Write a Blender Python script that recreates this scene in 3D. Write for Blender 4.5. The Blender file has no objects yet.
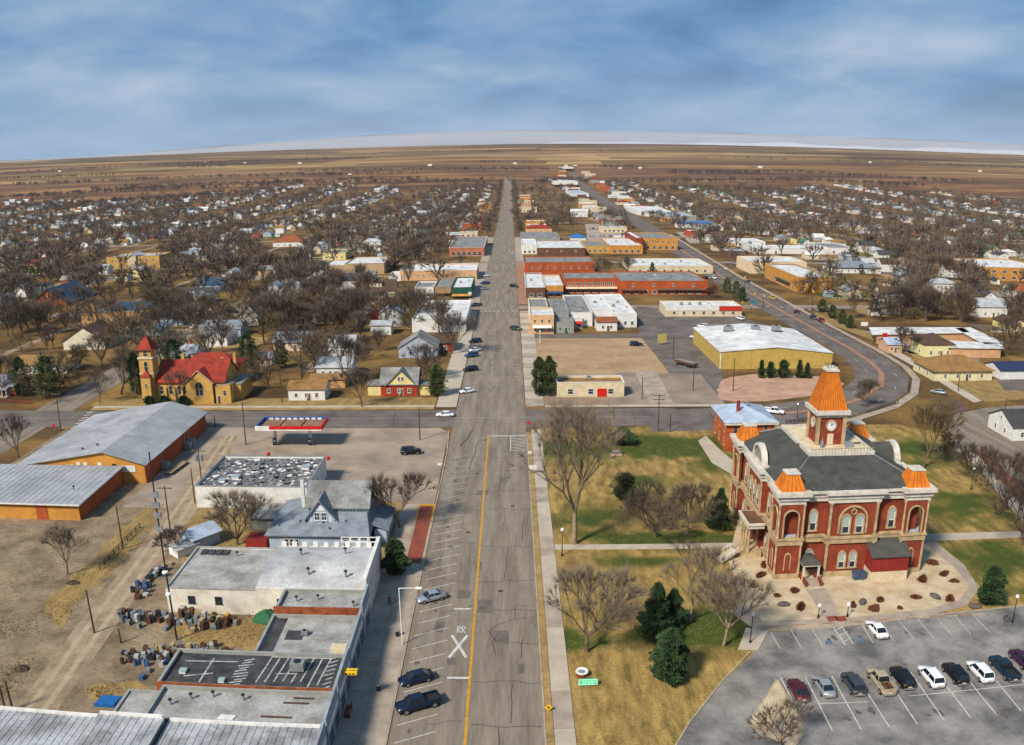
import bpy, math, random
from mathutils import Vector, Matrix
sin, cos, pi = math.sin, math.cos, math.pi
scene = bpy.context.scene
COL = scene.collection

# ------------------------------------------------------------------ camera
HC = 64.0                                   # height of the drone above the street
LF, LC = 850.0, -0.104661875                # wide lens with slight barrel: angle = r/LF + LC*(r/LF)^3, r in pixels
PIT, ROLL, YAW = 0.241691266, -0.00806452, 0.00039652
_f = Vector((sin(YAW) * cos(PIT), cos(YAW) * cos(PIT), -sin(PIT)))
_r = Vector((cos(YAW), -sin(YAW), 0)); _u = _r.cross(_f)
CR = _r * cos(ROLL) + _u * sin(ROLL); CU = _u * cos(ROLL) - _r * sin(ROLL); CF = _f
cd = bpy.data.cameras.new('camera'); cam = bpy.data.objects.new('camera', cd); COL.objects.link(cam)
cam.matrix_world = Matrix(((CR.x, CU.x, -CF.x, 0), (CR.y, CU.y, -CF.y, 0), (CR.z, CU.z, -CF.z, HC), (0, 0, 0, 1)))
cd.type = 'PANO'; cd.sensor_width = 36; cd.sensor_fit = 'HORIZONTAL'
cd.panorama_type = 'FISHEYE_LENS_POLYNOMIAL'; cd.fisheye_fov = pi
_k = 1024 / 36 / LF
cd.fisheye_polynomial_k0 = 0; cd.fisheye_polynomial_k1 = -_k; cd.fisheye_polynomial_k2 = 0
cd.fisheye_polynomial_k3 = -LC * _k ** 3; cd.fisheye_polynomial_k4 = 0
cd.clip_start = 0.5; cd.clip_end = 60000
scene.camera = cam

# ------------------------------------------------------------------ sky, sun, exposure
SUN_EL, SUN_AZ = math.radians(42), math.radians(222)   # from the left, behind the camera (clockwise from +Y)
world = bpy.data.worlds.new('World'); scene.world = world; world.use_nodes = True
nt = world.node_tree; N = nt.nodes; L = nt.links; N.clear()
def nd(t, **kw):
    n = N.new(t)
    for k, v in kw.items(): setattr(n, k, v)
    return n
out = nd('ShaderNodeOutputWorld'); bg = nd('ShaderNodeBackground'); bg.inputs['Strength'].default_value = 0.105
sky = nd('ShaderNodeTexSky', sky_type='NISHITA', sun_disc=False, sun_elevation=SUN_EL, sun_rotation=SUN_AZ, air_density=1.2, dust_density=0.6, ozone_density=1.6)
tc = nd('ShaderNodeTexCoord'); sep = nd('ShaderNodeSeparateXYZ'); L.new(tc.outputs['Generated'], sep.inputs[0])
mz = nd('ShaderNodeMath', operation='MAXIMUM'); L.new(sep.outputs['Z'], mz.inputs[0]); mz.inputs[1].default_value = 0.0
az = nd('ShaderNodeMath', operation='ADD'); L.new(mz.outputs[0], az.inputs[0]); az.inputs[1].default_value = 0.22
dv = nd('ShaderNodeCombineXYZ')
for i, c in enumerate('XY'):
    d = nd('ShaderNodeMath', operation='DIVIDE'); L.new(sep.outputs[c], d.inputs[0]); L.new(az.outputs[0], d.inputs[1]); L.new(d.outputs[0], dv.inputs[i])
n1 = nd('ShaderNodeTexNoise'); n1.inputs['Scale'].default_value = 0.34; n1.inputs['Detail'].default_value = 4; n1.inputs['Roughness'].default_value = 0.45; n1.inputs['Distortion'].default_value = 0.5
L.new(dv.outputs[0], n1.inputs['Vector'])
n2 = nd('ShaderNodeTexNoise'); n2.inputs['Scale'].default_value = 1.25; n2.inputs['Detail'].default_value = 10; n2.inputs['Roughness'].default_value = 0.54; n2.inputs['Distortion'].default_value = 0.25
L.new(dv.outputs[0], n2.inputs['Vector'])
def ramp(src, stops):
    r = nd('ShaderNodeValToRGB'); e = r.color_ramp.elements
    while len(e) < len(stops): e.new(0.5)
    for q, (p, c) in zip(e, stops): q.position = p; q.color = c if len(c) == 4 else (*c, 1)
    L.new(src, r.inputs[0]); return r
CLOUD_FAC = ramp(n1.outputs['Fac'], [(0.38, (.86,) * 3), (0.6, (.98,) * 3)])
CLOUD_COL = ramp(n2.outputs['Fac'], [(0.34, (.25, .95, 2.2)), (0.46, (.7, 1.75, 3.4)), (0.56, (1.45, 2.4, 3.8)), (0.7, (2.9, 3.6, 4.5))])
mx = nd('ShaderNodeMixRGB'); L.new(CLOUD_FAC.outputs[0], mx.inputs['Fac']); L.new(sky.outputs[0], mx.inputs['Color1']); L.new(CLOUD_COL.outputs[0], mx.inputs['Color2'])
hf = nd('ShaderNodeMapRange'); L.new(mz.outputs[0], hf.inputs[0]); hf.inputs[1].default_value = 0.0; hf.inputs[2].default_value = 0.16; hf.inputs[3].default_value = 0.55; hf.inputs[4].default_value = 0.0; hf.interpolation_type = 'SMOOTHSTEP'
hm_ = nd('ShaderNodeMixRGB'); L.new(hf.outputs[0], hm_.inputs['Fac']); L.new(mx.outputs[0], hm_.inputs['Color1']); hm_.inputs['Color2'].default_value = (2.5, 3.5, 4.9, 1)
L.new(hm_.outputs[0], bg.inputs['Color']); L.new(bg.outputs[0], out.inputs[0])
sd = bpy.data.lights.new('sun', 'SUN'); sd.energy = 4.0; sd.angle = math.radians(9); sd.color = (1.0, 0.93, 0.82)
sun = bpy.data.objects.new('sun', sd); COL.objects.link(sun)
SUN_DIR = Vector((sin(SUN_AZ) * cos(SUN_EL), cos(SUN_AZ) * cos(SUN_EL), sin(SUN_EL)))
sun.rotation_euler = SUN_DIR.to_track_quat('Z', 'Y').to_euler(); sun.location = SUN_DIR * 300
vs = scene.view_settings; vs.view_transform = 'Standard'; vs.look = 'None'; vs.exposure = 0.5; vs.gamma = 1.0; vs.use_curve_mapping = False
scene.render.engine = 'CYCLES'
cy = scene.cycles; cy.max_bounces = 5; cy.diffuse_bounces = 2; cy.glossy_bounces = 2; cy.transmission_bounces = 2; cy.volume_bounces = 1; cy.transparent_max_bounces = 6
cy.use_adaptive_sampling = True; cy.sample_clamp_indirect = 5

# ------------------------------------------------------------------ pixel <-> place
def ray(px, py):
    dx, dy = px - 512, 372.5 - py; r = math.hypot(dx, dy) + 1e-9; t = r / LF; th = t + LC * t ** 3; s = sin(th) / r
    return CF * cos(th) + CR * (dx * s) + CU * (dy * s)
def zt(x, y):                               # the land: flat under the town, rising slowly to the far prairie
    t = math.hypot(x, y) - 1200
    return 0.0 if t <= 0 else 0.051 * t * t / (t + 800)
def G(px, py, z=None):                      # where the sight line meets the ground (or the level z)
    d = ray(px, py); zz = z or 0.0
    if d.z > -1e-4: k = 1e5
    else: k = (HC - zz) / -d.z
    if z is None and k * math.hypot(d.x, d.y) > 1200:
        lo, hi = 1000.0, 6400.0
        for _ in range(40):
            m = (lo + hi) / 2
            if HC + d.z * m > zt(d.x * m, d.y * m): lo = m
            else: hi = m
        k = lo
    return d.x * k, d.y * k
def P(x, y, z=0.0):
    v = Vector((x, y, z - HC)).normalized(); th = math.acos(max(-1, min(1, v.dot(CF)))); t = th
    for _ in range(12): t = th - LC * t ** 3
    a, b = v.dot(CR), v.dot(CU); n = math.hypot(a, b) + 1e-9
    return 512 + LF * t * a / n, 372.5 - LF * t * b / n
def ZA(x, y, py):                           # height of the point above (x, y) that shows at row py
    lo, hi = -5.0, 60.0
    for _ in range(40):
        m = (lo + hi) / 2
        if P(x, y, m)[1] > py: lo = m
        else: hi = m
    return lo

# ------------------------------------------------------------------ mesh collecting
class MB:
    def __init__(s): s.v, s.f, s.m = [], [], []
    def add(s, vs, fs, m=0):
        o = len(s.v); s.v += [tuple(v) for v in vs]; s.f += [tuple(i + o for i in f) for f in fs]; s.m += [m] * len(fs); return s
    def box(s, x0, x1, y0, y1, z0, z1, m=0, top=None):
        return s.add([(x0, y0, z0), (x1, y0, z0), (x1, y1, z0), (x0, y1, z0), (x0, y0, z1), (x1, y0, z1), (x1, y1, z1), (x0, y1, z1)],
                     [(3, 2, 1, 0), (4, 5, 6, 7), (0, 1, 5, 4), (1, 2, 6, 5), (2, 3, 7, 6), (3, 0, 4, 7)], m)
    def prism(s, poly, z0, z1, m=0):
        n = len(poly); a = sum(poly[i][0] * poly[(i + 1) % n][1] - poly[(i + 1) % n][0] * poly[i][1] for i in range(n))
        if a < 0: poly = poly[::-1]
        return s.add([(x, y, z0) for x, y in poly] + [(x, y, z1) for x, y in poly],
                     [tuple(range(n))[::-1], tuple(range(n, 2 * n))] + [(i, (i + 1) % n, (i + 1) % n + n, i + n) for i in range(n)], m)
    def ext(s, pts, o, u, v, d, m=0):       # outline pts (a, b) in the plane o + a u + b v, extruded by vector d
        o, u, v, d = Vector(o), Vector(u), Vector(v), Vector(d); n = len(pts)
        A = [o + u * a + v * b for a, b in pts]; B = [p + d for p in A]
        return s.add(A + B, [tuple(range(n))[::-1], tuple(range(n, 2 * n))] + [(i, (i + 1) % n, (i + 1) % n + n, i + n) for i in range(n)], m)
    def ring(s, outer, inner, o, u, v, d, m=0):   # band between two outlines of equal length (open chain), extruded
        o, u, v, d = Vector(o), Vector(u), Vector(v), Vector(d); n = len(outer)
        A = [o + u * a + v * b for a, b in outer]; B = [o + u * a + v * b for a, b in inner]
        vs = A + B + [p + d for p in A] + [p + d for p in B]; fs = []
        for i in range(n - 1):
            fs += [(i, i + 1, n + i + 1, n + i), (2 * n + i, 3 * n + i, 3 * n + i + 1, 2 * n + i + 1), (i, 2 * n + i, 2 * n + i + 1, i + 1), (n + i, n + i + 1, 3 * n + i + 1, 3 * n + i)]
        fs += [(0, n, 3 * n, 2 * n), (n - 1, 3 * n - 1, 4 * n - 1, 2 * n - 1)]
        return s.add(vs, fs, m)
    def tube(s, p, q, r0, r1, n=6, m=0, cap=True):
        p, q = Vector(p), Vector(q); d = (q - p)
        if d.length < 1e-6: return s
        d.normalize(); a = d.orthogonal().normalized(); b = d.cross(a)
        vs = [p + (a * cos(2 * pi * i / n) + b * sin(2 * pi * i / n)) * r0 for i in range(n)] + [q + (a * cos(2 * pi * i / n) + b * sin(2 * pi * i / n)) * r1 for i in range(n)]
        fs = [(i, (i + 1) % n, (i + 1) % n + n, i + n) for i in range(n)]
        if cap: fs += [tuple(range(n))[::-1], tuple(range(n, 2 * n))]
        return s.add(vs, fs, m)
    def lathe(s, prof, c=(0, 0, 0), n=12, m=0):    # prof: (radius, z)
        vs = [(c[0] + r * cos(2 * pi * i / n), c[1] + r * sin(2 * pi * i / n), c[2] + z) for r, z in prof for i in range(n)]
        fs = [(k * n + i, k * n + (i + 1) % n, (k + 1) * n + (i + 1) % n, (k + 1) * n + i) for k in range(len(prof) - 1) for i in range(n)]
        fs += [tuple(range(n))[::-1], tuple(range((len(prof) - 1) * n, len(prof) * n))]
        return s.add(vs, fs, m)
    def loft(s, secs, m=0, cap=True):       # list of equal-length closed rings of points
        n = len(secs[0]); vs = [p for r in secs for p in r]
        fs = [(k * n + i, k * n + (i + 1) % n, (k + 1) * n + (i + 1) % n, (k + 1) * n + i) for k in range(len(secs) - 1) for i in range(n)]
        if cap: fs += [tuple(range(n))[::-1], tuple(range((len(secs) - 1) * n, len(secs) * n))]
        return s.add(vs, fs, m)
    def move(s, dx=0, dy=0, dz=0, rz=0):
        c, k = cos(rz), sin(rz); s.v = [(c * x - k * y + dx, k * x + c * y + dy, z + dz) for x, y, z in s.v]; return s
    def mesh(s, name, mats, smooth=False):
        me = bpy.data.meshes.new(name); me.from_pydata(s.v, [], s.f)
        for m in (mats if isinstance(mats, (list, tuple)) else [mats]): me.materials.append(m)
        if any(s.m): me.polygons.foreach_set('material_index', s.m)
        if smooth: me.polygons.foreach_set('use_smooth', [True] * len(s.f))
        me.update(); return me
    def build(s, name, mats, parent=None, smooth=False):
        return put(name, s.mesh(name, mats, smooth), parent)
def put(name, me, parent=None, loc=None, rz=0.0):
    o = bpy.data.objects.new(name, me); COL.objects.link(o)
    if parent is not None: o.parent = parent
    if loc is not None: o.location = loc
    if rz: o.rotation_euler[2] = rz
    return o
def tag(o, label, cat, group=None):
    o['label'] = label; o['category'] = cat
    if group: o['group'] = group
    return o
def thing(name, label, cat, loc=(0, 0, 0), rz=0.0, group=None): return tag(put(name, None, None, loc, rz), label, cat, group)
def struct(o): o['kind'] = 'structure'; return o
def stuff(o, label=None, cat=None):
    o['kind'] = 'stuff'
    if label: o['label'] = label
    if cat: o['category'] = cat
    return o
def dup(o, loc=None, rz=None, parent=None, label=None, group=None):
    c = o.copy(); COL.objects.link(c)
    if parent is not None: c.parent = parent
    if loc is not None: c.location = loc
    if rz is not None: c.rotation_euler[2] = rz
    if label: c['label'] = label
    if group: c['group'] = group
    for ch in o.children: dup(ch, parent=c)
    return c

# ------------------------------------------------------------------ materials
def lin(c): return tuple((v / 255 / 12.92) if v / 255 <= .04045 else ((v / 255 + .055) / 1.055) ** 2.4 for v in c)
MATS = {}
def mat(name, rgb, rough=0.85, var=0.18, scale=0.6, rgb2=None, metal=0.0, fine=None, spec=0.3, bump=0.0, stretch=None, worldco=True):
    """colour with two scales of uneven weathering; rgb in 0..255"""
    if name in MATS: return MATS[name]
    m = bpy.data.materials.new(name); m.use_nodes = True; t = m.node_tree; b = t.nodes['Principled BSDF']
    b.inputs['Roughness'].default_value = rough; b.inputs['Metallic'].default_value = metal
    b.inputs['Specular IOR Level'].default_value = spec
    c = lin(rgb); c2 = lin(rgb2) if rgb2 else tuple(v * (1 - 1.6 * var) for v in c)
    def new(k, **kw):
        n = t.nodes.new(k)
        for a, v in kw.items(): setattr(n, a, v)
        return n
    if var > 0 or rgb2:
        if worldco: co = new('ShaderNodeNewGeometry').outputs['Position']
        else: co = new('ShaderNodeTexCoord').outputs['Object']
        if stretch:
            mp = new('ShaderNodeMapping'); mp.inputs['Scale'].default_value = stretch; t.links.new(co, mp.inputs['Vector']); co = mp.outputs[0]
        nz = new('ShaderNodeTexNoise'); nz.inputs['Scale'].default_value = scale; nz.inputs['Detail'].default_value = 7; nz.inputs['Roughness'].default_value = 0.62
        t.links.new(co, nz.inputs['Vector'])
        rp = new('ShaderNodeValToRGB'); e = rp.color_ramp.elements
        e[0].position = 0.36; e[0].color = (*c2, 1); e[1].position = 0.62; e[1].color = (*c, 1)
        t.links.new(nz.outputs['Fac'], rp.inputs[0])
        nf = new('ShaderNodeTexNoise'); nf.inputs['Scale'].default_value = fine or scale * 9; nf.inputs['Detail'].default_value = 3
        t.links.new(co, nf.inputs['Vector'])
        r2 = new('ShaderNodeMapRange'); r2.inputs[1].default_value = 0.3; r2.inputs[2].default_value = 0.7
        r2.inputs[3].default_value = 1 - max(var, .1) * 0.9; r2.inputs[4].default_value = 1 + max(var, .1) * 0.5
        t.links.new(nf.outputs['Fac'], r2.inputs[0])
        mu = new('ShaderNodeMixRGB', blend_type='MULTIPLY'); mu.inputs['Fac'].default_value = 1
        t.links.new(rp.outputs[0], mu.inputs['Color1']); t.links.new(r2.outputs[0], mu.inputs['Color2'])
        t.links.new(mu.outputs[0], b.inputs['Base Color'])
        if bump:
            bp = new('ShaderNodeBump'); bp.inputs['Strength'].default_value = bump; bp.inputs['Distance'].default_value = 0.1
            t.links.new(nf.outputs['Fac'], bp.inputs['Height']); t.links.new(bp.outputs[0], b.inputs['Normal'])
    else: b.inputs['Base Color'].default_value = (*c, 1)
    m['out'] = 1; MATS[name] = m; return m
def glass(name, rgb=(38, 46, 54), rough=0.12):
    m = mat(name, rgb, rough=rough, var=0, spec=0.6); return m
GLASS = glass('window_glass'); GLASS_PALE = glass('pale_window_glass', (150, 165, 160), 0.2)
WHITE = mat('white_paint', (224, 221, 213), .7, .14, .8); CREAM = mat('cream_paint', (214, 196, 160), .8, .15, .5)
STONE = mat('cream_stone', (190, 164, 124), .85, .28, .7); CORNICE = mat('cornice_white', (210, 202, 186), .75, .2, .9)
REDBRICK = mat('red_brick', (146, 66, 40), .9, .32, .5, rgb2=(114, 48, 30), fine=8); ORANGEBRICK = mat('orange_brick', (178, 84, 40), .9, .2, .3, fine=5)
TANBRICK = mat('tan_brick', (196, 150, 92), .9, .2, .4, fine=5); YELLOWBRICK = mat('yellow_brick', (200, 156, 82), .9, .18, .4, fine=6)
GOLDBRICK = mat('gold_brick', (204, 142, 62), .9, .18, .4, fine=6)
BROWNWALL = mat('brown_wall', (112, 78, 56), .9, .2, .5); PEACH = mat('peach_stucco', (216, 170, 122), .9, .15, .5)
GREYWALL = mat('grey_stucco', (150, 150, 142), .9, .15, .5); GREENWALL = mat('green_wall', (30, 84, 62), .8, .15, .5)
YELLOWMETAL = mat('yellow_metal_siding', (190, 160, 82), .6, .12, .3); PALEYELLOW = mat('pale_yellow_siding', (226, 206, 140), .8, .12, .6)
BLUEGREY = mat('blue_grey_siding', (168, 182, 194), .8, .14, .5); REDWALL = mat('red_siding', (140, 40, 34), .8, .18, .6)
ROOF_WHITE = mat('white_roof_coating', (220, 219, 215), .8, .2, .22, rgb2=(178, 176, 170)); ROOF_GREY = mat('grey_roof_felt', (142, 142, 138), .9, .25, .25, rgb2=(104, 102, 98))
ROOF_DARK = mat('dark_shingle', (70, 68, 68), .95, .2, .6); ROOF_BROWN = mat('brown_shingle', (86, 66, 54), .95, .2, .6); ROOF_TAN = mat('tan_shingle', (150, 112, 66), .95, .22, .5)
ROOF_BLUE = mat('blue_roof', (44, 74, 98), .7, .2, .5); ROOF_RED = mat('red_clay_roof', (156, 54, 34), .85, .26, .5, rgb2=(116, 40, 28), fine=4); ROOF_RUST = mat('rust_roof', (150, 86, 50), .9, .25, .5)
ROOF_SLATE = mat('blue_grey_shingle', (134, 141, 148), .9, .24, .5); ROOF_TIN = mat('tin_roof', (188, 189, 188), .5, .2, .3, metal=.1, rgb2=(148, 150, 150))
ROOF_LIGHTBLUE = mat('pale_blue_tin', (172, 186, 202), .55, .18, .4, rgb2=(146, 158, 172)); ROOF_GREEN = mat('green_roof', (70, 120, 96), .8, .2, .5)
COPPER = mat('orange_metal_roof', (220, 128, 34), .5, .2, .9, rgb2=(196, 104, 28), metal=.1); COPPERSEAM = mat('rust_seam', (150, 80, 26), .6, .2, 1); COURTROOF = mat('charcoal_roof', (78, 78, 72), .95, .2, .5, rgb2=(60, 60, 56), fine=8)
DARK = mat('dark_metal', (40, 40, 42), .6, .1, 1); STEEL = mat('grey_steel', (150, 152, 152), .5, .15, .8, metal=.3); WOODPOLE = mat('pole_wood', (92, 70, 52), .95, .25, 1.5)
RUBBER = mat('tyre_rubber', (24, 24, 24), .9, 0); RIM = mat('wheel_rim', (150, 152, 155), .35, 0, metal=.6)
RED = mat('red_paint', (198, 26, 24), .5, .1, .8); BLUE = mat('blue_paint', (34, 84, 150), .6, .12, .8); YELLOW = mat('yellow_paint', (230, 184, 30), .6, .1, .8)
LAMPGLASS = mat('lamp_globe', (235, 232, 220), .3, 0); CHROME = mat('bumper_grey', (120, 122, 124), .4, 0); REDLENS = mat('red_lens', (150, 14, 12), .3, 0)
BARK = mat('grey_bark', (118, 98, 80), .95, .3, 1.2, fine=5, worldco=False); TWIG = mat('bare_twig', (114, 98, 84), .95, .3, .4, worldco=False)
BARK_PALE = mat('pale_bark', (160, 138, 112), .95, .3, 1.2, fine=5, worldco=False); TWIG_PALE = mat('pale_twig', (140, 124, 104), .95, .25, .4, worldco=False)
TWIG_DARK = mat('dark_twig', (94, 80, 69), .95, .3, .4, worldco=False); TWIG_OLIVE = mat('olive_twig', (116, 100, 70), .95, .25, .4, worldco=False)
NEEDLE = mat('dark_needles', (62, 86, 46), .9, .35, .7, rgb2=(30, 48, 28), worldco=False); NEEDLE2 = mat('olive_needles', (90, 104, 52), .9, .35, .7, rgb2=(52, 66, 32), worldco=False)
DRYLEAF = mat('rust_dry_leaves', (122, 74, 48), .95, .3, 1.5, worldco=False)
# ------------------------------------------------------------------ the land
def ground_material():
    m = bpy.data.materials.new('prairie_ground'); m.use_nodes = True; t = m.node_tree; b = t.nodes['Principled BSDF']; b.inputs['Roughness'].default_value = 1; b.inputs['Specular IOR Level'].default_value = 0.1
    def new(k, **kw):
        n = t.nodes.new(k)
        for a, v in kw.items(): setattr(n, a, v)
        return n
    ln = t.links.new; geo = new('ShaderNodeNewGeometry'); co = geo.outputs['Position']
    def noise(scale, detail=6, rough=.6, stretch=None):
        c = co
        if stretch: mp = new('ShaderNodeMapping'); mp.inputs['Scale'].default_value = stretch; ln(c, mp.inputs['Vector']); c = mp.outputs[0]
        n = new('ShaderNodeTexNoise'); n.inputs['Scale'].default_value = scale; n.inputs['Detail'].default_value = detail; n.inputs['Roughness'].default_value = rough; ln(c, n.inputs['Vector']); return n.outputs['Fac']
    def rmp(src, stops):
        r = new('ShaderNodeValToRGB'); e = r.color_ramp.elements
        while len(e) < len(stops): e.new(.5)
        for q, (p, c) in zip(e, stops): q.position = p; q.color = (*(lin(c) if len(c) == 3 and max(c) > 1 else c), 1)
        ln(src, r.inputs[0]); return r.outputs[0]
    def mix(f, a, c, bt='MIX'):
        x = new('ShaderNodeMixRGB', blend_type=bt)
        if isinstance(f, float): x.inputs['Fac'].default_value = f
        else: ln(f, x.inputs['Fac'])
        ln(a, x.inputs['Color1']); ln(c, x.inputs['Color2']); return x.outputs[0]
    town = rmp(noise(.035, 8, .68), [(.30, (74, 58, 40)), (.46, (106, 84, 56)), (.58, (142, 112, 66)), (.72, (168, 136, 78))])
    town = mix(0.55, town, rmp(noise(.9, 4), [(.3, (105, 96, 84)), (.7, (222, 214, 200))]), 'MULTIPLY')
    vo = new('ShaderNodeTexVoronoi', distance='CHEBYCHEV'); mp = new('ShaderNodeMapping'); mp.inputs['Scale'].default_value = (.0013, .0034, 0); mp.inputs['Rotation'].default_value = (0, 0, .03)
    ln(co, mp.inputs['Vector']); ln(mp.outputs[0], vo.inputs['Vector']); vo.inputs['Scale'].default_value = 1; vo.inputs['Randomness'].default_value = .8
    sp = new('ShaderNodeSeparateColor'); ln(vo.outputs['Color'], sp.inputs[0])
    field = rmp(sp.outputs[0], [(.0, (98, 74, 52)), (.25, (140, 108, 70)), (.42, (178, 144, 92)), (.55, (104, 82, 58)), (.72, (190, 160, 108)), (.88, (118, 106, 70)), (1, (126, 98, 70))])
    streak = rmp(noise(.004, 6, .65, (.35, 1.6, 1)), [(.36, (78, 62, 54)), (.48, (170, 156, 142)), (.6, (255, 250, 240))])
    field = mix(0.75, field, streak, 'MULTIPLY')
    ds = new('ShaderNodeVectorMath', operation='LENGTH'); ln(co, ds.inputs[0])
    ad = new('ShaderNodeMath', operation='MULTIPLY_ADD'); ln(noise(.004, 4), ad.inputs[0]); ad.inputs[1].default_value = 900; ln(ds.outputs['Value'], ad.inputs[2])
    mr = new('ShaderNodeMapRange'); ln(ad.outputs[0], mr.inputs[0]); mr.inputs[1].default_value = 2050; mr.inputs[2].default_value = 2550
    scrub = rmp(noise(.006, 7, .7, (.5, 1.5, 1)), [(.36, (66, 46, 36)), (.5, (104, 74, 52)), (.62, (146, 110, 70))])
    m2 = new('ShaderNodeMapRange'); ln(ad.outputs[0], m2.inputs[0]); m2.inputs[1].default_value = 3000; m2.inputs[2].default_value = 3700
    ln(mix(mr.outputs[0], town, mix(m2.outputs[0], scrub, field)), b.inputs['Base Color'])
    return m
GROUND = ground_material()
mb = MB(); RS = [0.0, 40, 90, 150, 220, 320, 450, 620, 820, 1000, 1200, *range(1250, 2650, 50), 2700, 3000, 3400, 3800, 4300, 4800, 5400, 6000, 6300, 6600, 7400]
NA = 120; rg = random.Random(3)
ph = [(rg.uniform(0, 6), rg.uniform(2, 9), rg.uniform(.3, 1)) for _ in range(6)]
def crest(a): return sum(k * sin(f * a + p) for p, f, k in ph)
for i, r in enumerate(RS):
    for k in range(NA):
        a = 2 * pi * k / NA; x, y = r * sin(a), r * cos(a); z = zt(x, y) if r < 6100 else zt(6000, 0) - (r - 6000) * .16
        if r > 3500: z += crest(a) * 4 * (r - 3500) / 2500
        mb.v.append((x, y, z - (0.06 if r < 5 else 0)))
for i in range(len(RS) - 1):
    for k in range(NA):
        mb.f.append((i * NA + k, i * NA + (k + 1) % NA, (i + 1) * NA + (k + 1) % NA, (i + 1) * NA + k)); mb.m.append(0)
mb.v = [(x, y, z - .05) for x, y, z in mb.v]
struct(mb.build('ground', GROUND, smooth=True))

# far ridge beyond the mist
mb = MB(); hm = mat('far_ridge_land', (104, 96, 92), 1, .25, .0015, worldco=True)
prof = []
for k in range(90):
    a = math.radians(-62 + 124 * k / 89); t = max(0, min(1, (math.degrees(a) + 30) / 30)); t = t * t * (3 - 2 * t)
    e = .0258 + .015 * t - .006 * max(0, math.degrees(a) / 34) + .0004 * sin(a * 31) + .0003 * sin(a * 77 + 1)
    prof.append((a, e))
def ridge_e(a):
    t = max(0, min(1, (math.degrees(a) + 30) / 30)); t = t * t * (3 - 2 * t); return .0258 + .015 * t - .006 * max(0, math.degrees(a) / 34)
rows = [(7300, -.1), (8200, .45), (9000, .85), (9600, 1.0), (10400, .2)]
for r, q in rows:
    for a, e in prof:
        z = HC + e * 9600; mb.v.append((r * sin(a), r * cos(a), -20 + (z + 20) * q))
n = len(prof)
for i in range(len(rows) - 1):
    for k in range(n - 1): mb.f.append((i * n + k, i * n + k + 1, (i + 1) * n + k + 1, (i + 1) * n + k)); mb.m.append(0)
struct(mb.build('far_hills', hm, smooth=True))

# ------------------------------------------------------------------ paving materials
def asphalt(name, base, patch, scale=.12, dark=.5):
    return mat(name, base, .95, .16, scale, rgb2=patch, fine=3.5, spec=.15)
ASPH = mat('street_asphalt', (138, 126, 111), .95, .18, .5, rgb2=(112, 101, 89), fine=3.5, spec=.15, stretch=(1, .09, 1)); ASPH_DARK = asphalt('dark_asphalt', (116, 106, 98), (88, 80, 75)); ASPH_LOT = asphalt('lot_asphalt', (146, 140, 132), (92, 90, 88), .17)
ASPH_OLD = asphalt('old_asphalt', (150, 134, 118), (124, 108, 94)); CONC = mat('pavement_concrete', (168, 152, 134), .95, .12, .3, rgb2=(140, 126, 112), fine=4); CONC2 = mat('light_concrete', (182, 168, 148), .95, .12, .3, fine=4)
FORE = mat('forecourt_concrete', (160, 142, 122), .95, .14, .12, rgb2=(128, 114, 100), fine=3); DIRT = mat('dirt_track', (158, 138, 112), 1, .2, .25, rgb2=(128, 108, 84)); DIRT2 = mat('bare_dirt_yard', (146, 127, 100), 1, .28, .2, rgb2=(104, 87, 66))
VACANT = mat('vacant_lot_soil', (170, 142, 106), 1, .15, .08, rgb2=(146, 120, 88)); PINKGRAVEL = mat('pink_gravel', (186, 150, 124), 1, .2, .2, rgb2=(160, 122, 100), fine=4); GRAVEL = mat('pale_gravel', (196, 178, 146), 1, .18, .35, rgb2=(170, 148, 116), fine=5)
BRICKPAVE = mat('brick_paving', (140, 72, 54), .95, .2, .6); VERGE = mat('dry_verge', (166, 136, 82), 1, .25, .3, rgb2=(136, 110, 68)); PAINT_W = mat('road_paint_white', (206, 202, 192), .8, .22, 1.2); PAINT_Y = mat('road_paint_yellow', (206, 150, 30), .8, .2, 1.2)
PAINT_FADED = mat('road_paint_faded', (190, 182, 168), .9, .2, 1.5); KERB = mat('kerb_concrete', (176, 158, 132), .95, .2, .5); TAR = mat('tar_seam', (66, 60, 58), .8, .15, 1); MEDIAN = mat('median_paving', (164, 122, 96), .95, .2, .3)
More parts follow.
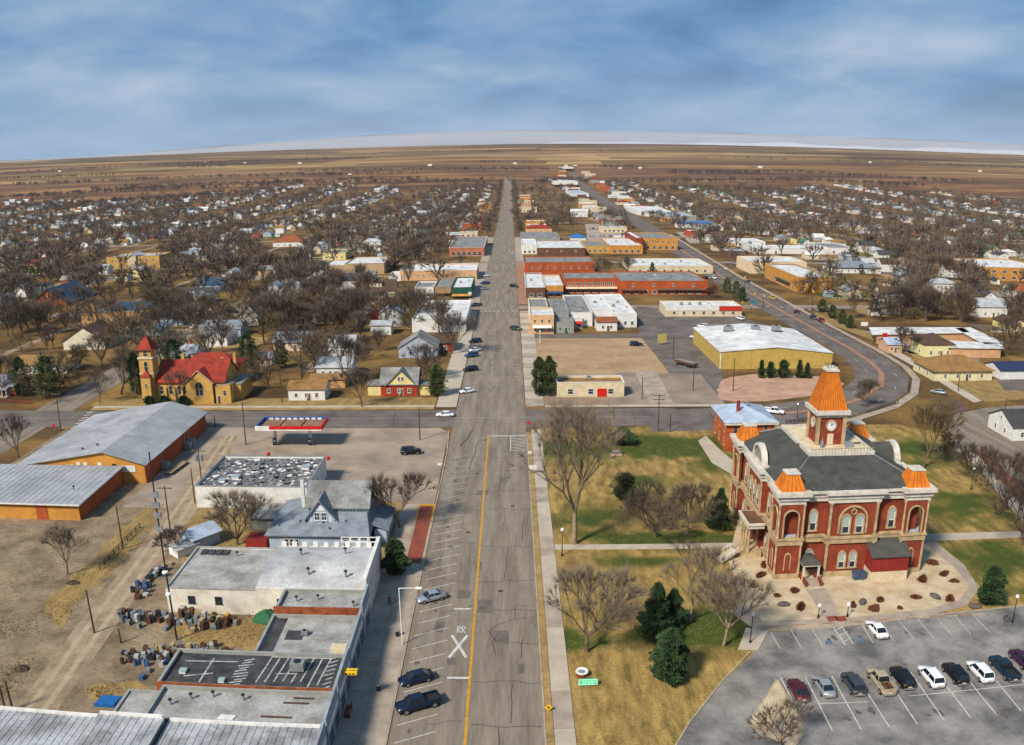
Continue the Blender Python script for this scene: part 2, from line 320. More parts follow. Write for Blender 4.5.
def lawn_material(name, dry, dry2, green, edge, blobs=()):
    m = bpy.data.materials.new(name); m.use_nodes = True; t = m.node_tree; b = t.nodes['Principled BSDF']; b.inputs['Roughness'].default_value = 1; b.inputs['Specular IOR Level'].default_value = .1
    ln = t.links.new; geo = t.nodes.new('ShaderNodeNewGeometry')
    def noise(s, d, r, st=(1, 1, 1)):
        mp = t.nodes.new('ShaderNodeMapping'); mp.inputs['Scale'].default_value = st; ln(geo.outputs['Position'], mp.inputs['Vector'])
        n = t.nodes.new('ShaderNodeTexNoise'); n.inputs['Scale'].default_value = s; n.inputs['Detail'].default_value = d; n.inputs['Roughness'].default_value = r; ln(mp.outputs[0], n.inputs['Vector']); return n.outputs['Fac']
    def rmp(src, a, ca, c, cc):
        r = t.nodes.new('ShaderNodeValToRGB'); e = r.color_ramp.elements; e[0].position = a; e[0].color = (*ca, 1); e[1].position = c; e[1].color = (*cc, 1); ln(src, r.inputs[0]); return r.outputs[0]
    d = rmp(noise(.35, 7, .65, (1.6, .5, 1)), .35, lin(dry2), .65, lin(dry)); g = rmp(noise(.6, 5, .6), .3, tuple(v * .6 for v in lin(green)), .7, lin(green))
    src = noise(.075, 8, .62)
    for bx_, by_, rx_, ry_ in blobs:
        mp = t.nodes.new('ShaderNodeMapping'); mp.vector_type = 'TEXTURE'; mp.inputs['Location'].default_value = (bx_, by_, 0); mp.inputs['Scale'].default_value = (rx_, ry_, 1e4); ln(geo.outputs['Position'], mp.inputs['Vector'])
        le = t.nodes.new('ShaderNodeVectorMath'); le.operation = 'LENGTH'; ln(mp.outputs[0], le.inputs[0]); mr = t.nodes.new('ShaderNodeMapRange'); ln(le.outputs['Value'], mr.inputs[0]); mr.inputs[1].default_value = .3; mr.inputs[2].default_value = 1.7; mr.inputs[3].default_value = .25; mr.inputs[4].default_value = 0
        ad = t.nodes.new('ShaderNodeMath'); ln(src, ad.inputs[0]); ln(mr.outputs[0], ad.inputs[1]); src = ad.outputs[0]
    f = rmp(src, edge, (0, 0, 0), edge + .17, (1, 1, 1))
    x = t.nodes.new('ShaderNodeMixRGB'); ln(f, x.inputs[0]); ln(d, x.inputs[1]); ln(g, x.inputs[2])
    s = rmp(noise(3.2, 3, .6), .3, (.62, .62, .62), .7, (1.15, 1.15, 1.15)); y = t.nodes.new('ShaderNodeMixRGB'); y.blend_type = 'MULTIPLY'; y.inputs[0].default_value = 1; ln(x.outputs[0], y.inputs[1]); ln(s, y.inputs[2])
    ln(y.outputs[0], b.inputs['Base Color']); return m
def blobs(l): return [(*G(a, b), c, d) for a, b, c, d in l]
LAWN = lawn_material('courthouse_lawn', (178, 147, 86), (112, 93, 52), (80, 91, 38), .55, blobs([(585, 450, 9, 7), (640, 445, 10, 6), (690, 452, 9, 9), (712, 440, 5, 6), (640, 480, 5, 4), (580, 520, 8, 5), (640, 540, 9, 3.5), (700, 540, 9, 3.5), (645, 562, 9, 3), (585, 642, 6, 2.6), (700, 630, 7, 4), (672, 640, 5, 4), (735, 625, 4, 5), (985, 515, 12, 5), (1000, 565, 8, 7), (915, 450, 7, 8), (945, 500, 7, 5)]))
GREENLAWN = lawn_material('watered_grass', (160, 136, 66), (120, 108, 50), (78, 94, 36), .38); DRYLAWN = lawn_material('dry_lawn', (164, 136, 86), (128, 106, 68), (104, 100, 56), .6)

# ------------------------------------------------------------------ sheets on the ground
def sheet(name, pts, z, m, parent=None, pix=False):
    p = [G(*q) for q in pts] if pix else pts
    n = len(p); a = sum(p[i][0] * p[(i + 1) % n][1] - p[(i + 1) % n][0] * p[i][1] for i in range(n))
    if a < 0: p = p[::-1]
    mb = MB(); mb.add([(x, y, z) for x, y in p], [tuple(range(n))])
    o = mb.build(name, m, parent); return o if parent is not None else struct(o)
def rag(pts, amp=.8, step=2.2, seed=1):
    r_ = random.Random(seed); o = []
    for a, b in zip(pts, pts[1:] + pts[:1]):
        n = max(1, int(math.hypot(b[0] - a[0], b[1] - a[1]) / step)); o += [(a[0] + (b[0] - a[0]) * i / n + r_.gauss(0, amp * .5), a[1] + (b[1] - a[1]) * i / n + r_.gauss(0, amp * .5)) for i in range(n)]
    return o
def slab(name, pts, z0, z1, m, parent=None, pix=False):
    p = [G(*q) for q in pts] if pix else pts
    mb = MB(); mb.prism(p, z0, z1); o = mb.build(name, m, parent); return o if parent is not None else struct(o)
def ribbon(name, pts, w, z, m, parent=None, step=60):
    mb = MB(); q = []
    for (x0, y0), (x1, y1) in zip(pts, pts[1:]):
        k = max(1, int(math.hypot(x1 - x0, y1 - y0) / step)); q += [(x0 + (x1 - x0) * i / k, y0 + (y1 - y0) * i / k) for i in range(k)]
    q.append(pts[-1]); vs = []
    for i, (x, y) in enumerate(q):
        a, b = q[max(0, i - 1)], q[min(len(q) - 1, i + 1)]; d = Vector((b[0] - a[0], b[1] - a[1])).normalized()
        for s in (-1, 1):
            X, Y = x - d.y * s * -w / 2, y + d.x * s * -w / 2; vs.append((X, Y, zt(X, Y) + z + (.25 if math.hypot(X, Y) > 1190 else 0)))
    fs = [(2 * i, 2 * i + 2, 2 * i + 3, 2 * i + 1) for i in range(len(q) - 1)]
    fs = [f[::-1] for f in fs]
    o = mb.add(vs, fs).build(name, m, parent)
    return o if parent is not None else struct(o)
def edges(name, Lp, Rp, z, m, parent=None):          # strip between two edge chains of the same length (world points)
    n = len(Lp); far_ = lambda x, y: .3 if math.hypot(x, y) > 1190 else 0
    vs = [(x, y, zt(x, y) + z + far_(x, y)) for x, y in Lp] + [(x, y, zt(x, y) + z + far_(x, y)) for x, y in Rp]
    o = MB().add(vs, [(i, n + i, n + i + 1, i + 1) for i in range(n - 1)]).build(name, m, parent)
    return o if parent is not None else struct(o)
XL, XR, YM = -14.8, 3.45, -5.75                      # kerb lines and centre line of the main street
street = ribbon('main_street', [((XL + XR) / 2, 55), ((XL + XR) / 2, 2350)], XR - XL, .02, ASPH, step=40)
cross = ribbon('cross_street', [(-330, 211), (44, 210.5)], 15.5, .012, ASPH_DARK)
ribbon('side_street', [(-131, 60), (-131, 1500)], 12.5, .008, ASPH, step=50)
for i, y in enumerate((384, 566, 770, 960, 1180, 1420, 1700)): ribbon('town_street', [(-980 - i * 60, y), (XL - .1, y)], 10, .006, ASPH_OLD, step=80)
for x in (-66, -196, -327, -458, -592, -730, 196, 327, 458, 592, 730): ribbon('back_alley', [(x, 262 if x < 0 else 300 + .5 * x), (x, 1500)], 4.2, .013, DIRT, step=60)
for i, x in enumerate((-262, -392, -525, -660, -800, -950)): ribbon('town_street', [(x, 150 - x * .6), (x, 1750)], 9, .01, ASPH_OLD, step=60)
for i, x in enumerate((262, 392, 525, 660, 800, 950)): ribbon('town_street', [(x, 150 + x * .55), (x, 1700)], 9, .01, ASPH_OLD, step=60)
for i, y in enumerate((384, 566, 770, 960, 1180, 1420, 1700)): ribbon('town_street', [(XR + .1, y), (980 + i * 60, y)], 10, .006, ASPH_OLD, step=80)
# divided highway that curves away behind the courthouse
def px(l): return [G(*q) for q in l]
ho = px([(650, 432), (720, 430), (790, 424), (850, 417), (888, 405), (907, 392), (909, 378), (898, 366), (872, 350), (832, 329), (793, 308), (740, 279), (700, 254.5), (668, 234.5), (640, 217.5), (612, 201.5), (590, 188), (580, 179), (576, 172)])
hi = px([(650, 410), (720, 408), (775, 404), (815, 399), (842, 390), (855, 379), (854, 369), (845, 360), (826, 346), (797, 330), (764, 311), (716, 283), (680, 257.5), (650, 236.5), (625, 219), (600, 202.5), (581, 188.5), (574, 179), (571.5, 172)])
def both(a, b):
    A, B = [a[0]], [b[0]]
    for i in range(len(a) - 1):
        n = max(1, round(math.hypot(a[i + 1][0] - a[i][0], a[i + 1][1] - a[i][1]) / 60)) if a[i][1] > 500 else 1
        for k in range(1, n + 1): t = k / n; A.append((a[i][0] + (a[i + 1][0] - a[i][0]) * t, a[i][1] + (a[i + 1][1] - a[i][1]) * t)); B.append((b[i][0] + (b[i + 1][0] - b[i][0]) * t, b[i][1] + (b[i + 1][1] - b[i][1]) * t))
    return A, B
highway = edges('highway', *both(hi, ho), .03, ASPH_DARK)
mid = lambda t, a=0, b=99: [(p[0] + (q[0] - p[0]) * t, p[1] + (q[1] - p[1]) * t) for p, q in list(zip(hi, ho))[a:b]]
edges('median_strip', mid(.46, 2, 14), mid(.56, 2, 14), .09, MEDIAN, highway)
for t in (.24, .78):
    c = mid(t, 1, 16)
    for (a, b) in zip(c, c[1:]):
        d = Vector((b[0] - a[0], b[1] - a[1])); n = max(1, int(d.length / 14)); u = d.normalized()
        for k in range(n):
            p = Vector(a) + d * (k / n); w = Vector((-u.y, u.x)) * .09
            if P(p.x, p.y)[1] > 262: sheet('lane_dash', [tuple(p - w), tuple(p + u * 3.2 - w), tuple(p + u * 3.2 + w), tuple(p + w)], .044, PAINT_W, highway)
k0 = mid(1.0, 1, 14); k1 = mid(1.02, 1, 14); edges('pavement', mid(1.06, 1, 14), mid(1.2, 1, 14), .1, CONC, None)
def kerb(pts, parent, w=.22, h=.14, name='kerb'):
    for a, b in zip(pts, pts[1:]):
        d = (Vector(b) - Vector(a)); u = d.normalized(); n = Vector((-u.y, u.x)) * w / 2; A, B = Vector(a), Vector(b)
        slab(name, [tuple(A - n), tuple(B - n), tuple(B + n), tuple(A + n)], -.05, h, KERB, parent)
# main street pavements, kerbs and verges
lw = struct(put('pavement', None)); lw.name = 'pavement_left'
for i in range(12):
    y0 = 60 + i * 7.75; slab('paving_slab', [(-21.4, y0 + .03), (-18.2, y0 + .03), (-18.2, y0 + 7.72), (-21.4, y0 + 7.72)], 0, .12 + .006 * (i % 3), CONC, lw); slab('paving_slab', [(-18.16, y0 + .03), (XL - .25, y0 + .03), (XL - .25, y0 + 7.72), (-18.16, y0 + 7.72)], 0, .122 + .005 * ((i + 1) % 3), CONC, lw)
kerb([(XL - .12, 60), (XL - .12, 153)], lw)
slab('brick_path', [(-17.9, 127.4), (-15.3, 127.4), (-15.3, 152), (-17.9, 152)], .1, .15, BRICKPAVE)
kerb([(XL - .14, 153.2), (XL - .14, 186)], lw); kerb([(-15.0, 186.2), (-15.6, 199)], lw, w=.3, h=.16); lw.children[-1].data.materials[0] = PAINT_Y
rw = struct(put('pavement_right', None))
for i in range(18):
    y0 = 60 + i * 7.8
    if 129 < y0 + 4 < 137: pass
    slab('paving_slab', [(4.65, y0 + .03), (7.1, y0 + .03), (7.1, y0 + 7.77), (4.65, y0 + 7.77)], 0, .11 + .008 * (i % 2), CONC2 if i % 3 else CONC, rw)
kerb([(XR + .12, 60), (XR + .12, 198)], rw); sheet('verge', [(XR + .25, 60), (4.6, 60), (4.6, 198), (XR + .25, 198)], .09, VERGE)
# beyond the crossing
pl = struct(put('far_pavement_left', None)); pr = struct(put('far_pavement_right', None))
for i in range(22):
    y0 = 221 + i * 7.3
    if y0 > 372: break
    slab('paving_slab', [(-20.6, y0), (XL - .25, y0), (XL - .25, y0 + 7.25), (-20.6, y0 + 7.25)], 0, .12, CONC2, pl); slab('paving_slab', [(XR + .25, y0), (8.8, y0), (8.8, y0 + 7.25), (XR + .25, y0 + 7.25)], 0, .12, CONC2 if i % 2 else CONC, pr)
for y0, y1 in ((392, 560), (572, 764)): slab('pavement_block', [(-20.6, y0), (XL - .1, y0), (XL - .1, y1), (-20.6, y1)], 0, .12, CONC, pl); slab('pavement_block', [(XR + .1, y0), (8.8, y0), (8.8, y1), (XR + .1, y1)], 0, .12, MEDIAN if y0 < 400 else CONC, pr)
slab('cross_street_path', [(-120, 221.2), (-21, 221.2), (-21, 222.9), (-120, 222.9)], 0, .1, CONC2); sheet('verge', [(-120, 218.9), (-21, 218.9), (-21, 221.1), (-120, 221.1)], .05, VERGE); sheet('church_verge', [(-122, 223), (-21, 223), (-21, 231), (-122, 231)], .02, DRYLAWN)
slab('cross_street_path', [(9, 220.2), (66, 219), (66, 221), (9, 222.2)], 0, .1, CONC2)
sheet('station_verge', [(-120, 201.3), (-80, 201.3), (-80, 203.2), (-120, 203.2)], .04, VERGE)
# forecourt, alley, yards
sheet('forecourt', [(-78, 150), (-34, 150), (-34, 153), (-15.2, 153), (-15.6, 199), (-18, 202.4), (-78, 203)], .016, FORE)
sheet('dirt_yard', [(-118, 62), (-21.5, 62), (-21.5, 150), (-78, 150), (-78, 203), (-118, 203)], .006, DIRT2)
al = px([(222, 436), (196, 470), (160, 520), (118, 575), (72, 632), (30, 690), (-30, 765)]); ar = px([(238, 436), (222, 470), (190, 520), (152, 575), (112, 632), (72, 690), (20, 765)])
edges('alley_track', al, ar, .026, DIRT)
for t in (.3, .68):
    c = [((p[0] + (q[0] - p[0]) * t), (p[1] + (q[1] - p[1]) * t)) for p, q in zip(al, ar)]; edges('wheel_rut', [(x - .45, y) for x, y in c], [(x + .45, y) for x, y in c], .034, mat('packed_rut', (172, 154, 128), 1, .25, .5, rgb2=(150, 130, 104)))
sheet('weed_strip', rag(px([(40, 610), (75, 575), (120, 530), (150, 500), (165, 505), (140, 545), (90, 590), (60, 625)]), 1.0, 1.6, 1), .012, DRYLAWN); sheet('weed_strip', rag(px([(170, 625), (290, 608), (296, 640), (200, 655)]), 1.0, 1.6, 2), .014, DRYLAWN); sheet('weed_strip', rag(px([(85, 690), (130, 680), (170, 700), (120, 712)]), 1.0, 1.6, 3), .016, DRYLAWN)
sheet('weed_strip', rag(px([(165, 540), (210, 500), (262, 520), (262, 560), (180, 560)]), 1.0, 1.6, 4), .018, DRYLAWN)
sheet('station_garden', px([(382, 500), (424, 505), (418, 572), (382, 575)]), .03, DRYLAWN)
# courthouse grounds
lawn = sheet('courthouse_lawn', [(7.1, 60), (28, 60), (40, 104), (80, 104), (140, 100), (140, 160), (100, 200), (80, 201), (7.1, 201.5)], .01, LAWN)
slab('cross_path', [(7.2, 132.6), (41, 131.6), (41, 133.6), (7.2, 134.6)], 0, .05, CONC2); slab('cross_path', px([(928, 541), (1030, 537), (1030, 531), (925, 534)]), 0, .045, CONC2)
slab('annex_path', px([(698, 441), (706, 436), (722, 452), (740, 466), (733, 475), (712, 463)]), 0, .07, CONC2)
sheet('gravel_court', px([(738, 520), (728, 560), (742, 600), (762, 624), (838, 622), (930, 612), (962, 602), (972, 586), (958, 568), (930, 548), (900, 520), (800, 500)]), .03, GRAVEL)
w0 = px([(740, 600), (762, 621), (838, 619), (930, 609), (960, 600), (969, 586), (956, 569), (931, 549), (915, 533)]); w1 = px([(730, 612), (756, 631), (838, 627), (932, 615), (967, 606), (979, 588), (964, 565), (938, 544), (922, 528)])
edges('curved_walk', w0, w1, .06, CONC)
edges('door_walk', px([(806, 590), (826, 620)]), px([(826, 588), (842, 619)]), .064, CONC)
lot = sheet('parking_lot', px([(640, 800), (672, 752), (690, 722), (720, 684), (752, 655), (768, 632), (840, 627), (935, 615), (1024, 605), (1200, 585), (1300, 800)]), .035, ASPH_LOT)
kerb(px([(640, 800), (672, 752), (690, 722), (720, 684), (750, 652)]), lot); kerb(px([(762, 631), (838, 627.5), (935, 615), (1040, 604)]), lot)
slab('lot_corner_pad', px([(738, 650), (746, 628), (768, 632), (758, 650)]), 0, .1, CONC2)
slab('lot_island', px([(777, 680), (800, 721), (804, 735), (792, 746), (764, 735), (750, 723)]), 0, .12, GRAVEL)
kerb(px([(777, 679), (801, 721), (805, 735), (793, 747), (763, 736), (749, 723), (777, 679)]), lot)
# junction to the right of the courthouse
sheet('east_street', px([(985, 408), (1060, 402), (1100, 500), (1040, 505), (1010, 480), (975, 452), (955, 438), (945, 425), (950, 415)]), .02, ASPH)
sheet('brick_crossing', px([(936, 405), (958, 400), (968, 410), (942, 420)]), .035, mat('purple_brick', (104, 76, 76), .95, .2, .5))
edges('east_walk', px([(944, 440), (975, 466), (1000, 496), (1030, 530)]), px([(953, 436), (985, 462), (1012, 492), (1042, 526)]), .07, CONC2)
edges('east_walk', px([(880, 348), (920, 370), (952, 390), (974, 403)]), px([(888, 346), (928, 368), (960, 388), (982, 401)]), .09, CONC2)
slab('retaining_path', px([(975, 452), (985, 450), (1030, 500), (1022, 506)]), 0, .25, BRICKPAVE)
sheet('corner_lawn', px([(905, 350), (1040, 385), (1040, 398), (985, 402), (940, 378)]), .02, DRYLAWN)
# vacant lot and car parks right of the main street
sheet('vacant_lot', rag(px([(532, 338), (645, 338), (672, 366), (680, 374), (535, 376)]), .5, 3), .014, VACANT); sheet('vacant_lot_front', px([(536, 376), (690, 374), (700, 405), (536, 404)]), .012, mat('lot_soil', (150, 128, 104), 1, .2, .12, rgb2=(124, 104, 86)))
sheet('back_lane', px([(530, 334), (650, 334), (650, 338), (530, 338.5)]), .02, ASPH_DARK); sheet('car_park', px([(636, 306), (742, 318), (770, 326), (700, 335), (722, 372), (725, 402), (688, 402), (664, 366), (640, 336)]), .024, ASPH_DARK)
sheet('car_park_apron', px([(615, 372), (700, 374), (725, 404), (610, 404)]), .026, ASPH_OLD); sheet('concrete_drive', px([(634, 371), (656, 371), (673, 402), (650, 403)]), .032, CONC)
sheet('gravel_bed', rag(px([(718, 388), (722, 380), (730, 377), (760, 374), (812, 376), (838, 379), (843, 384), (838, 390), (810, 396), (770, 401), (735, 402), (722, 400), (718, 395)]), .4, 2.5), .036, PINKGRAVEL)
sheet('hedge_strip', px([(815, 312), (850, 326), (876, 336), (882, 344), (850, 332), (815, 318)]), .03, DRYLAWN)
sheet('sale_lot', px([(585, 224), (620, 224), (622, 242), (588, 242)]), .02, CONC); sheet('sale_lot', px([(676, 232), (722, 232), (735, 243), (690, 243)]), .02, CONC); sheet('garage_lot', px([(878, 274), (925, 276), (905, 266), (880, 262)]), .02, ASPH_DARK)
sheet('motel_court', px([(860, 330), (975, 345), (980, 362), (900, 352)]), .02, ASPH_OLD); sheet('garage_drive', px([(996, 379), (1060, 379), (1060, 392), (1004, 390)]), .024, ASPH_DARK)

# ------------------------------------------------------------------ painted marks
def mark(name, a, b, w, z=.034, m=PAINT_W, parent=street):
    A, B = Vector(a), Vector(b); u = (B - A).normalized(); n = Vector((-u.y, u.x)) * w / 2
    return sheet(name, [tuple(A - n), tuple(B - n), tuple(B + n), tuple(A + n)], z, m, parent)
for i in range(22): mark('centre_line', (YM, 62 + i * 6.1), (YM, 67.95 + i * 6.1), .34, .033, PAINT_Y)
for i in range(18): mark('centre_line_faint', (YM - .5, 232 + i * 8), (YM - .5, 235 + i * 8), .14, .033, PAINT_FADED)
for i in range(34):                                   # angled stalls, left kerb
    y = 70.5 + i * 3.42
    if y < 183: mark('parking_line', (-14.0, y), (-9.3, y + 2.35), .13, .034, PAINT_W if y < 150 else PAINT_FADED)
for i in range(26):
    y = 236 + i * 4.2
    mark('parking_line', (-14.3, y), (-10.2, y + 2.2), .12, .034, PAINT_FADED); mark('parking_line', (-1.4, y + 2), (2.8, y), .12, .034, PAINT_FADED)
mark('stop_line', (-5.5, 195.6), (3.3, 195.6), .5); mark('hatch_edge', (-.4, 184.6), (-.4, 195.2), .2); mark('hatch_edge', (-.4, 184.6), (3.2, 184.6), .2)
for k in range(4): mark('hatch_bar', (-.3, 187.2 + k * 2.3), (3.2, 185.2 + k * 2.3), .2)
mark('stop_bar', G(454, 609), G(471, 609), .42); mark('stop_bar', G(447, 678), G(469, 678), .42)
mark('crossing_cross', G(448.6, 658), G(467.5, 635.5), .42); mark('crossing_cross', G(466.5, 658), G(452, 635.5), .42, .038)
def letter_r(x, y):
    for a, b in (((0, 0), (0, 1.9)), ((0, 1.85), (.42, 1.6)), ((.42, 1.65), (.42, 1.15)), ((.45, 1.15), (0, .95)), ((.05, .95), (.46, 0))): mark('letter_stroke', (x + a[0], y + a[1]), (x + b[0], y + b[1]), .17, .034 + .002 * (a[0] > 0))
_rx, _ry = G(457.2, 633); letter_r(_rx, _ry); letter_r(_rx + .66, _ry)
for k in range(9): mark('crosswalk_bar', (-14 + k * 2.0, 374.2), (-13 + k * 2.0, 374.2), 1.2, .034, PAINT_W)
for k in range(6): mark('crosswalk_bar', G(73 + 2.7 * k, 426.5 - 2.7 * k), G(80 + 2.7 * k, 425.5 - 2.7 * k), .6, .03, PAINT_W, cross)
mark('edge_line', (-330, 211.2), (44, 210.8), .15, .026, PAINT_FADED, cross)
for k in range(10): a = G(766 + 7 * k, 306.5 + .5 * k); mark('crosswalk_bar', a, (a[0] + 1.6, a[1]), 1.3, .05, PAINT_W, highway)
# tar seams in the near roadway
rs = random.Random(11)
def seam(pts, w=.11, parent=street):
    for a, b in zip(pts, pts[1:]): mark('tar_seam', a, b, w, .03, TAR, parent)
def wiggle(a, b, n):
    return [(a[0] + (b[0] - a[0]) * i / n + (rs.uniform(-.25, .25) if 0 < i < n else 0), a[1] + (b[1] - a[1]) * i / n + (rs.uniform(-.35, .35) if 0 < i < n else 0)) for i in range(n + 1)]
for q in ([(500, 632), (492, 642), (496, 655)], [(541, 645), (496, 641), (489, 632), (497, 625), (515, 619), (526, 618)], [(515, 619), (515, 606), (531, 606)]): seam(px(q))
for y in (72, 84.5, 93.5, 112.5, 121, 134, 151, 160, 171.5, 180): seam(wiggle((-5.2, y), (3.2, y + rs.uniform(-.8, .8)), 6)); seam(wiggle((rs.uniform(-13, -9), y + rs.uniform(-3, 3)), (-6.2, y + rs.uniform(-2, 2)), 4), .09)
for y0, y1, x in ((84.6, 93, -.5), (72, 84, -2.2), (99, 104, 1), (122, 131, -1.5), (140, 150, -1.8), (160, 176, -2.6), (136, 147, 1.6)): seam(wiggle((x, y0), (x + .3, y1), 4), .1)
seam(wiggle((-12, 188), (-9.5, 201), 5), .3); seam(wiggle((-9.3, 172), (-8, 192), 5), .16)
for x in (-48, -30, 24, 31, 52): seam(wiggle((x, 204), (x + rs.uniform(-2, 2), 217), 4), .16, cross)
for y in (240, 258, 280, 310, 340): seam(wiggle((-14, y), (3, y + rs.uniform(-3, 3)), 7), .16)
# parking-lot lines
def lotline(a, b, w=.13, m=PAINT_W): mark('parking_line', a, b, w, .045, m, lot)
def LP(sx, sy): return G(768 + sx / 4, 560 + sy / 4)
for a, b in (((0, 270), (48, 355)), ((85, 268), (132, 350)), ((168, 265), (220, 347)), ((370, 250), (420, 332)), ((445, 245), (505, 326)), ((520, 240), (585, 318)), ((598, 235), (662, 312)), ((675, 230), (738, 305)), ((748, 224), (812, 300)), ((820, 218), (888, 292))): lotline(LP(*a), LP(*b), .14, PAINT_FADED)
for a, b in (((50, 470), (100, 570)), ((150, 470), (258, 685)), ((255, 465), (372, 678)), ((350, 460), (485, 668)), ((462, 455), (597, 657)), ((570, 450), (705, 643)), ((668, 445), (812, 633)), ((768, 440), (914, 620)), ((868, 430), (1012, 605)), ((968, 425), (1110, 590))): lotline(LP(*a), LP(*b), .15)
lotline(LP(205, 576), LP(400, 568)); lotline(LP(560, 545), LP(1100, 490))
for a, b in (((255, 262), (310, 342)), ((290, 258), (340, 335)), ((262, 285), (300, 268)), ((278, 308), (318, 288)), ((296, 330), (334, 312))): lotline(LP(*a), LP(*b), .14)
for a in ((205, 262), (335, 250)): sheet('blue_kerb_mark', [LP(a[0] - 38, a[1] + 2), LP(a[0] + 38, a[1] - 4), LP(a[0] + 36, a[1] + 4), LP(a[0] - 38, a[1] + 10)], .05, BLUE, lot)
for a in ((243, 330), (366, 322)): sheet('accessible_mark', [LP(a[0] - 16, a[1] - 7), LP(a[0] + 12, a[1] - 8), LP(a[0] + 18, a[1] + 8), LP(a[0] - 12, a[1] + 9)], .044, mat('faded_blue', (92, 112, 130), .9, .2, 1), lot)
for k in range(2): sheet('tactile_pad', px([(826 + k * 9, 617), (836 + k * 9, 616), (838 + k * 9, 621), (829 + k * 9, 622)]), .075, BRICKPAVE)
for k in range(16):                                   # low wheel stops along the front row of the lot
    a = Vector(LP(20 + k * 55, 268 - k * 3.3)); slab('wheel_stop', [(a.x - .9, a.y - .08), (a.x + .9, a.y - .1), (a.x + .9, a.y + .08), (a.x - .9, a.y + .1)], .03, .15, KERB if k % 2 else MEDIAN, lot)

# patched and stained roadway
rp3 = random.Random(19)
PATCHM = mat('asphalt_patch', (112, 101, 92), .95, .2, .6); STAIN = mat('oil_stain', (100, 92, 86), .8, .2, .8)
for i in range(16):
    x, y = rp3.uniform(-13, 2.2), rp3.uniform(64, 192); w, d = rp3.uniform(.8, 2.4), rp3.uniform(1, 4.5); sheet('asphalt_patch', rag([(x, y), (x + w, y), (x + w, y + d), (x, y + d)], .12, .8, i), .0225 + .0001 * i, PATCHM, street)
def spill(parent, x, y, r, z, i, nm='oil_stain'): sheet(nm, [(x + r * (1 + .35 * sin(3 * a + i)) * cos(a), y + 1.5 * r * (1 + .3 * sin(2 * a + i)) * sin(a)) for a in [2 * pi * k / 12 for k in range(12)]], z, STAIN, parent)
for i in range(26): spill(street, rp3.uniform(-13.2, -10.5), 66 + i * 4.5 + rp3.uniform(-1, 1), rp3.uniform(.2, .5), .0256 + .00012 * i, i)
for i in range(30): x, y = LP(rp3.uniform(20, 1000), rp3.choice((300, 500, 620)) + rp3.uniform(-20, 20)); spill(lot, x, y, rp3.uniform(.2, .6), .038 + .0002 * i, i)
for x, y in ((-8, 140), (-2, 118), (-7.5, 170), (0, 152)): sheet('manhole_cover', [(x + .4 * cos(2 * pi * k / 14), y + .4 * sin(2 * pi * k / 14)) for k in range(14)], .029, TAR, street)
# ------------------------------------------------------------------ builders: windows, flat-roofed blocks, pitched houses
_win = {}
def win_mesh(w, h, frame, pane, bars=1, arch=False):     # stands on z=0, faces -Y, centred on x
    k = (round(w, 1), round(h, 1), frame.name, pane.name, bars, arch)
    if k in _win: return _win[k]
    w, h = k[0], k[1]; t = .1; F = MB(); Q = MB()
    if arch:
        n = 8; r = w / 2; out_ = [(-r, 0)] + [(-r * cos(pi * i / n), h - r + r * sin(pi * i / n)) for i in range(n + 1)] + [(r, 0)]
        inn = [(x * (1 - 2 * t / w), max(t * .6, z - t * .7)) for x, z in out_]
        F.ring(out_, inn, (0, 0, 0), (1, 0, 0), (0, 0, 1), (0, -.09, 0)); F.box(-r, r, -.12, 0, 0, t)
        Q.ext(inn, (0, -.02, 0), (1, 0, 0), (0, 0, 1), (0, -.02, 0))
        if bars: F.box(-r + t, r - t, -.07, -.05, h * .48, h * .48 + .08)
    else:
        F.box(-w / 2, -w / 2 + t, -.08, 0, 0, h); F.box(w / 2 - t, w / 2, -.08, 0, 0, h); F.box(-w / 2 + t, w / 2 - t, -.08, 0, h - t, h); F.box(-w / 2 - .06, w / 2 + .06, -.14, 0, -t, -.002)
        F.box(-w / 2 + t, w / 2 - t, -.08, 0, 0, t)
        Q.box(-w / 2 + t, w / 2 - t, -.03, -.01, t, h - t)
        if bars >= 1: F.box(-w / 2 + t, w / 2 - t, -.065, -.035, h * .5, h * .5 + .07)
        if bars >= 2: F.box(-.035, .035, -.068, -.036, t, h - t)
    _win[k] = (F.mesh('window', frame), Q.mesh('pane', pane)); return _win[k]
def window(parent, x, y, z, w, h, rz=0.0, frame=None, pane=None, bars=1, arch=False):
    f, q = win_mesh(w, h, frame or WHITE, pane or GLASS, bars, arch)
    o = put('window', f, parent, (x, y, z), rz); put('pane', q, o); return o
_door = {}
def door(parent, x, y, z, w=1.0, h=2.1, rz=0.0, m=None):
    m = m or BROWNWALL; k = (w, h, m.name)
    if k not in _door:
        d = MB(); d.box(-w / 2, w / 2, -.06, 0, 0, h); d.box(-w / 2 - .1, -w / 2, -.1, 0, 0, h + .1, 1); d.box(w / 2, w / 2 + .1, -.1, 0, 0, h + .1, 1); d.box(-w / 2, w / 2, -.1, 0, h, h + .1, 1)
        hb = MB(); hb.box(w * .32, w * .4, -.12, -.06, h * .45, h * .52); _door[k] = (d.mesh('door', [m, WHITE]), hb.mesh('handle', STEEL))
    o = put('door', _door[k][0], parent, (x, y, z), rz); put('handle', _door[k][1], o); return o
FACE = {'S': (0.0, lambda w, d, t: (-w / 2 + w * t, -d / 2)), 'E': (pi / 2, lambda w, d, t: (w / 2, -d / 2 + d * t)), 'N': (pi, lambda w, d, t: (w / 2 - w * t, d / 2)), 'W': (-pi / 2, lambda w, d, t: (-w / 2, d / 2 - d * t))}
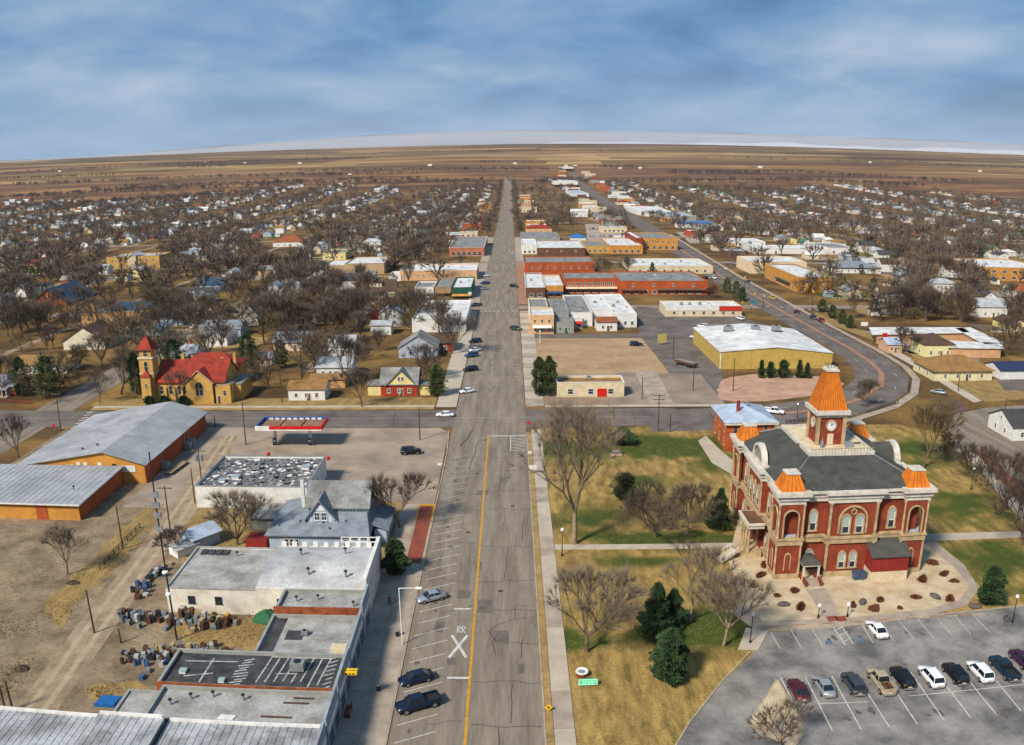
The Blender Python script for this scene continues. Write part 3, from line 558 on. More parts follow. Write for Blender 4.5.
def wins(root, W, D, face, n, z, w, h, lo=.08, hi=.92, **kw):
    rz, fn = FACE[face]
    for i in range(n):
        x, y = fn(W, D, lo + (hi - lo) * (i + .5) / n); window(root, x, y, z, w, h, rz, **kw)
_vent = {}
def vent(parent, x, y, z, kind=0, s=1.0):
    if kind not in _vent:
        a = MB()
        if kind == 0: a.box(-.8, .8, -.6, .6, .12, 1.1); a.box(-.9, .9, -.7, .7, 0, .1, 1); a.tube((0, 0, 1.1), (0, 0, 1.22), .42, .42, 10, 1)
        elif kind == 1: a.tube((0, 0, 0), (0, 0, .7), .14, .14, 7); a.tube((0, 0, .7), (0, 0, .86), .26, .2, 7, 1)
        else: a.box(-.6, .6, -.6, .6, 0, .5); a.box(-.66, .66, -.66, .66, .5, .58, 1)
        _vent[kind] = a.mesh('rooftop_unit', [STEEL, DARK] if kind < 2 else [WHITE, GLASS_PALE])
    o = put(('rooftop_unit', 'vent_pipe', 'skylight')[kind], _vent[kind], parent, (x, y, z)); o.scale = (s, s, s); return o
def awning(parent, W, D, lo, hi, z, drop, out_, m, face='S'):
    rz, fn = FACE[face]; a = Vector(fn(W, D, lo)); b = Vector(fn(W, D, hi)); L_ = (b - a).length; c = (a + b) / 2
    q = MB(); q.ext([(0, 0), (-out_, -drop), (-out_, -drop - .18), (0, -.12)], (-L_ / 2, 0, 0), (0, 1, 0), (0, 0, 1), (L_, 0, 0)); o = q.build('awning', m, parent); o.location = (c.x, c.y, z); o.rotation_euler[2] = rz; return o
def flat(name, label, cat, X0, X1, Y0, Y1, h, wm, rm, par=.45, cope=None, group=None, units=(), rz=0.0):
    W, D = X1 - X0, Y1 - Y0; cx, cy = (X0 + X1) / 2, (Y0 + Y1) / 2
    root = thing(name, label, cat, (cx, cy, zt(cx, cy)), rz, group); t = .3
    a = MB(); o_ = [(-W / 2, -D / 2), (W / 2, -D / 2), (W / 2, D / 2), (-W / 2, D / 2)]; i_ = [(-W / 2 + t, -D / 2 + t), (W / 2 - t, -D / 2 + t), (W / 2 - t, D / 2 - t), (-W / 2 + t, D / 2 - t)]
    vs = [(x, y, -.3) for x, y in o_] + [(x, y, h) for x, y in o_] + [(x, y, h) for x, y in i_] + [(x, y, h - par - .1) for x, y in i_]
    a.add(vs, [(i, (i + 1) % 4, 4 + (i + 1) % 4, 4 + i) for i in range(4)] + [(4 + i, 4 + (i + 1) % 4, 8 + (i + 1) % 4, 8 + i) for i in range(4)] + [(8 + i, 8 + (i + 1) % 4, 12 + (i + 1) % 4, 12 + i) for i in range(4)])
    a.build('wall', wm, root)
    r = MB(); r.box(-W / 2 + t, W / 2 - t, -D / 2 + t, D / 2 - t, h - par - .12, h - par); r.build('roof', rm, root)
    c = MB(); e = .06
    for x0, x1, y0, y1 in ((-W / 2 - e, W / 2 + e, -D / 2 - e, -D / 2 + t + .02), (-W / 2 - e, W / 2 + e, D / 2 - t - .02, D / 2 + e), (-W / 2 - e, -W / 2 + t + .02, -D / 2 + t + .02, D / 2 - t - .02), (W / 2 - t - .02, W / 2 + e, -D / 2 + t + .02, D / 2 - t - .02)): c.box(x0, x1, y0, y1, h + .003, h + .12)
    c.build('coping', cope or wm, root)
    for (u, v, k, s) in units: vent(root, -W / 2 + u * W, -D / 2 + v * D, h - par, k, s)
    root['W'] = W; root['D'] = D; return root
def roofbox(l, r, yf, yb, h):                     # a flat block from the rows of its roof edges: world X0, X1, Y0, Y1
    a, b, c, d = G(l, yf, h), G(r, yf, h), G(l, yb, h), G(r, yb, h)
    return a[0], b[0], (a[1] + b[1]) / 2, (c[1] + d[1]) / 2
_hs = {}
def gable_house(name, label, W, D, h, rh, wm, rm, loc, rz=0.0, group=None, cat='house', hip=False, chim=None, porch=False, nw=2, side=2, frame=None, two=False, over=.4, dormer=False, door_m=None, seams=0):
    """ridge runs along local X; front faces -Y. Parts: wall, roof, windows, door, chimney, porch"""
    root = thing(name, label, cat, loc, rz, group); W, D, h, rh = (round(v, 1) for v in (W, D, h, rh)); a = MB()
    a.add([(-W / 2, -D / 2, -.3), (W / 2, -D / 2, -.3), (W / 2, D / 2, -.3), (-W / 2, D / 2, -.3), (-W / 2, -D / 2, h), (W / 2, -D / 2, h), (W / 2, D / 2, h), (-W / 2, D / 2, h)], [(0, 1, 5, 4), (1, 2, 6, 5), (2, 3, 7, 6), (3, 0, 4, 7)] + ([] if not hip else [(4, 5, 6, 7)]))
    if not hip: a.add([(-W / 2, -D / 2, h), (-W / 2, D / 2, h), (-W / 2, 0, h + rh), (W / 2, -D / 2, h), (W / 2, D / 2, h), (W / 2, 0, h + rh)], [(1, 0, 2), (3, 4, 5)])
    a.build('wall', wm, root)
    r = MB(); o = over; s = rh / (D / 2); e = .16
    if hip:
        k = min(W, D) / 2 * .95; A = [(-W / 2 - o, -D / 2 - o), (W / 2 + o, -D / 2 - o), (W / 2 + o, D / 2 + o), (-W / 2 - o, D / 2 + o)]; z0 = h - .05
        if W >= D: R0, R1 = (-W / 2 + k, 0, h + rh), (W / 2 - k, 0, h + rh)
        else: R0, R1 = (0, -D / 2 + k, h + rh), (0, D / 2 - k, h + rh)
        vs = [(x, y, z0) for x, y in A] + [(x, y, z0 + e) for x, y in A] + [R0, R1]
        fs = [(3, 2, 1, 0)] + [(i, (i + 1) % 4, 4 + (i + 1) % 4, 4 + i) for i in range(4)]
        fs += [(4, 5, 9, 8), (5, 6, 9), (6, 7, 8, 9), (7, 4, 8)] if W >= D else [(4, 5, 8), (5, 6, 9, 8), (6, 7, 9), (7, 4, 8, 9)]
        r.add(vs, fs)
    else:
        for sg in (-1, 1):
            p0 = (sg * (D / 2 + o), h - o * s); p1 = (0, h + rh); pts = [p0, p1, (0, h + rh + e), (sg * (D / 2 + o), h - o * s + e)]
            r.ext(pts, (-W / 2 - o, 0, 0), (0, 1, 0), (0, 0, 1), (W + 2 * o, 0, 0))
    ro = r.build('roof', rm, root)
    if seams:
        q = MB()
        q.ext([(-(D / 2 + o), h - o * s + e), (0, h + rh + e), (0, h + rh + e + .06), (-(D / 2 + o), h - o * s + e + .06)], (-.03, 0, 0), (0, 1, 0), (0, 0, 1), (.06, 0, 0)); q.ext([((D / 2 + o), h - o * s + e), (0, h + rh + e), (0, h + rh + e + .06), ((D / 2 + o), h - o * s + e + .06)], (-.03, 0, 0), (0, 1, 0), (0, 0, 1), (.06, 0, 0))
        me = q.mesh('roof_seam', rm)
        for i in range(seams): put('roof_seam', me, ro, (-W / 2 + W * (i + .5) / seams, 0, 0))
    if nw:
        zz = .9
        for lvl in range(2 if two else 1):
            wins(root, W, D, 'S', nw, zz + 2.7 * lvl, 1.0, 1.3, frame=frame)
            if side:
                for f in ('E', 'W'): wins(root, W, D, f, side, zz + 2.7 * lvl, 1.0, 1.3, lo=.12, hi=.88, frame=frame)
        if not hip and rh > 1.7:
            for f in ('E', 'W'): wins(root, W, D, f, 1, h + .25, .8, 1.0, frame=frame)
        door(root, W * .06, -D / 2, 0, m=door_m)
    if chim is not None:
        c = MB(); c.box(-.35, .35, -.3, .3, 0, rh * .6 + 1.3); c.box(-.42, .42, -.37, .37, rh * .6 + 1.3, rh * .6 + 1.45); put('chimney', c.mesh('chimney', REDBRICK), root, (chim * W / 2, D * .12, h + rh * .5))
    if porch:
        p = MB(); pw = W * .55; p.ext([(0, .55), (-2.2, 0), (-2.2, -.14), (0, .4)], (-pw / 2, -D / 2, min(h, 2.5)), (0, 1, 0), (0, 0, 1), (pw, 0, 0)); pr_ = p.build('porch_roof', rm, root)
        post = MB(); post.box(-.08, .08, -.08, .08, 0, min(h, 2.5) - .02); pm = post.mesh('porch_post', WHITE)
        for u in (-1, -.33, .33, 1): put('porch_post', pm, root, (u * (pw / 2 - .12), -D / 2 - 2.05, 0))
        st = MB(); st.box(-pw / 2, pw / 2, -D / 2 - 2.2, -D / 2, -.2, .25); st.build('porch_floor', CONC, root)
    if dormer:
        d = MB(); dw = W * .34; y0 = -D * .36; z0 = h + rh * .28; zt_ = h + rh * .86
        d.box(-dw / 2, dw / 2, y0, -.05, z0, zt_ - .2); d.build('dormer', wm, root)
        d = MB(); d.ext([(y0 - .4, zt_ - .25), (0, zt_ + .02), (0, zt_ + .14), (y0 - .4, zt_ - .12)], (-dw / 2 - .3, 0, 0), (0, 1, 0), (0, 0, 1), (dw + .6, 0, 0)); d.build('dormer_roof', rm, root)
        for u in (-.3, 0, .3): window(root, u * dw, y0, z0 + .35, .8, max(.5, zt_ - z0 - .9), frame=frame)
    return root
# ------------------------------------------------------------------ the red brick courthouse
def arch_pts(w, h, n=8, pointed=False, x0=0.0, z0=0.0):
    r = w / 2
    if pointed: top = [(-r + 0.0, h - 1.3 * r), (-r * .8, h - .62 * r), (-r * .42, h - .2 * r), (0, h), (r * .42, h - .2 * r), (r * .8, h - .62 * r), (r, h - 1.3 * r)]
    else: top = [(-r * cos(pi * i / n), h - r + r * sin(pi * i / n)) for i in range(n + 1)]
    return [(x + x0, z + z0) for x, z in [(-r, 0)] + top + [(r, 0)]]
CX0, CY0 = 41.7, 119.8
CW, CD = 25.2, 29.0
H1, HB, H2 = 5.9, 7.1, 12.9                           # top of lower storey, top of the band, foot of the cornice
HT = 14.9
ch = thing('courthouse', 'red brick courthouse with orange corner caps and tall clock tower', 'courthouse', (CX0, CY0, 0))
def part(name, mb, m, parent=ch): return mb.build(name, m, parent)
TW = 4.0
# main walls with recesses, storey by storey
b = MB(); b.box(1.0, CW - 1.0, 1.3, CD - 1.3, -.2, H2); part('wall', b, REDBRICK)
b = MB(); b.box(8.3, 16.6, .2, 1.28, -.2, H2); part('centre_bay', b, REDBRICK)
b = MB(); b.box(.1, .98, 10.4, 18.6, -.2, H2); part('side_bay', b, REDBRICK)
b = MB(); b.box(CW - .98, CW - .1, 10.4, 18.6, -.2, H2); part('side_bay', b, REDBRICK)
for x0, x1, y0, y1 in ((3.9, 8.2, .9, 1.29), (16.7, CW - 4.1, .9, 1.29), (8.2, 16.7, -.1, .19), (.55, .99, 4, 10.3), (.55, .99, 18.7, CD - 4)): MB().box(x0, x1, y0, y1, -.2, .85).build('stone_plinth', STONE, ch)
def band(name, z0, z1, ex, m, cut=None):
    e = ex
    def bx(*a): MB().box(*a).build(name, m, ch)
    bx(TW - .1, 8.1 - e, .98 - e, 1.3, z0, z1); bx(16.8 + e, CW - TW + .1, .98 - e, 1.3, z0, z1); bx(8.1 - e, 16.8 + e, -.02 - e, 1.302, z0, z1)
    bx(.68 - e, 1.0, TW, 10.2 - e, z0, z1); bx(.68 - e, 1.0, 18.8 + e, CD - TW, z0, z1); bx(-.12 - e, 1.002, 10.2 - e, 18.8 + e, z0, z1)
    bx(CW - 1, CW - .68 + e, TW, 10.2 - e, z0, z1); bx(CW - 1, CW - .68 + e, 18.8 + e, CD - TW, z0, z1); bx(CW - 1.002, CW + .12 + e, 10.2 - e, 18.8 + e, z0, z1)
    bx(TW, CW - TW, CD - 1.3, CD - .9 + e, z0, z1)
band('stone_band', H1, HB - .35, .12, STONE); band('stone_ledge', HB - .35, HB, .26, STONE)
band('frieze', H2, H2 + .75, .08, CORNICE); band('cornice_lower', H2 + .75, H2 + 1.3, .3, CORNICE); band('cornice_rim', H2 + 1.3, H2 + 1.5, .5, ROOF_LIGHTBLUE); band('cornice_upper', H2 + 1.5, HT, .72, CORNICE)
pil = MB(); pil.box(-.22, .22, -.2, 0, 0, 1)
def pilaster(x, y, z0, z1, rz=0.0):
    q = MB(); q.box(-.2, .2, -.2, .02, 0, z1 - z0); q.box(-.28, .28, -.28, .02, z1 - z0 - .35, z1 - z0 - .002); q.box(-.28, .28, -.27, .02, .002, .3)
    o = q.build('pilaster', STONE, ch); o.location = (x, y, z0); o.rotation_euler[2] = rz
for x in (8.5, 16.4): pilaster(x, .18, .85, H1 - .01); pilaster(x, .18, HB + .01, H2 - .01)
for y in (10.65, 18.35): pilaster(.08, y, .85, H1 - .01, -pi / 2); pilaster(.08, y, HB + .01, H2 - .01, -pi / 2)
# pointed and arched windows with stone surrounds
def cwin(x, y, z, w, h, rz=0.0, pointed=True, pane=None):
    o = arch_pts(w + .5, h + .28, pointed=pointed); i = arch_pts(w, h, pointed=pointed); f = MB(); f.ring(o, [(a, max(b, .06)) for a, b in i], (0, 0, 0), (1, 0, 0), (0, 0, 1), (0, -.16, 0)); f.box(-w / 2 - .35, w / 2 + .35, -.24, 0, -.2, -.002)
    t = put('window', f.mesh('window', STONE), ch, (x, y, z), rz)
    g = MB(); g.ext(arch_pts(w, h, pointed=pointed), (0, -.02, 0), (1, 0, 0), (0, 0, 1), (0, -.03, 0)); g.build('pane', pane or GLASS_PALE, t)
    g = MB(); g.box(-w / 2 + .08, w / 2 - .08, -.075, -.06, .08, h * .34); g.build('lower_pane', GLASS, t)
    s = MB(); s.box(-w / 2, w / 2, -.1, -.052, h * .36, h * .36 + .1); s.box(-w / 2, -w / 2 + .09, -.1, -.052, 0, h * .75); s.box(w / 2 - .09, w / 2, -.1, -.052, 0, h * .75); s.build('sash', WHITE, t)
    return t
cwin(6.1, 1.3, 1.5, 1.05, 2.9); cwin(6.1, 1.3, HB + .7, 1.05, 3.5); cwin(19.6, 1.3, HB + .7, 1.05, 3.5)
cwin(11.3, .2, 1.5, 1.0, 2.8); cwin(13.2, .2, 1.5, 1.0, 2.8)
cwin(11.3, .2, HB + .5, 1.15, 3.1, pointed=False); cwin(13.6, .2, HB + .5, 1.15, 3.1, pointed=False)
b = MB(); b.ring(arch_pts(5.0, 4.8, 12), arch_pts(4.5, 4.5, 12), (12.45, .2, HB + .45), (1, 0, 0), (0, 0, 1), (0, -.24, 0)); b.lathe([(.42, 0), (.42, .05)], (0, 0, 0), 12); part('great_arch', MB().ring(arch_pts(5.0, 4.8, 12), arch_pts(4.4, 4.5, 12), (12.45, .2, HB + .45), (1, 0, 0), (0, 0, 1), (0, -.24, 0)), STONE)
rd = [(.5 * cos(2 * pi * i / 14), .5 * sin(2 * pi * i / 14)) for i in range(15)]; ri = [(.34 * cos(2 * pi * i / 14), .34 * sin(2 * pi * i / 14)) for i in range(15)]
part('rose_ring', MB().ring(rd, ri, (12.45, .2, HB + 4.15), (1, 0, 0), (0, 0, 1), (0, -.2, 0)), STONE)
for y in (12.3, 14.5, 16.7): cwin(.1, y, HB + .7, 1.1, 3.6, -pi / 2)
for y in (6.0, 8.6, 20.6, 23.2): cwin(1.0, y, HB + .7, 1.0, 3.5, -pi / 2); cwin(1.0, y, 1.4, 1.0, 2.8, -pi / 2); cwin(CW - 1.0, y, HB + .7, 1.0, 3.5, pi / 2); cwin(CW - 1.0, y, 1.4, 1.0, 2.8, pi / 2)
# four corner towers with open arched loggias and orange caps
def corner(x, y, sx, sy):
    """footprint x..x+TW, y..y+TW; sx, sy = outward signs"""
    b = MB(); b.box(x, x + TW, y, y + TW, .85, H1); part('tower_base', b, REDBRICK); b = MB(); b.box(x - .12, x + TW + .12, y - .12, y + TW + .12, -.2, .85); part('tower_plinth', b, STONE)
    b = MB(); b.box(x - .2, x + TW + .2, y - .2, y + TW + .2, H1 + .002, HB - .3); b.box(x - .36, x + TW + .36, y - .36, y + TW + .36, HB - .3, HB + .01); part('tower_ledge', b, STONE)
    fx = x - .001 if sx < 0 else x + TW + .001; fy = y - .001 if sy < 0 else y + TW + .001
    for face in ('x', 'y'):                      # blind niche below, open arch above
        if face == 'y': o, u, n = (x + TW / 2, fy, 0), (1, 0, 0), (0, .12 * sy, 0)
        else: o, u, n = (fx, y + TW / 2, 0), (0, 1, 0), (.12 * sx, 0, 0)
        q = MB(); q.ring(arch_pts(1.15, 3.2, pointed=True, z0=1.4), [(a, max(c, 1.52)) for a, c in arch_pts(.85, 2.95, pointed=True, z0=1.4)], o, u, (0, 0, 1), n); part('niche_frame', q, STONE)
        d = .45; oo = Vector(o) - Vector(n) * (d / .12); hw = TW / 2
        A = arch_pts(2.3, 4.7, 10, z0=HB); outl = [(-hw, HB)] + [(-hw, A[i][1]) if i < 3 else (-hw + (i - 3) / (len(A) - 7) * 2 * hw if len(A) - 4 >= i >= 3 else hw, H2 - .002) if 3 <= i <= len(A) - 4 else (hw, A[i][1]) for i in range(1, len(A) - 1)] + [(hw, HB)]
        q = MB(); q.ring(outl, A, oo, u, (0, 0, 1), Vector(n) * (d / .12)); part('arch_wall', q, REDBRICK)
        q = MB(); q.ring(arch_pts(2.75, 4.92, 10, z0=HB + .01), arch_pts(2.3, 4.7, 10, z0=HB + .01), o, u, (0, 0, 1), Vector(n) * 1.6); part('arch_trim', q, STONE)
    col = MB(); col.lathe([(.26, 0), (.26, .25), (.19, .35), (.17, H2 - HB - .5), (.27, H2 - HB - .3), (.27, H2 - HB - .01)], n=10); cm = col.mesh('column', STONE)
    for u_, v_ in ((-.02, -.02), (TW + .02, -.02), (-.02, TW + .02), (TW + .02, TW + .02)): put('column', cm, ch, (x + u_, y + v_, HB + .01))
    lo = MB(); lo.lathe([(.24, 0), (.2, .3), (.17, H1 - 1.2), (.25, H1 - .9), (.25, H1 - .86)], n=8); lm = lo.mesh('lower_column', STONE)
    for u_, v_ in ((-.02, -.02), (TW + .02, -.02), (-.02, TW + .02)): put('lower_column', lm, ch, (x + u_, y + v_, .86))
    b = MB(); b.box(x + .5, x + TW - .5, y + .5, y + TW - .5, HB + .02, HB + .1); part('loggia_floor', b, BLUEGREY)
    b = MB(); b.box(x - .15, x + TW + .15, y - .15, y + TW + .15, H2, H2 + .72); b.box(x - .42, x + TW + .42, y - .42, y + TW + .42, H2 + .72, H2 + 1.28); b.box(x - .85, x + TW + .85, y - .85, y + TW + .85, H2 + 1.48, H2 + 2.1); part('tower_cornice', b, CORNICE)
    b = MB(); b.box(x - .64, x + TW + .64, y - .64, y + TW + .64, H2 + 1.28, H2 + 1.48); part('tower_cornice_rim', b, ROOF_LIGHTBLUE)
    c0, c1 = [(x + a * TW, y + c * TW) for a, c in ((0, 0), (1, 0), (1, 1), (0, 1))], [(x + TW / 2 + a, y + TW / 2 + c) for a, c in ((-1, -1), (1, -1), (1, 1), (-1, 1))]
    b = MB(); cap = [[(p, q, H2 + 2.1) for p, q in c0], [(p, q, H2 + 4.6) for p, q in c1]]; b.loft(cap); co = part('cap_roof', b, COPPER)
    b = MB(); b.box(x + .85, x + TW - .85, y + .85, y + TW - .85, H2 + 4.6, H2 + 4.82); part('cap_crown', b, CORNICE)
    for e in range(4):
        p0, p1 = Vector((*c0[e], H2 + 2.1)), Vector((*c0[(e + 1) % 4], H2 + 2.1)); q0, q1 = Vector((*c1[e], H2 + 4.6)), Vector((*c1[(e + 1) % 4], H2 + 4.6))
        for t in (.2, .4, .6, .8): MB().tube(p0.lerp(p1, t), q0.lerp(q1, t), .05, .05, 4).build('cap_seam', COPPERSEAM, co)
corner(0, 0, -1, -1); corner(CW - TW, 0, 1, -1); corner(0, CD - TW, -1, 1); corner(CW - TW, CD - TW, 1, 1)
# dark hipped roof up to the flat deck
DX0, DX1, DY0, DY1, HD = 7.6, 18.8, 9.4, 24.6, 17.6
b = MB(); e = .3; A = [(e, e), (CW - e, e), (CW - e, CD - e), (e, CD - e)]; B = [(DX0, DY0), (DX1, DY0), (DX1, DY1), (DX0, DY1)]
b.loft([[(x, y, HT - .5) for x, y in A], [(x, y, HT + .02) for x, y in A], [(x, y, HD) for x, y in B]]); part('main_roof', b, COURTROOF)
for (p_, q_) in zip(A, B): MB().tube((*p_, HT + .03), (*q_, HD + .02), .12, .12, 5).build('hip_ridge', MATS['grey_roof_felt'], ch)
b = MB(); b.box(DX0 - .25, DX1 + .25, DY0 - .25, DY0 + .25, HD - .2, HD + .55); b.box(DX0 - .25, DX1 + .25, DY1 - .25, DY1 + .25, HD - .2, HD + .55); b.box(DX0 - .25, DX0 + .25, DY0 + .25, DY1 - .25, HD - .2, HD + .55); b.box(DX1 - .25, DX1 + .25, DY0 + .25, DY1 - .25, HD - .2, HD + .55); part('deck_kerb', b, CORNICE)
b = MB(); b.box(DX0 + .25, DX1 - .25, DY0 + .25, DY1 - .25, HD - .1, HD + .12); part('roof_deck', b, CREAM)
bal = MB(); bal.box(-.05, .05, -.05, .05, 0, .45); bm_ = bal.mesh('baluster', GREYWALL)
for k in range(19): put('baluster', bm_, ch, (DX0 + .4 + k * .57, DY0, HD + .55))
b = MB(); b.box(DX0, DX1, DY0 - .06, DY0 + .06, HD + 1.0, HD + 1.1); part('handrail', b, GREYWALL)
# curved white pediments over the side bays
for x, sx in ((.1, -1), (CW - .1, 1)):
    n = 14; R = 3.0; o_ = [(-R * cos(pi * i / n), HT + .35 + R * .98 * sin(pi * i / n)) for i in range(n + 1)]; i_ = [(-(R - .5) * cos(pi * i / n), HT + .35 + (R - .5) * .98 * sin(pi * i / n)) for i in range(n + 1)]
    part('curved_pediment', MB().ring(o_, i_, (x, 14.5, 0), (0, 1, 0), (0, 0, 1), (-sx * 1.0, 0, 0)), CORNICE); part('pediment_panel', MB().ext(i_, (x - sx * .3, 14.5, 0), (0, 1, 0), (0, 0, 1), (-sx * .4, 0, 0)), ROOF_GREY)
    b = MB(); b.box(min(x, x - sx * 1.1), max(x, x - sx * 1.1), 10.6, 18.4, HT + .003, HT + .36); part('pediment_base', b, CORNICE)
    b = MB(); q = [(-3.0, HT), (0, HT + 3.1), (3.0, HT)]; b.ext(q, (x - sx * .75, 14.5, 0), (0, 1, 0), (0, 0, 1), (-sx * 7.0, 0, 0)); part('cross_roof', b, COURTROOF)
# clock tower
TX, TY, TS, H3 = 12.8, 16.6, 2.35, 22.7
b = MB(); b.box(TX - TS, TX + TS, TY - TS, TY + TS, HD + .1, H3); part('clock_stage', b, REDBRICK)
for sx in (-1, 1):
    for sy in (-1, 1): MB().box(TX + sx * TS - .28, TX + sx * TS + .28, TY + sy * TS - .28, TY + sy * TS + .28, HD + .12, H3 - .01).build('corner_pilaster', STONE, ch)
b = MB(); b.box(TX - TS - .35, TX + TS + .35, TY - TS - .35, TY + TS + .35, H3, H3 + .5); b.box(TX - TS - .75, TX + TS + .75, TY - TS - .75, TY + TS + .75, H3 + .5, H3 + 1.2); part('clock_cornice', b, CORNICE)
def clock(x, y, rz):
    d = put('clock_face', MB().ext([(.85 * cos(2 * pi * i / 20), .85 * sin(2 * pi * i / 20)) for i in range(20)], (0, 0, 0), (1, 0, 0), (0, 0, 1), (0, -.12, 0)).mesh('clock_face', WHITE), ch, (x, y, 21.2), rz)
    MB().ring([(1.02 * cos(2 * pi * i / 20), 1.02 * sin(2 * pi * i / 20)) for i in range(21)], [(.83 * cos(2 * pi * i / 20), .83 * sin(2 * pi * i / 20)) for i in range(21)], (0, 0, 0), (1, 0, 0), (0, 0, 1), (0, -.2, 0)).build('clock_ring', STONE, d)
    h = MB(); h.ext([(-.05, -.1), (.05, -.1), (.42, .38), (.34, .42)], (0, -.125, 0), (1, 0, 0), (0, 0, 1), (0, -.03, 0)); h.box(-.04, .04, -.17, -.14, -.12, .68); h.build('clock_hands', DARK, d)
    t = MB()
    for i in range(12): a = 2 * pi * i / 12; t.ext([(.66 * sin(a) - .04, .66 * cos(a) - .04), (.66 * sin(a) + .04, .66 * cos(a) - .04), (.66 * sin(a) + .04, .66 * cos(a) + .04), (.66 * sin(a) - .04, .66 * cos(a) + .04)], (0, -.125, 0), (1, 0, 0), (0, 0, 1), (0, -.02, 0))
    stuff(t.build('hour_marks', DARK, d))
clock(TX, TY - TS, 0); clock(TX - TS, TY, -pi / 2); clock(TX + TS, TY, pi / 2)
b = MB(); b.box(TX - .55, TX + .55, TY - TS - .06, TY - TS - .002, HD + .2, HD + 2.1); part('tower_door', b, CREAM)
c0 = [(TX - TS - .3, TY - TS - .3), (TX + TS + .3, TY - TS - .3), (TX + TS + .3, TY + TS + .3), (TX - TS - .3, TY + TS + .3)]; c1 = [(TX - .95, TY - .95), (TX + .95, TY - .95), (TX + .95, TY + .95), (TX - .95, TY + .95)]; HS = 30.3
b = MB(); b.loft([[(p, q, H3 + 1.2) for p, q in c0], [(p, q, HS) for p, q in c1]]); sp = part('spire_roof', b, COPPER)
sm = []
for e in range(4):
    p0, p1 = Vector((*c0[e], H3 + 1.2)), Vector((*c0[(e + 1) % 4], H3 + 1.2)); q0, q1 = Vector((*c1[e], HS)), Vector((*c1[(e + 1) % 4], HS))
    for t in (0, .1, .2, .3, .4, .5, .6, .7, .8, .9): MB().tube(p0.lerp(p1, t), q0.lerp(q1, t), .06, .045, 4).build('spire_seam', COPPERSEAM, sp)
b = MB(); b.box(TX - 1.15, TX + 1.15, TY - 1.15, TY + 1.15, HS, HS + .35); b.box(TX - .9, TX + .9, TY - .9, TY + .9, HS + .35, HS + .7); part('spire_crown', b, CORNICE)
b = MB()
for k in range(4):
    for sx in (-1, 1): b.box(TX - .85 + k * .57 - .03, TX - .85 + k * .57 + .03, TY + sx * .85 - .03, TY + sx * .85 + .03, HS + .7, HS + 1.3); b.box(TX + sx * .85 - .03, TX + sx * .85 + .03, TY - .85 + k * .57 - .028, TY - .85 + k * .57 + .028, HS + .7, HS + 1.28)
b.box(TX - .9, TX + .9, TY - .89, TY - .82, HS + 1.3, HS + 1.36); stuff(part('spire_cresting', b, DARK))
b = MB(); b.lathe([(.3, 0), (.3, .9), (.2, 1.15), (.12, 1.3), (.16, 1.5), (.05, 1.7)], (TX - 1.9, TY - TS - 1.4, HD + .12), 9); part('deck_vent', b, ROOF_SLATE); b = MB(); b.box(TX + 2.4, TX + 3.6, TY - TS - 1.8, TY - TS - .9, HD + .12, HD + 1.0); part('deck_unit', b, ROOF_SLATE)
# west porch
b = MB(); b.box(-2.5, .05, 7.6, 12.6, 0, 1.2); part('porch_floor', b, STONE); b = MB(); b.box(-2.7, .08, 7.2, 13.0, 5.6, 6.2); b.box(-2.9, .1, 7.0, 13.2, 6.2, 6.5); part('porch_cornice', b, CORNICE); b = MB(); b.box(-2.5, .06, 7.5, 12.7, 6.5, 6.62); part('porch_roof', b, BROWNWALL)
pc = MB(); pc.lathe([(.3, 0), (.3, .3), (.22, .4), (.2, 3.9), (.3, 4.1), (.3, 4.38)], n=10); pm = pc.mesh('porch_column', STONE)
for x in (-2.3, ):
    for y in (7.8, 9.4, 10.9, 12.4): put('porch_column', pm, ch, (x, y, 1.21))
for k in range(5): b = MB(); b.box(-2.5 - (k + 1) * .4, -2.5 - k * .4, 8.4, 11.8, 0, 1.0 - k * .2); part('porch_step', b, STONE)
rm_ = MB(); rm_.ext([(0, 0), (3.6, 1.1), (3.6, 1.25), (0, .15)], (-7.0, 6.0, .1), (.88, .48, 0), (0, 0, 1), (-.9, 1.6, 0)); part('access_ramp', rm_, CONC2)
for s in (0, 1): b = MB(); b.ext([(0, .9), (3.6, 2.0), (3.6, 2.08), (0, .98)], (-7.0 - s * .9, 6.0 + s * 1.6, .1), (.88, .48, 0), (0, 0, 1), (-.05, .08, 0)); [b.tube((-7.0 - s * .9 + .88 * t, 6.0 + s * 1.6 + .48 * t, .2 + t * .305), (-7.0 - s * .9 + .88 * t, 6.0 + s * 1.6 + .48 * t, 1.1 + t * .305), .04, .04, 5) for t in (.2, 1, 1.8, 2.6, 3.4)]; part('ramp_rail', b, WHITE)
# south entrance hut and the lean-to against the right corner
hut = thing('entrance_hut', 'small cream entrance porch with dark hipped roof at courthouse basement door', 'porch', (CX0 + 5.7, CY0 - 1.4, 0))
b = MB(); b.box(-1.5, 1.5, -.2, 1.95, 2.75, 3.0); b.build('eaves', CORNICE, hut); b = MB(); b.loft([[(-1.6, -.3, 3.0), (1.6, -.3, 3.0), (1.6, 2.05, 3.0), (-1.6, 2.05, 3.0)], [(-.5, .7, 4.1), (.5, .7, 4.1), (.5, 2.05, 4.1), (-.5, 2.05, 4.1)]]); b.build('roof', COURTROOF, hut)
for x in (-1.25, 1.25): b = MB(); b.box(x - .14, x + .14, -.1, .18, 0, 2.75); b.build('post', CORNICE, hut); b = MB(); b.box(x - .1, x + .1, -1.9, 1.9, .0, 1.0); b.build('side_wall', REDBRICK, hut)
for k in range(4): b = MB(); b.box(-1.1, 1.1, -1.7 + k * .45, -1.25 + k * .45, 0, .15 + .15 * k); b.build('step', CONC, hut)
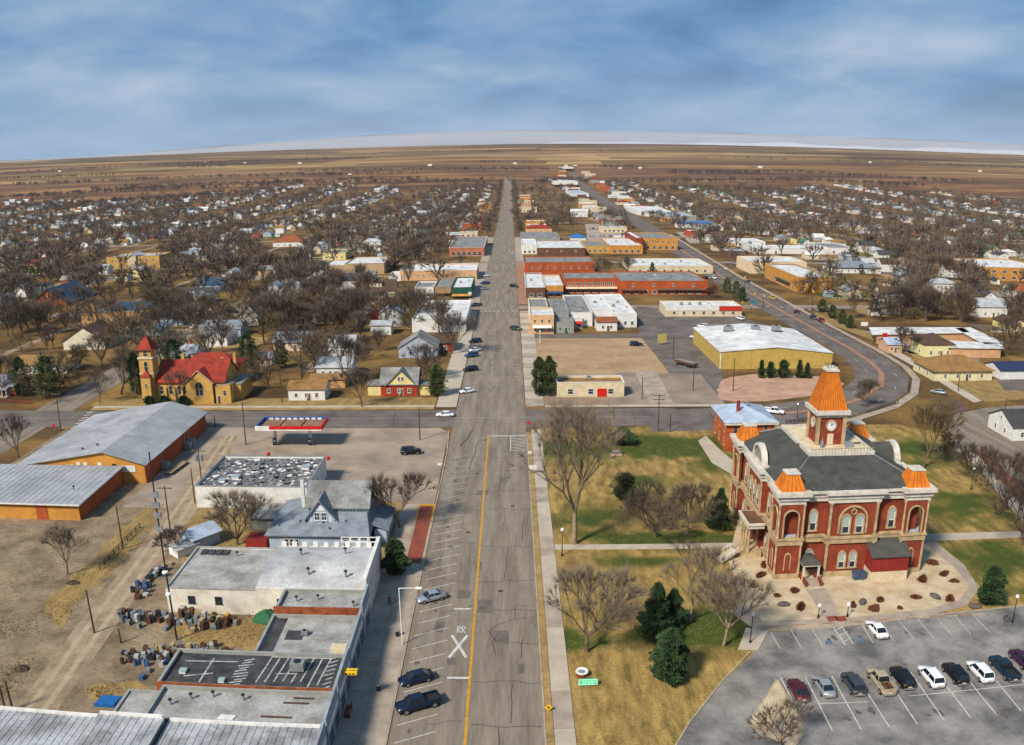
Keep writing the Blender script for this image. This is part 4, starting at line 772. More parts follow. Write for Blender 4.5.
sh = thing('lean_to_shed', 'red boarded lean-to with dark sloping roof on cream base against courthouse', 'shed', (CX0 + 15.4, CY0 - 2.6, 0))
b = MB(); b.box(0, 6.4, 0, 3.85, -.2, 1.75); b.build('base', CREAM, sh); b = MB(); b.box(.04, 6.36, .04, 3.85, 1.75, 4.35); b.build('wall', REDWALL, sh)
bd = MB(); bd.box(-.19, .19, -.05, 0, 1.78, 4.3); bm2 = bd.mesh('board', REDWALL)
for k in range(16): put('board', bm2, sh, (.24 + k * .395, .04, 0))
b = MB(); b.ext([(-.3, 4.3), (3.9, 6.2), (3.9, 6.35), (-.3, 4.45)], (-.25, 0, 0), (0, 1, 0), (0, 0, 1), (6.9, 0, 0)); b.build('roof', COURTROOF, sh)
b = MB(); b.add([(.04, .05, 4.35), (.04, 3.85, 4.35), (.04, 3.85, 6.2)], [(1, 0, 2)]); b.build('gable', REDWALL, sh); MB().add([(6.36, .05, 4.35), (6.36, 3.85, 4.35), (6.36, 3.85, 6.2)], [(0, 1, 2)]).build('gable', REDWALL, sh)
for x, rz in ((13.4, .2), (14.5, .3)):
    t = thing('wheeled_bin', 'blue-grey rubbish bin, %s of two beside the lean-to shed' % ('left' if x < 14 else 'right'), 'bin', (CX0 + x, CY0 - 1.5, .05), rz)
    b = MB(); b.loft([[(-.4, -.4, .1), (.4, -.4, .1), (.4, .4, .1), (-.4, .4, .1)], [(-.5, -.55, 1.25), (.5, -.55, 1.25), (.5, .55, 1.25), (-.5, .55, 1.25)]]); b.build('body', mat('bin_blue', (74, 94, 122), .6, .15, 1), t)
    b = MB(); b.ext([(-.58, 1.25), (.6, 1.25), (.6, 1.42), (-.58, 1.32)], (-.54, 0, 0), (0, 1, 0), (0, 0, 1), (1.08, 0, 0)); b.build('lid', mat('bin_lid', (60, 74, 100), .6, .15, 1), t)
# annex (old jail) behind on the left
def rect(l, r, yb, depth): a, b = G(l, yb), G(r, yb); return a[0], b[0], a[1], a[1] + depth
an = gable_house('brick_annex', 'orange brick annex with pale blue hipped roof behind the courthouse', 11.2, 13, 7.0, 2.4, ORANGEBRICK, ROOF_LIGHTBLUE, (54.6, 188.6, 0), hip=True, cat='annex', chim=None, nw=0, over=.8)
for x in (-3.6, 0, 3.6): window(an, x, -6.5, 4.2, 1.1, 2.0, frame=STONE); window(an, x, -6.5, 1, 1.1, 1.8, frame=STONE)
for y in (-4.4, 0, 4.4): window(an, -5.6, y, 4.2, 1.1, 2.0, -pi / 2, frame=STONE); window(an, -5.6, y, 1, 1.1, 1.8, -pi / 2, frame=STONE)
b = MB(); b.box(-2.6, -1.9, -3.2, -2.5, 8, 11); put('chimney', b.mesh('chimney', REDBRICK), an); b = MB(); b.tube((.6, -.4, 9.3), (.6, -.4, 10.4), .35, .28, 8); b.build('ridge_vent', STEEL, an)
b = MB(); b.box(-6.4, 6.4, -7.28, -7.0, 6.5, 6.9); b.build('eaves_board', CORNICE, an)
# ------------------------------------------------------------------ shops along the left pavement
XF = -21.3
FACADE = mat('facade_blue_grey', (150, 158, 166), .8, .18, .6); BLACKROOF = mat('black_roof_felt', (46, 46, 48), .9, .3, .5, rgb2=(76, 76, 76)); SEALANT = mat('white_sealant', (184, 184, 180), .8, .3, 1.5, rgb2=(120, 120, 118)); OLDROOF = mat('patched_grey_roof', (168, 166, 160), .9, .25, .3, rgb2=(128, 124, 116))
RIBROOF = mat('ribbed_white_roof', (176, 178, 178), .7, .28, .3, rgb2=(126, 127, 126)); WHITEWALL = mat('old_whitewash', (222, 214, 198), .9, .16, .35, rgb2=(196, 184, 164))
def front(root, y0, y1, z, m=FACADE, xs=None):           # false front on the street side, with shop windows
    c = root.location; b = MB(); b.box(XF - c.x + .05, XF - c.x + .4, y0 - c.y + .01, y1 - c.y - .01, -.2, z); b.build('false_front', m, root)
    n = max(1, int((y1 - y0) / 3.2))
    for i in range(n): window(root, XF - c.x + .4, y0 - c.y + (y1 - y0) * (i + .5) / n, .6, 2.4, 2.0, pi / 2, frame=STEEL)
    b = MB(); b.box(XF - c.x + .4, XF - c.x + .47, y0 - c.y + .4, y1 - c.y - .4, 3.1, 3.9); b.build('sign_band', WHITE, root)
A = flat('white_workshop', 'long white-walled workshop with grey patched roof beside the scrap rows', 'building', -52.2, -38.05, 109.8, 124.3, 4.1, WHITEWALL, OLDROOF, par=.12, cope=OLDROOF, units=((.55, .8, 1, 1),))
for u in (.28, .58): window(A, -7.1 + 14.2 * u, -7.25, 1.7, 1.1, 1.2, frame=DARK)
for k in range(4):
    b = MB(); b.box(-.9, .9, -.55, .55, 0, .12); o = b.build('roof_panel', BLACKROOF, A); o.location = (-5.2 + k * 1.25, 5.4, 4.06); o.scale = (.55, 1.6, 1)
B = thing('white_hall', 'white-walled hall with curved grey barrel roof and pale street wall', 'building', (-29.6, 117, 0))
b = MB(); b.box(-8.4, 8.3, -7.3, 7.4, -.2, 4.6); b.build('wall', WHITEWALL, B)
n = 14; arc = [(-7.0 + 14 * i / n, 4.6 + 1.15 * sin(pi * i / n)) for i in range(n + 1)]; b = MB(); b.ext(arc, (-8.38, .1, 0), (0, 1, 0), (0, 0, 1), (16.1, 0, 0)); b.build('roof', mat('pale_barrel_roof', (190, 189, 186), .8, .2, .25, rgb2=(154, 152, 148)), B)
b = MB(); b.box(7.75, 8.32, -7.3, 7.45, 4.6, 6.4); b.build('street_parapet', WHITE, B)
for k in range(9): b = MB(); b.box(-8 + k * 1.75, -7.2 + k * 1.75, 7.05, 7.42, 4.6, 5.35 + .05 * (k % 2)); b.build('rear_coping', WHITE, B)
for k in range(4): b = MB(); b.ring([(-.72, 0), (-.72, .95), (.72, .95), (.72, 0), (-.72, 0)], [(-.56, .14), (-.56, .81), (.56, .81), (.56, .14), (-.56, .14)], (2.6 + k * 1.5, 7.35, 5.4), (1, 0, 0), (0, 0, 1), (0, -.12, 0)); b.build('parapet_frame', WHITE, B)
for x, y, z in ((-3.5, 2, 5.8), (3.4, 2.8, 5.7), (-1, -4, 5.6), (4.8, -4.5, 5.5)): vent(B, x, y, z - .15, 1, 1.2)
for u in (-4.8, -2.4): window(B, u, -7.3, 1.8, 1.0, 1.1, frame=DARK)
shops = [('low_shop', 'small shop with grey roof and orange brick end wall beside white hall', -33.4, 103.6, 109.4, 4.7, OLDROOF, GREYWALL, ((.2, .5, 1, 1), (.45, .6, 1, 1), (.9, .3, 1, 1))),
         ('low_shop', 'low shop with dark square patch on its grey roof', -33.6, 93.1, 103.2, 4.0, OLDROOF, GREYWALL, ((.45, .55, 0, .6),)),
         ('striped_roof_shop', 'shop with black felt roof crossed by white sealant stripes', -43.6, 84.9, 92.8, 4.4, BLACKROOF, GREYWALL, ((.75, .6, 0, 1.1), (.35, .2, 2, .6), (.1, .4, 2, .7))),
         ('grey_roof_shop', 'wide shop with worn grey roof and scattered scrap on top', -42.6, 77.9, 84.5, 4.4, OLDROOF, GREYWALL, ((.2, .7, 1, 1), (.1, .5, 1, 1), (.32, .8, 1, 1), (.5, .75, 1, 1)))]
SH = []
for nm, lb, x0, y0, y1, h, rm, wm, un in shops:
    s = flat(nm, lb, 'shop', x0, XF, y0, y1, h, wm, rm, par=.35, cope=wm, units=un); front(s, y0, y1, h + 1.1); SH.append(s)
c = SH[0].location; b = MB(); b.box(-33.5 - c.x, XF - c.x - .1, 103.28 - c.y, 103.58 - c.y, -.2, 5.15); b.build('brick_end_wall', mat('rust_brick', (158, 84, 46), .9, .35, .8), SH[0])
c = SH[1].location; b = MB(); b.box(-30.6 - c.x, -28.2 - c.x, 97.2 - c.y, 99.6 - c.y, 3.66, 3.7); b.build('roof_patch', BLACKROOF, SH[1]); b = MB(); b.box(-33 - c.x, -31.4 - c.x, 93.6 - c.y, 102.8 - c.y, 3.66, 3.69); b.build('roof_patch', BLACKROOF, SH[1])
b = MB(); b.box(-23.4 - c.x, XF - c.x - .1, 92.86 - c.y, 94.4 - c.y, 3.6, 5.0); b.build('stair_head', CREAM, SH[1])
s = SH[2]; c = s.location; rs2 = random.Random(5); z = 4.062
def stripe(x0, y0, x1, y1, w=.2): 
    A_, B_ = Vector((x0 - c.x, y0 - c.y)), Vector((x1 - c.x, y1 - c.y)); u = (B_ - A_).normalized(); n_ = Vector((-u.y, u.x)) * w / 2
    MB().add([(*(A_ - n_), z), (*(B_ - n_), z), (*(B_ + n_), z), (*(A_ + n_), z)], [(0, 1, 2, 3)]).build('sealant_stripe', SEALANT, s)
for k in range(8): stripe(-31.5 + k * 1.1, 85.6 + rs2.uniform(0, 1.5), -30.9 + k * 1.1, 92.2, .2); z += .002
for k in range(7): stripe(-23.2 + rs2.uniform(-.2, .2), 85.6 + k * .95, -22.2, 86.2 + k * .95, .22)
for k in range(10): stripe(-34.6 + rs2.uniform(-.3, .3), 85.6 + k * .62, -33.2 + rs2.uniform(-.2, .4), 86.1 + k * .62, .26); z += .001
for q in ((-31, 92.3, -22.6, 92.3), (-42, 90.6, -35, 90.9), (-38.6, 86, -38.4, 91.5), (-41, 87.2, -37.5, 88.1), (-29.5, 88.5, -27, 88.7)): stripe(*q, .24); z += .002
b = MB(); b.box(-43.6 - c.x, XF - c.x - .1, 84.6 - c.y, 84.85 - c.y, 3, 4.75); b.build('brick_parapet', MATS['rust_brick'], s)
s = SH[3]; c = s.location
for q in ((-29, 79.6, -25.4, 79.9), (-27, 82.4, -24, 82.5), (-26, 83.4, -23.6, 83.5)): b = MB(); b.box(q[0] - c.x, q[2] - c.x, q[1] - c.y, q[1] - c.y + .22, 4.06, 4.2); b.build('roof_timber', WOODPOLE, s)
b = MB(); b.ext([(0, 0), (1.9, 0), (2.1, .8), (.3, .9)], (-34 - c.x, 78.8 - c.y, 4.07), (1, 0, 0), (0, 1, 0), (0, 0, .12)); b.build('loose_panel', WHITE, s)
def ribbed(name, label, x0, x1, y0, y1, h, slope=.25):
    t = thing(name, label, 'building', ((x0 + x1) / 2, (y0 + y1) / 2, 0)); w, d = (x1 - x0) / 2, (y1 - y0) / 2
    b = MB(); b.box(-w, w, -d, d, -.2, h - .1); b.build('wall', GREYWALL, t); b = MB(); b.ext([(-d - .2, h), (d + .2, h + slope), (d + .2, h + slope + .1), (-d - .2, h + .1)], (-w - .2, 0, 0), (0, 1, 0), (0, 0, 1), (2 * w + .4, 0, 0)); r = b.build('roof', RIBROOF, t)
    q = MB(); q.ext([(-d - .2, h + .1), (d + .2, h + slope + .1), (d + .2, h + slope + .16), (-d - .2, h + .16)], (-.04, 0, 0), (0, 1, 0), (0, 0, 1), (.08, 0, 0)); me = q.mesh('roof_rib', RIBROOF)
    for k in range(int(2 * w / .9)): put('roof_rib', me, r, (-w + .4 + k * .9, 0, 0))
    b = MB(); b.box(-w, w, d - .05, d + .25, h - .6, h + slope + .42); b.build('rear_parapet', WHITE, t); return t
f1 = ribbed('ribbed_roof_shop', 'shop with ribbed white metal roof at the bottom edge left of street', -39.0, XF, 60, 77.3, 4.3); front(f1, 60, 77.3, 5.6)
ribbed('ribbed_roof_store', 'ribbed white roofed store at the bottom left corner', -66, -47.6, 60, 77.2, 4.2); ribbed('ribbed_roof_store', 'taller pale ribbed shed between the two bottom roofs', -47.3, -39.6, 60, 76.8, 5.0)
sd_ = flat('lean_roof_shed', 'small grey flat shed behind the ribbed roofed shops', 'shed', -47.4, -43.4, 78.2, 84.6, 3.4, GREYWALL, OLDROOF, par=.1)
aw = thing('hanging_sign', 'yellow hanging sign on bracket above the left pavement', 'sign', (XF + .5, 88.4, 4.6)); MB().box(0, 1.7, -.5, .5, 0, .35).build('panel', YELLOW, aw); MB().tube((-.3, 0, .3), (1.8, 0, .42), .04, .04, 5).build('bracket', DARK, aw)
for k in range(3): MB().box(.25 + k * .45, .5 + k * .45, -.505, -.5, .08, .27).build('lettering', DARK, aw)
bn = thing('bench', 'brown wooden bench against the shop front on left pavement', 'bench', (XF + 1.0, 86.3, .13), -pi / 2)
for k in range(4): MB().box(-1.1, 1.1, -.3 + k * .16, -.18 + k * .16, .42, .47).build('seat_slat', MATS['rust_brick'], bn)
for k in range(3): MB().box(-1.1, 1.1, .32, .37, .55 + k * .16, .67 + k * .16).build('back_slat', MATS['rust_brick'], bn)
for x in (-.9, .9): MB().box(x - .05, x + .05, -.28, .4, 0, .42).build('leg', DARK, bn)
# ------------------------------------------------------------------ blue-grey Victorian house
v = thing('victorian_house', 'blue-grey victorian house with steep gables and wide hipped lower roof', 'house', (-33.5, 139, 0))
b = MB(); b.box(-8.6, 8.6, -7.2, 7.6, -.2, 3.1); b.build('wall', BLUEGREY, v)
b = MB(); b.loft([[(-9.2, -7.8, 3.05), (9.2, -7.8, 3.05), (9.2, 8.2, 3.05), (-9.2, 8.2, 3.05)], [(-9.2, -7.8, 3.25), (9.2, -7.8, 3.25), (9.2, 8.2, 3.25), (-9.2, 8.2, 3.25)], [(-3.2, -2.2, 5.4), (8.0, -2.2, 5.4), (8.0, 5, 5.4), (-3.2, 5, 5.4)]]); b.build('lower_roof', ROOF_SLATE, v)
b = MB(); b.box(-2.8, 8.2, -2.0, 5.4, 4.8, 6.3); b.build('upper_wall', BLUEGREY, v)
b = MB(); 
for sg in (-1, 1): b.ext([(sg * 4.4 + 1.7, 6.1), (1.7, 9.6), (1.7, 9.8), (sg * 4.4 + 1.7, 6.3)], (-3.0, 0, 0), (0, 1, 0), (0, 0, 1), (11.6, 0, 0))
b.build('upper_roof', ROOF_GREY, v)
b = MB(); b.add([(8.2, -2.0, 6.3), (8.2, 5.4, 6.3), (8.2, 1.7, 9.5)], [(0, 1, 2)]); b.build('east_gable', BLUEGREY, v)
gx, gy = .2, -4.6
b = MB(); b.ext([(-2.4, 4.2), (2.4, 4.2), (2.4, 5.2), (0, 8.2), (-2.4, 5.2)], (gx, gy, 0), (1, 0, 0), (0, 0, 1), (0, 6, 0)); b.build('front_gable', BLUEGREY, v)
for sg in (-1, 1): b = MB(); b.ext([(sg * 2.9, 4.65), (0, 8.35), (0, 8.6), (sg * 2.9, 4.9)], (gx, gy - .45, 0), (1, 0, 0), (0, 0, 1), (0, 7.2, 0)); b.build('gable_roof', ROOF_SLATE, v)
for u in (-.62, .62): window(v, gx + u, gy, 4.75, 1.0, 1.5, frame=WHITE, bars=2)
b = MB(); b.ext([(-1.0, 6.6), (1.0, 6.6), (0, 7.8)], (gx, gy - .02, 0), (1, 0, 0), (0, 0, 1), (0, -.06, 0)); b.build('gable_panel', WHITE, v)
st = MB(); st.box(-.14, .14, -.06, 0, 0, .95); sm_ = st.mesh('timber_strip', WHITE)
for k in range(9): put('timber_strip', sm_, v, (3.0 + k * .62, -2.0, 5.3))
for u in (-1, 1): put('timber_strip', sm_, v, (gx + u * 1.75, gy, 4.5))
for x in (-5.5, -4.6, -3.7, 4.8): window(v, x, -7.2, 1.0, .75, 1.4)
for x, y in ((-3.5, -4.6), (.6, -4.9), (4.6, -4.4), (-7, -5.6), (2, -6.3)): vent(v, x, y, 4.0 if y > -5 else 3.5, 1, .8)
b = MB(); b.box(9.3, 11.4, -3.5, 5.5, -.2, 2.6); b.build('east_porch', BLUEGREY, v); b = MB(); b.ext([(8.2, 3.9), (11.9, 2.55), (11.9, 2.7), (8.2, 4.1)], (0, -4.0, 0), (1, 0, 0), (0, 0, 1), (0, 10, 0)); b.build('porch_roof', ROOF_SLATE, v)
b = MB(); b.box(-4.2, -3.6, .2, .8, 5, 10.2); b.build('chimney', WHITE, v)
b = MB(); b.box(-14.5, -9.3, 1.5, 6.5, -.2, 2.4); b.build('rear_wing', GREYWALL, v); b = MB(); b.ext([(.9, 2.4), (7, 2.9), (7, 3.05), (.9, 2.55)], (-14.9, 0, 0), (0, 1, 0), (0, 0, 1), (6.2, 0, 0)); b.build('wing_roof', ROOF_GREY, v)
b = MB(); b.box(-13.2, -9.4, -6.5, -3.0, -.1, 1.6); put('red_lean_to', b.mesh('red_lean_to', REDWALL), v)
# ------------------------------------------------------------------ service station shop with littered roof, and canopy
s = flat('station_shop', 'white station shop with grey littered roof behind the red canopy', 'shop', -62.2, -39.6, 150.6, 168.5, 4.5, WHITE, mat('rubble_roof', (112, 112, 112), .95, .35, .5, rgb2=(70, 70, 72)), par=.4, cope=STEEL, units=((.12, .72, 0, .8), (.42, .6, 0, 1), (.3, .3, 2, 1.2), (.62, .3, 0, .9), (.88, .62, 2, 1.3), (.2, .2, 2, 1), (.75, .75, 1, 1), (.5, .15, 1, 1)))
rr = random.Random(8); b = MB()
for _ in range(420):
    x, y = rr.uniform(-10.6, 10.6), rr.uniform(-8.3, 8.3); a = rr.uniform(0, pi); k = rr.uniform(.15, .6); q = MB(); q.box(-k, k, -k * rr.uniform(.3, .9), k * .6, 0, rr.uniform(.03, .14), rr.choice((0, 0, 1, 2))); q.move(x, y, 4.101, a); b.v, o = b.v, len(b.v); b.v += q.v; b.f += [tuple(i + o for i in f) for f in q.f]; b.m += q.m
stuff(b.build('roof_litter', [ROOF_GREY, WHITE, DARK], s))
for x, z in ((-1.2, 5.0), (12.2, 4.6)):
    b = MB(); b.lathe([(.1, -.35), (.35, -.3), (.45, 0), (.35, .3), (.1, .35)], (0, 0, 0), 10); o = b.build('red_lamp_sign', RED, s); o.location = (x, 9.0 if x < 0 else 7.5, z)
for k in range(4): window(s, -9 + k * 5, 8.95, .8, 3.2, 2.2, pi, frame=STEEL)
cn = thing('fuel_canopy', 'red and white fuel station canopy on two dark columns', 'canopy', (-52.1, 189.6, 0))
b = MB(); b.box(-7.6, 7.6, -3.6, 3.6, 4.75, 4.95); b.build('soffit', WHITE, cn); b = MB(); b.box(-7.6, 7.6, -3.6, 3.6, 4.96, 5.1); b.build('roof', mat('rust_deck', (150, 112, 88), .9, .3, .6), cn)
for nm, x0, x1, m, z0, z1 in (('fascia_red', -4.6, 7.98, RED, 5.0, 5.75), ('fascia_white', -7.98, -4.6, WHITE, 4.7, 5.75), ('fascia_base', -4.6, 7.98, WHITE, 4.7, 4.99)): MB().box(x0, x1, -3.98, -3.62, z0, z1).build(nm, m, cn)
MB().box(-7.98, 7.98, 3.62, 3.98, 4.7, 5.75).build('rear_fascia', BLUE, cn)
for k in range(9): MB().box(-6.6 + k * 1.5, -5.6 + k * 1.5, 3.58, 3.616, 5.12, 5.6).build('fascia_panel', WHITE, cn)
MB().box(-7.98, -7.62, -3.6, 3.6, 4.7, 5.75).build('end_fascia', BLUE, cn); MB().box(7.62, 7.98, -3.6, 3.6, 4.7, 5.75).build('end_fascia', RED, cn)
for x in (-2.6, 2.6): MB().tube((x, -3.5, 5.2), (x, 3.5, 5.2), .09, .09, 6).build('roof_pipe', DARK, cn)
for x in (-4.4, 4.2):
    MB().box(x - .3, x + .3, -.3, .3, 0, 4.74).build('column', WHITE, cn)
    pu = thing('fuel_pump', 'dark fuel pump at the %s canopy column' % ('left' if x < 0 else 'right'), 'pump', (-52.1 + x, 188.6, 0)); MB().box(-.9, .9, -.25, .25, 0, .15).build('island', CONC2, pu); MB().box(-.42, .42, -.24, .24, .16, 1.9).build('body', DARK, pu); MB().box(-.34, .34, -.27, -.245, 1.1, 1.6).build('screen', STEEL, pu); MB().tube((.46, 0, .6), (.5, -.1, 1.4), .05, .05, 5).build('nozzle', RED, pu)
# ------------------------------------------------------------------ long yellow hall with grey metal roof
sc_ = thing('yellow_hall', 'yellow brick hall with wide grey metal roof and orange side wall', 'hall', (-87.5, 182.5, 0))
GR = mat('hall_metal_roof', (162, 164, 165), .8, .18, .15, rgb2=(136, 138, 140)); RUSTWALL = mat('rust_orange_wall', (176, 84, 42), .9, .2, .35)
pf = [(-21.5, 0), (9.2, 0), (9.2, 4.4), (0, 7.0), (-21.5, 3.6)]
b = MB(); b.ext([(a, c - .2 if c == 0 else c) for a, c in pf], (0, -19.4, 0), (1, 0, 0), (0, 0, 1), (0, 38.6, 0)); b.build('wall', GOLDBRICK, sc_)
b = MB(); b.box(9.21, 9.3, -19.3, 19.1, -.1, 4.3); b.build('side_wall', RUSTWALL, sc_)
for pts, nm in (([(-.06, 7.06), (9.9, 4.24), (9.9, 4.4), (-.06, 7.24)], 'right'), ([(.0, 7.06), (-22.2, 3.5), (-22.2, 3.66), (.0, 7.24)], 'left')):
    b = MB(); b.ext(pts, (0, -20.0, 0), (1, 0, 0), (0, 0, 1), (0, 40, 0)); r = b.build('roof', GR, sc_)
    n = 18
    for k in range(n):
        q = MB(); q.ext([(pts[2][0], pts[2][1]), (pts[3][0], pts[3][1]), (pts[3][0], pts[3][1] + .05), (pts[2][0], pts[2][1] + .05)], (0, -19.5 + k * 39 / (n - 1), 0), (1, 0, 0), (0, 0, 1), (0, .07, 0)); q.build('roof_seam', GR, r)
for x, w in ((-8.5, 1.6), (5.5, 3.2)): MB().box(x - w / 2, x + w / 2, -19.52, -19.41, 2.6, 4.0).build('wall_panel', WHITE, sc_)
for x in (-6.3, -4.6, -1.2): MB().box(x - .5, x + .5, -19.5, -19.41, 4.0, 4.6).build('high_vent', WHITE, sc_)
window(sc_, 2.2, -19.4, 2.0, .9, 2.4, frame=DARK); 
for k, y in enumerate((-10.5, 3.5, 6)): b = MB(); b.box(9.5, 10.9, y - .9, y + .9, .2, 1.7); b.build('cooling_unit', STEEL, sc_); b = MB(); b.tube((9.4, y, 1.6), (9.4, y, 3.6), .16, .16, 6); b.build('duct', STEEL, sc_)
for x, y in ((-4, -14), (-7, -15.5)): vent(sc_, x, y, 6.3 + x * .16 + .4, 1, 1.2)
w = thing('low_wing', 'low yellow wing with pale grey roof in front of the long hall', 'wing', (-98.6, 152, 0))
b = MB(); b.box(-16.5, 15, -9.2, 10.7, -.2, 3.4); b.build('wall', GOLDBRICK, w); b = MB(); b.box(15.01, 15.1, -9.1, 10.7, -.1, 3.3); b.build('side_wall', RUSTWALL, w)
b = MB(); b.ext([(-9.9, 3.4), (10.75, 3.9), (10.75, 4.05), (-9.9, 3.55)], (-17.2, 0, 0), (0, 1, 0), (0, 0, 1), (33, 0, 0)); r = b.build('roof', GR, w)
for k in range(24): q = MB(); q.ext([(-9.9, 3.55), (10.75, 4.05), (10.75, 4.1), (-9.9, 3.6)], (-17 + k * 1.42, 0, 0), (0, 1, 0), (0, 0, 1), (.06, 0, 0)); q.build('roof_seam', GR, r)
MB().box(5.6, 8.0, -9.3, -9.21, 0, 2.9).build('door_panel', RUSTWALL, w); MB().box(-17.0, 15.6, -9.95, -9.9, 3.3, 3.6).build('gutter', WHITE, w)
vent(w, 11, -3, 3.95, 1, 1)
pl_ = thing('plank_trailer', 'long low flat trailer of pale planks beside the orange wall', 'trailer', (-74.8, 172, 0), -.12)
for k in range(7): MB().box(-.9, .9, -4 + k * 1.15, -2.98 + k * 1.15, .55, .65).build('plank', DIRT, pl_)
for x in (-.85, .85): MB().box(x - .06, x + .06, -4.1, 4.1, .35, .54).build('side_rail', DARK, pl_)
for x in (-.7, .7):
    for y in (-1, 1): MB().tube((x - .1, y, .3), (x + .1, y, .3), .3, .3, 10).build('wheel', RUBBER, pl_)
# ------------------------------------------------------------------ red-roofed church
c_ = thing('church', 'yellow brick church with red tiled roof and square spired tower', 'church', (-92, 233.5, 0))
b = MB(); b.box(-10.2, 10.6, -6.4, 6.4, -.2, 6.3); b.add([(-10.2, -6.4, 6.3), (-10.2, 6.4, 6.3), (-10.2, 0, 11.0), (10.6, -6.4, 6.3), (10.6, 6.4, 6.3), (10.6, 0, 11.0)], [(1, 0, 2), (3, 4, 5)]); b.build('wall', YELLOWBRICK, c_)
for sg in (-1, 1): b = MB(); b.ext([(sg * 7.0, 5.85), (0, 11.1), (0, 11.3), (sg * 7.0, 6.05)], (-10.6, 0, 0), (0, 1, 0), (0, 0, 1), (21.6, 0, 0)); b.build('roof', ROOF_RED, c_)
b = MB(); b.ext([(-4.0, -.2), (4.0, -.2), (4.0, 6.0), (0, 9.4), (-4.0, 6.0)], (3.6, -8.2, 0), (1, 0, 0), (0, 0, 1), (0, 7, 0)); b.build('front_gable', YELLOWBRICK, c_)
for sg in (-1, 1): b = MB(); b.ext([(sg * 4.4, 5.7), (0, 9.5), (0, 9.7), (sg * 4.4, 5.9)], (3.6, -8.5, 0), (1, 0, 0), (0, 0, 1), (0, 8.5, 0)); b.build('gable_roof', ROOF_RED, c_); b = MB(); b.ext([(sg * 4.45, 5.9), (0, 9.7), (0, 9.85), (sg * 4.45, 6.05)], (3.6, -8.55, 0), (1, 0, 0), (0, 0, 1), (0, .4, 0)); b.build('gable_coping', CREAM, c_)
window(c_, 3.6, -8.2, 2.3, 2.4, 4.2, frame=CREAM, bars=1, arch=True); MB().box(3.55, 3.65, -8.3, -8.24, 2.4, 6).build('mullion', CREAM, c_)
for x in (-8.6, -5.8, -3.2, -1.4): window(c_, x, -6.4, 2.4, 1.3, 2.6, frame=CREAM, arch=True)
for x in (-7.2, -4.5, -2.2): MB().box(x - .25, x + .25, -6.9, -6.41, 0, 4.6).build('buttress', YELLOWBRICK, c_)
b = MB(); b.box(-14.4, -10.25, -7.2, -3.0, -.2, 13.0); b.build('tower', YELLOWBRICK, c_); b = MB(); b.box(-14.65, -10.0, -7.45, -2.75, 13.0, 13.5); b.build('tower_cornice', CREAM, c_); MB().box(-14.6, -10.05, -7.4, -2.8, 8.6, 8.9).build('tower_band', CREAM, c_)
b = MB(); b.box(-14.1, -10.55, -6.9, -3.3, 13.5, 15.7); b.build('belfry', YELLOWBRICK, c_); b = MB(); b.add([(-14.8, -7.6, 15.7), (-9.85, -7.6, 15.7), (-9.85, -2.6, 15.7), (-14.8, -2.6, 15.7), (-12.32, -5.1, 19.9)], [(3, 2, 1, 0), (0, 1, 4), (1, 2, 4), (2, 3, 4), (3, 0, 4)]); b.build('spire', ROOF_RED, c_)
window(c_, -12.3, -6.9, 13.7, 1.4, 1.8, frame=CREAM, arch=True); window(c_, -12.3, -7.2, 9.2, 1.3, 3.2, frame=CREAM, arch=True); window(c_, -12.3, -7.2, 5.2, .9, 2.0, frame=CREAM); window(c_, -12.3, -7.2, 2.0, .7, 1.2, frame=CREAM)
b = MB(); b.box(-13.8, -10.9, -8.6, -7.22, -.2, 8.0); b.build('tower_stair', YELLOWBRICK, c_); b = MB(); b.add([(-14.0, -8.8, 8.0), (-10.7, -8.8, 8.0), (-10.7, -7.22, 8.0), (-14.0, -7.22, 8.0), (-12.35, -7.3, 9.9)], [(0, 1, 4), (1, 2, 4), (3, 0, 4), (3, 2, 1, 0)]); b.build('stair_roof', ROOF_RED, c_); window(c_, -12.3, -8.6, 4.6, .7, 1.6, frame=CREAM)
b = MB(); b.box(8.2, 12.6, -7.6, -1.6, -.2, 5.3); b.build('flat_annex', YELLOWBRICK, c_); b = MB(); b.box(8.5, 12.3, -7.3, -1.9, 5.32, 5.45); b.build('annex_roof', ROOF_GREY, c_); window(c_, 10.9, -7.6, 2.2, 1.0, 1.6, frame=CREAM); door(c_, 9.1, -7.6, .1)
for x in (8.9, 10.3): b = MB(); b.box(x - .4, x + .4, -3.2, -2.4, 5.46, 7.6); b.build('annex_post', YELLOWBRICK, c_)
b = MB(); b.box(10.7, 14.6, -4.0, 7.0, -.2, 4.6); b.build('east_wing', YELLOWBRICK, c_); b = MB(); b.box(10.62, 14.8, -4.2, 7.2, 4.61, 4.8); b.build('wing_roof', ROOF_GREY, c_)
rc = gable_house('parish_house', 'yellow house with red hipped roof directly behind the church', 19, 11, 5.6, 3.6, YELLOWBRICK, ROOF_RED, (-93.6, 251.5, 0), hip=True, nw=5)
for x in (-8.2, 8.6, 4.6): b = MB(); b.box(x - .45, x + .45, -3.4, -2.5, 4.5, 9.6 if x != 4.6 else 8.3); b.build('chimney', YELLOWBRICK, rc)
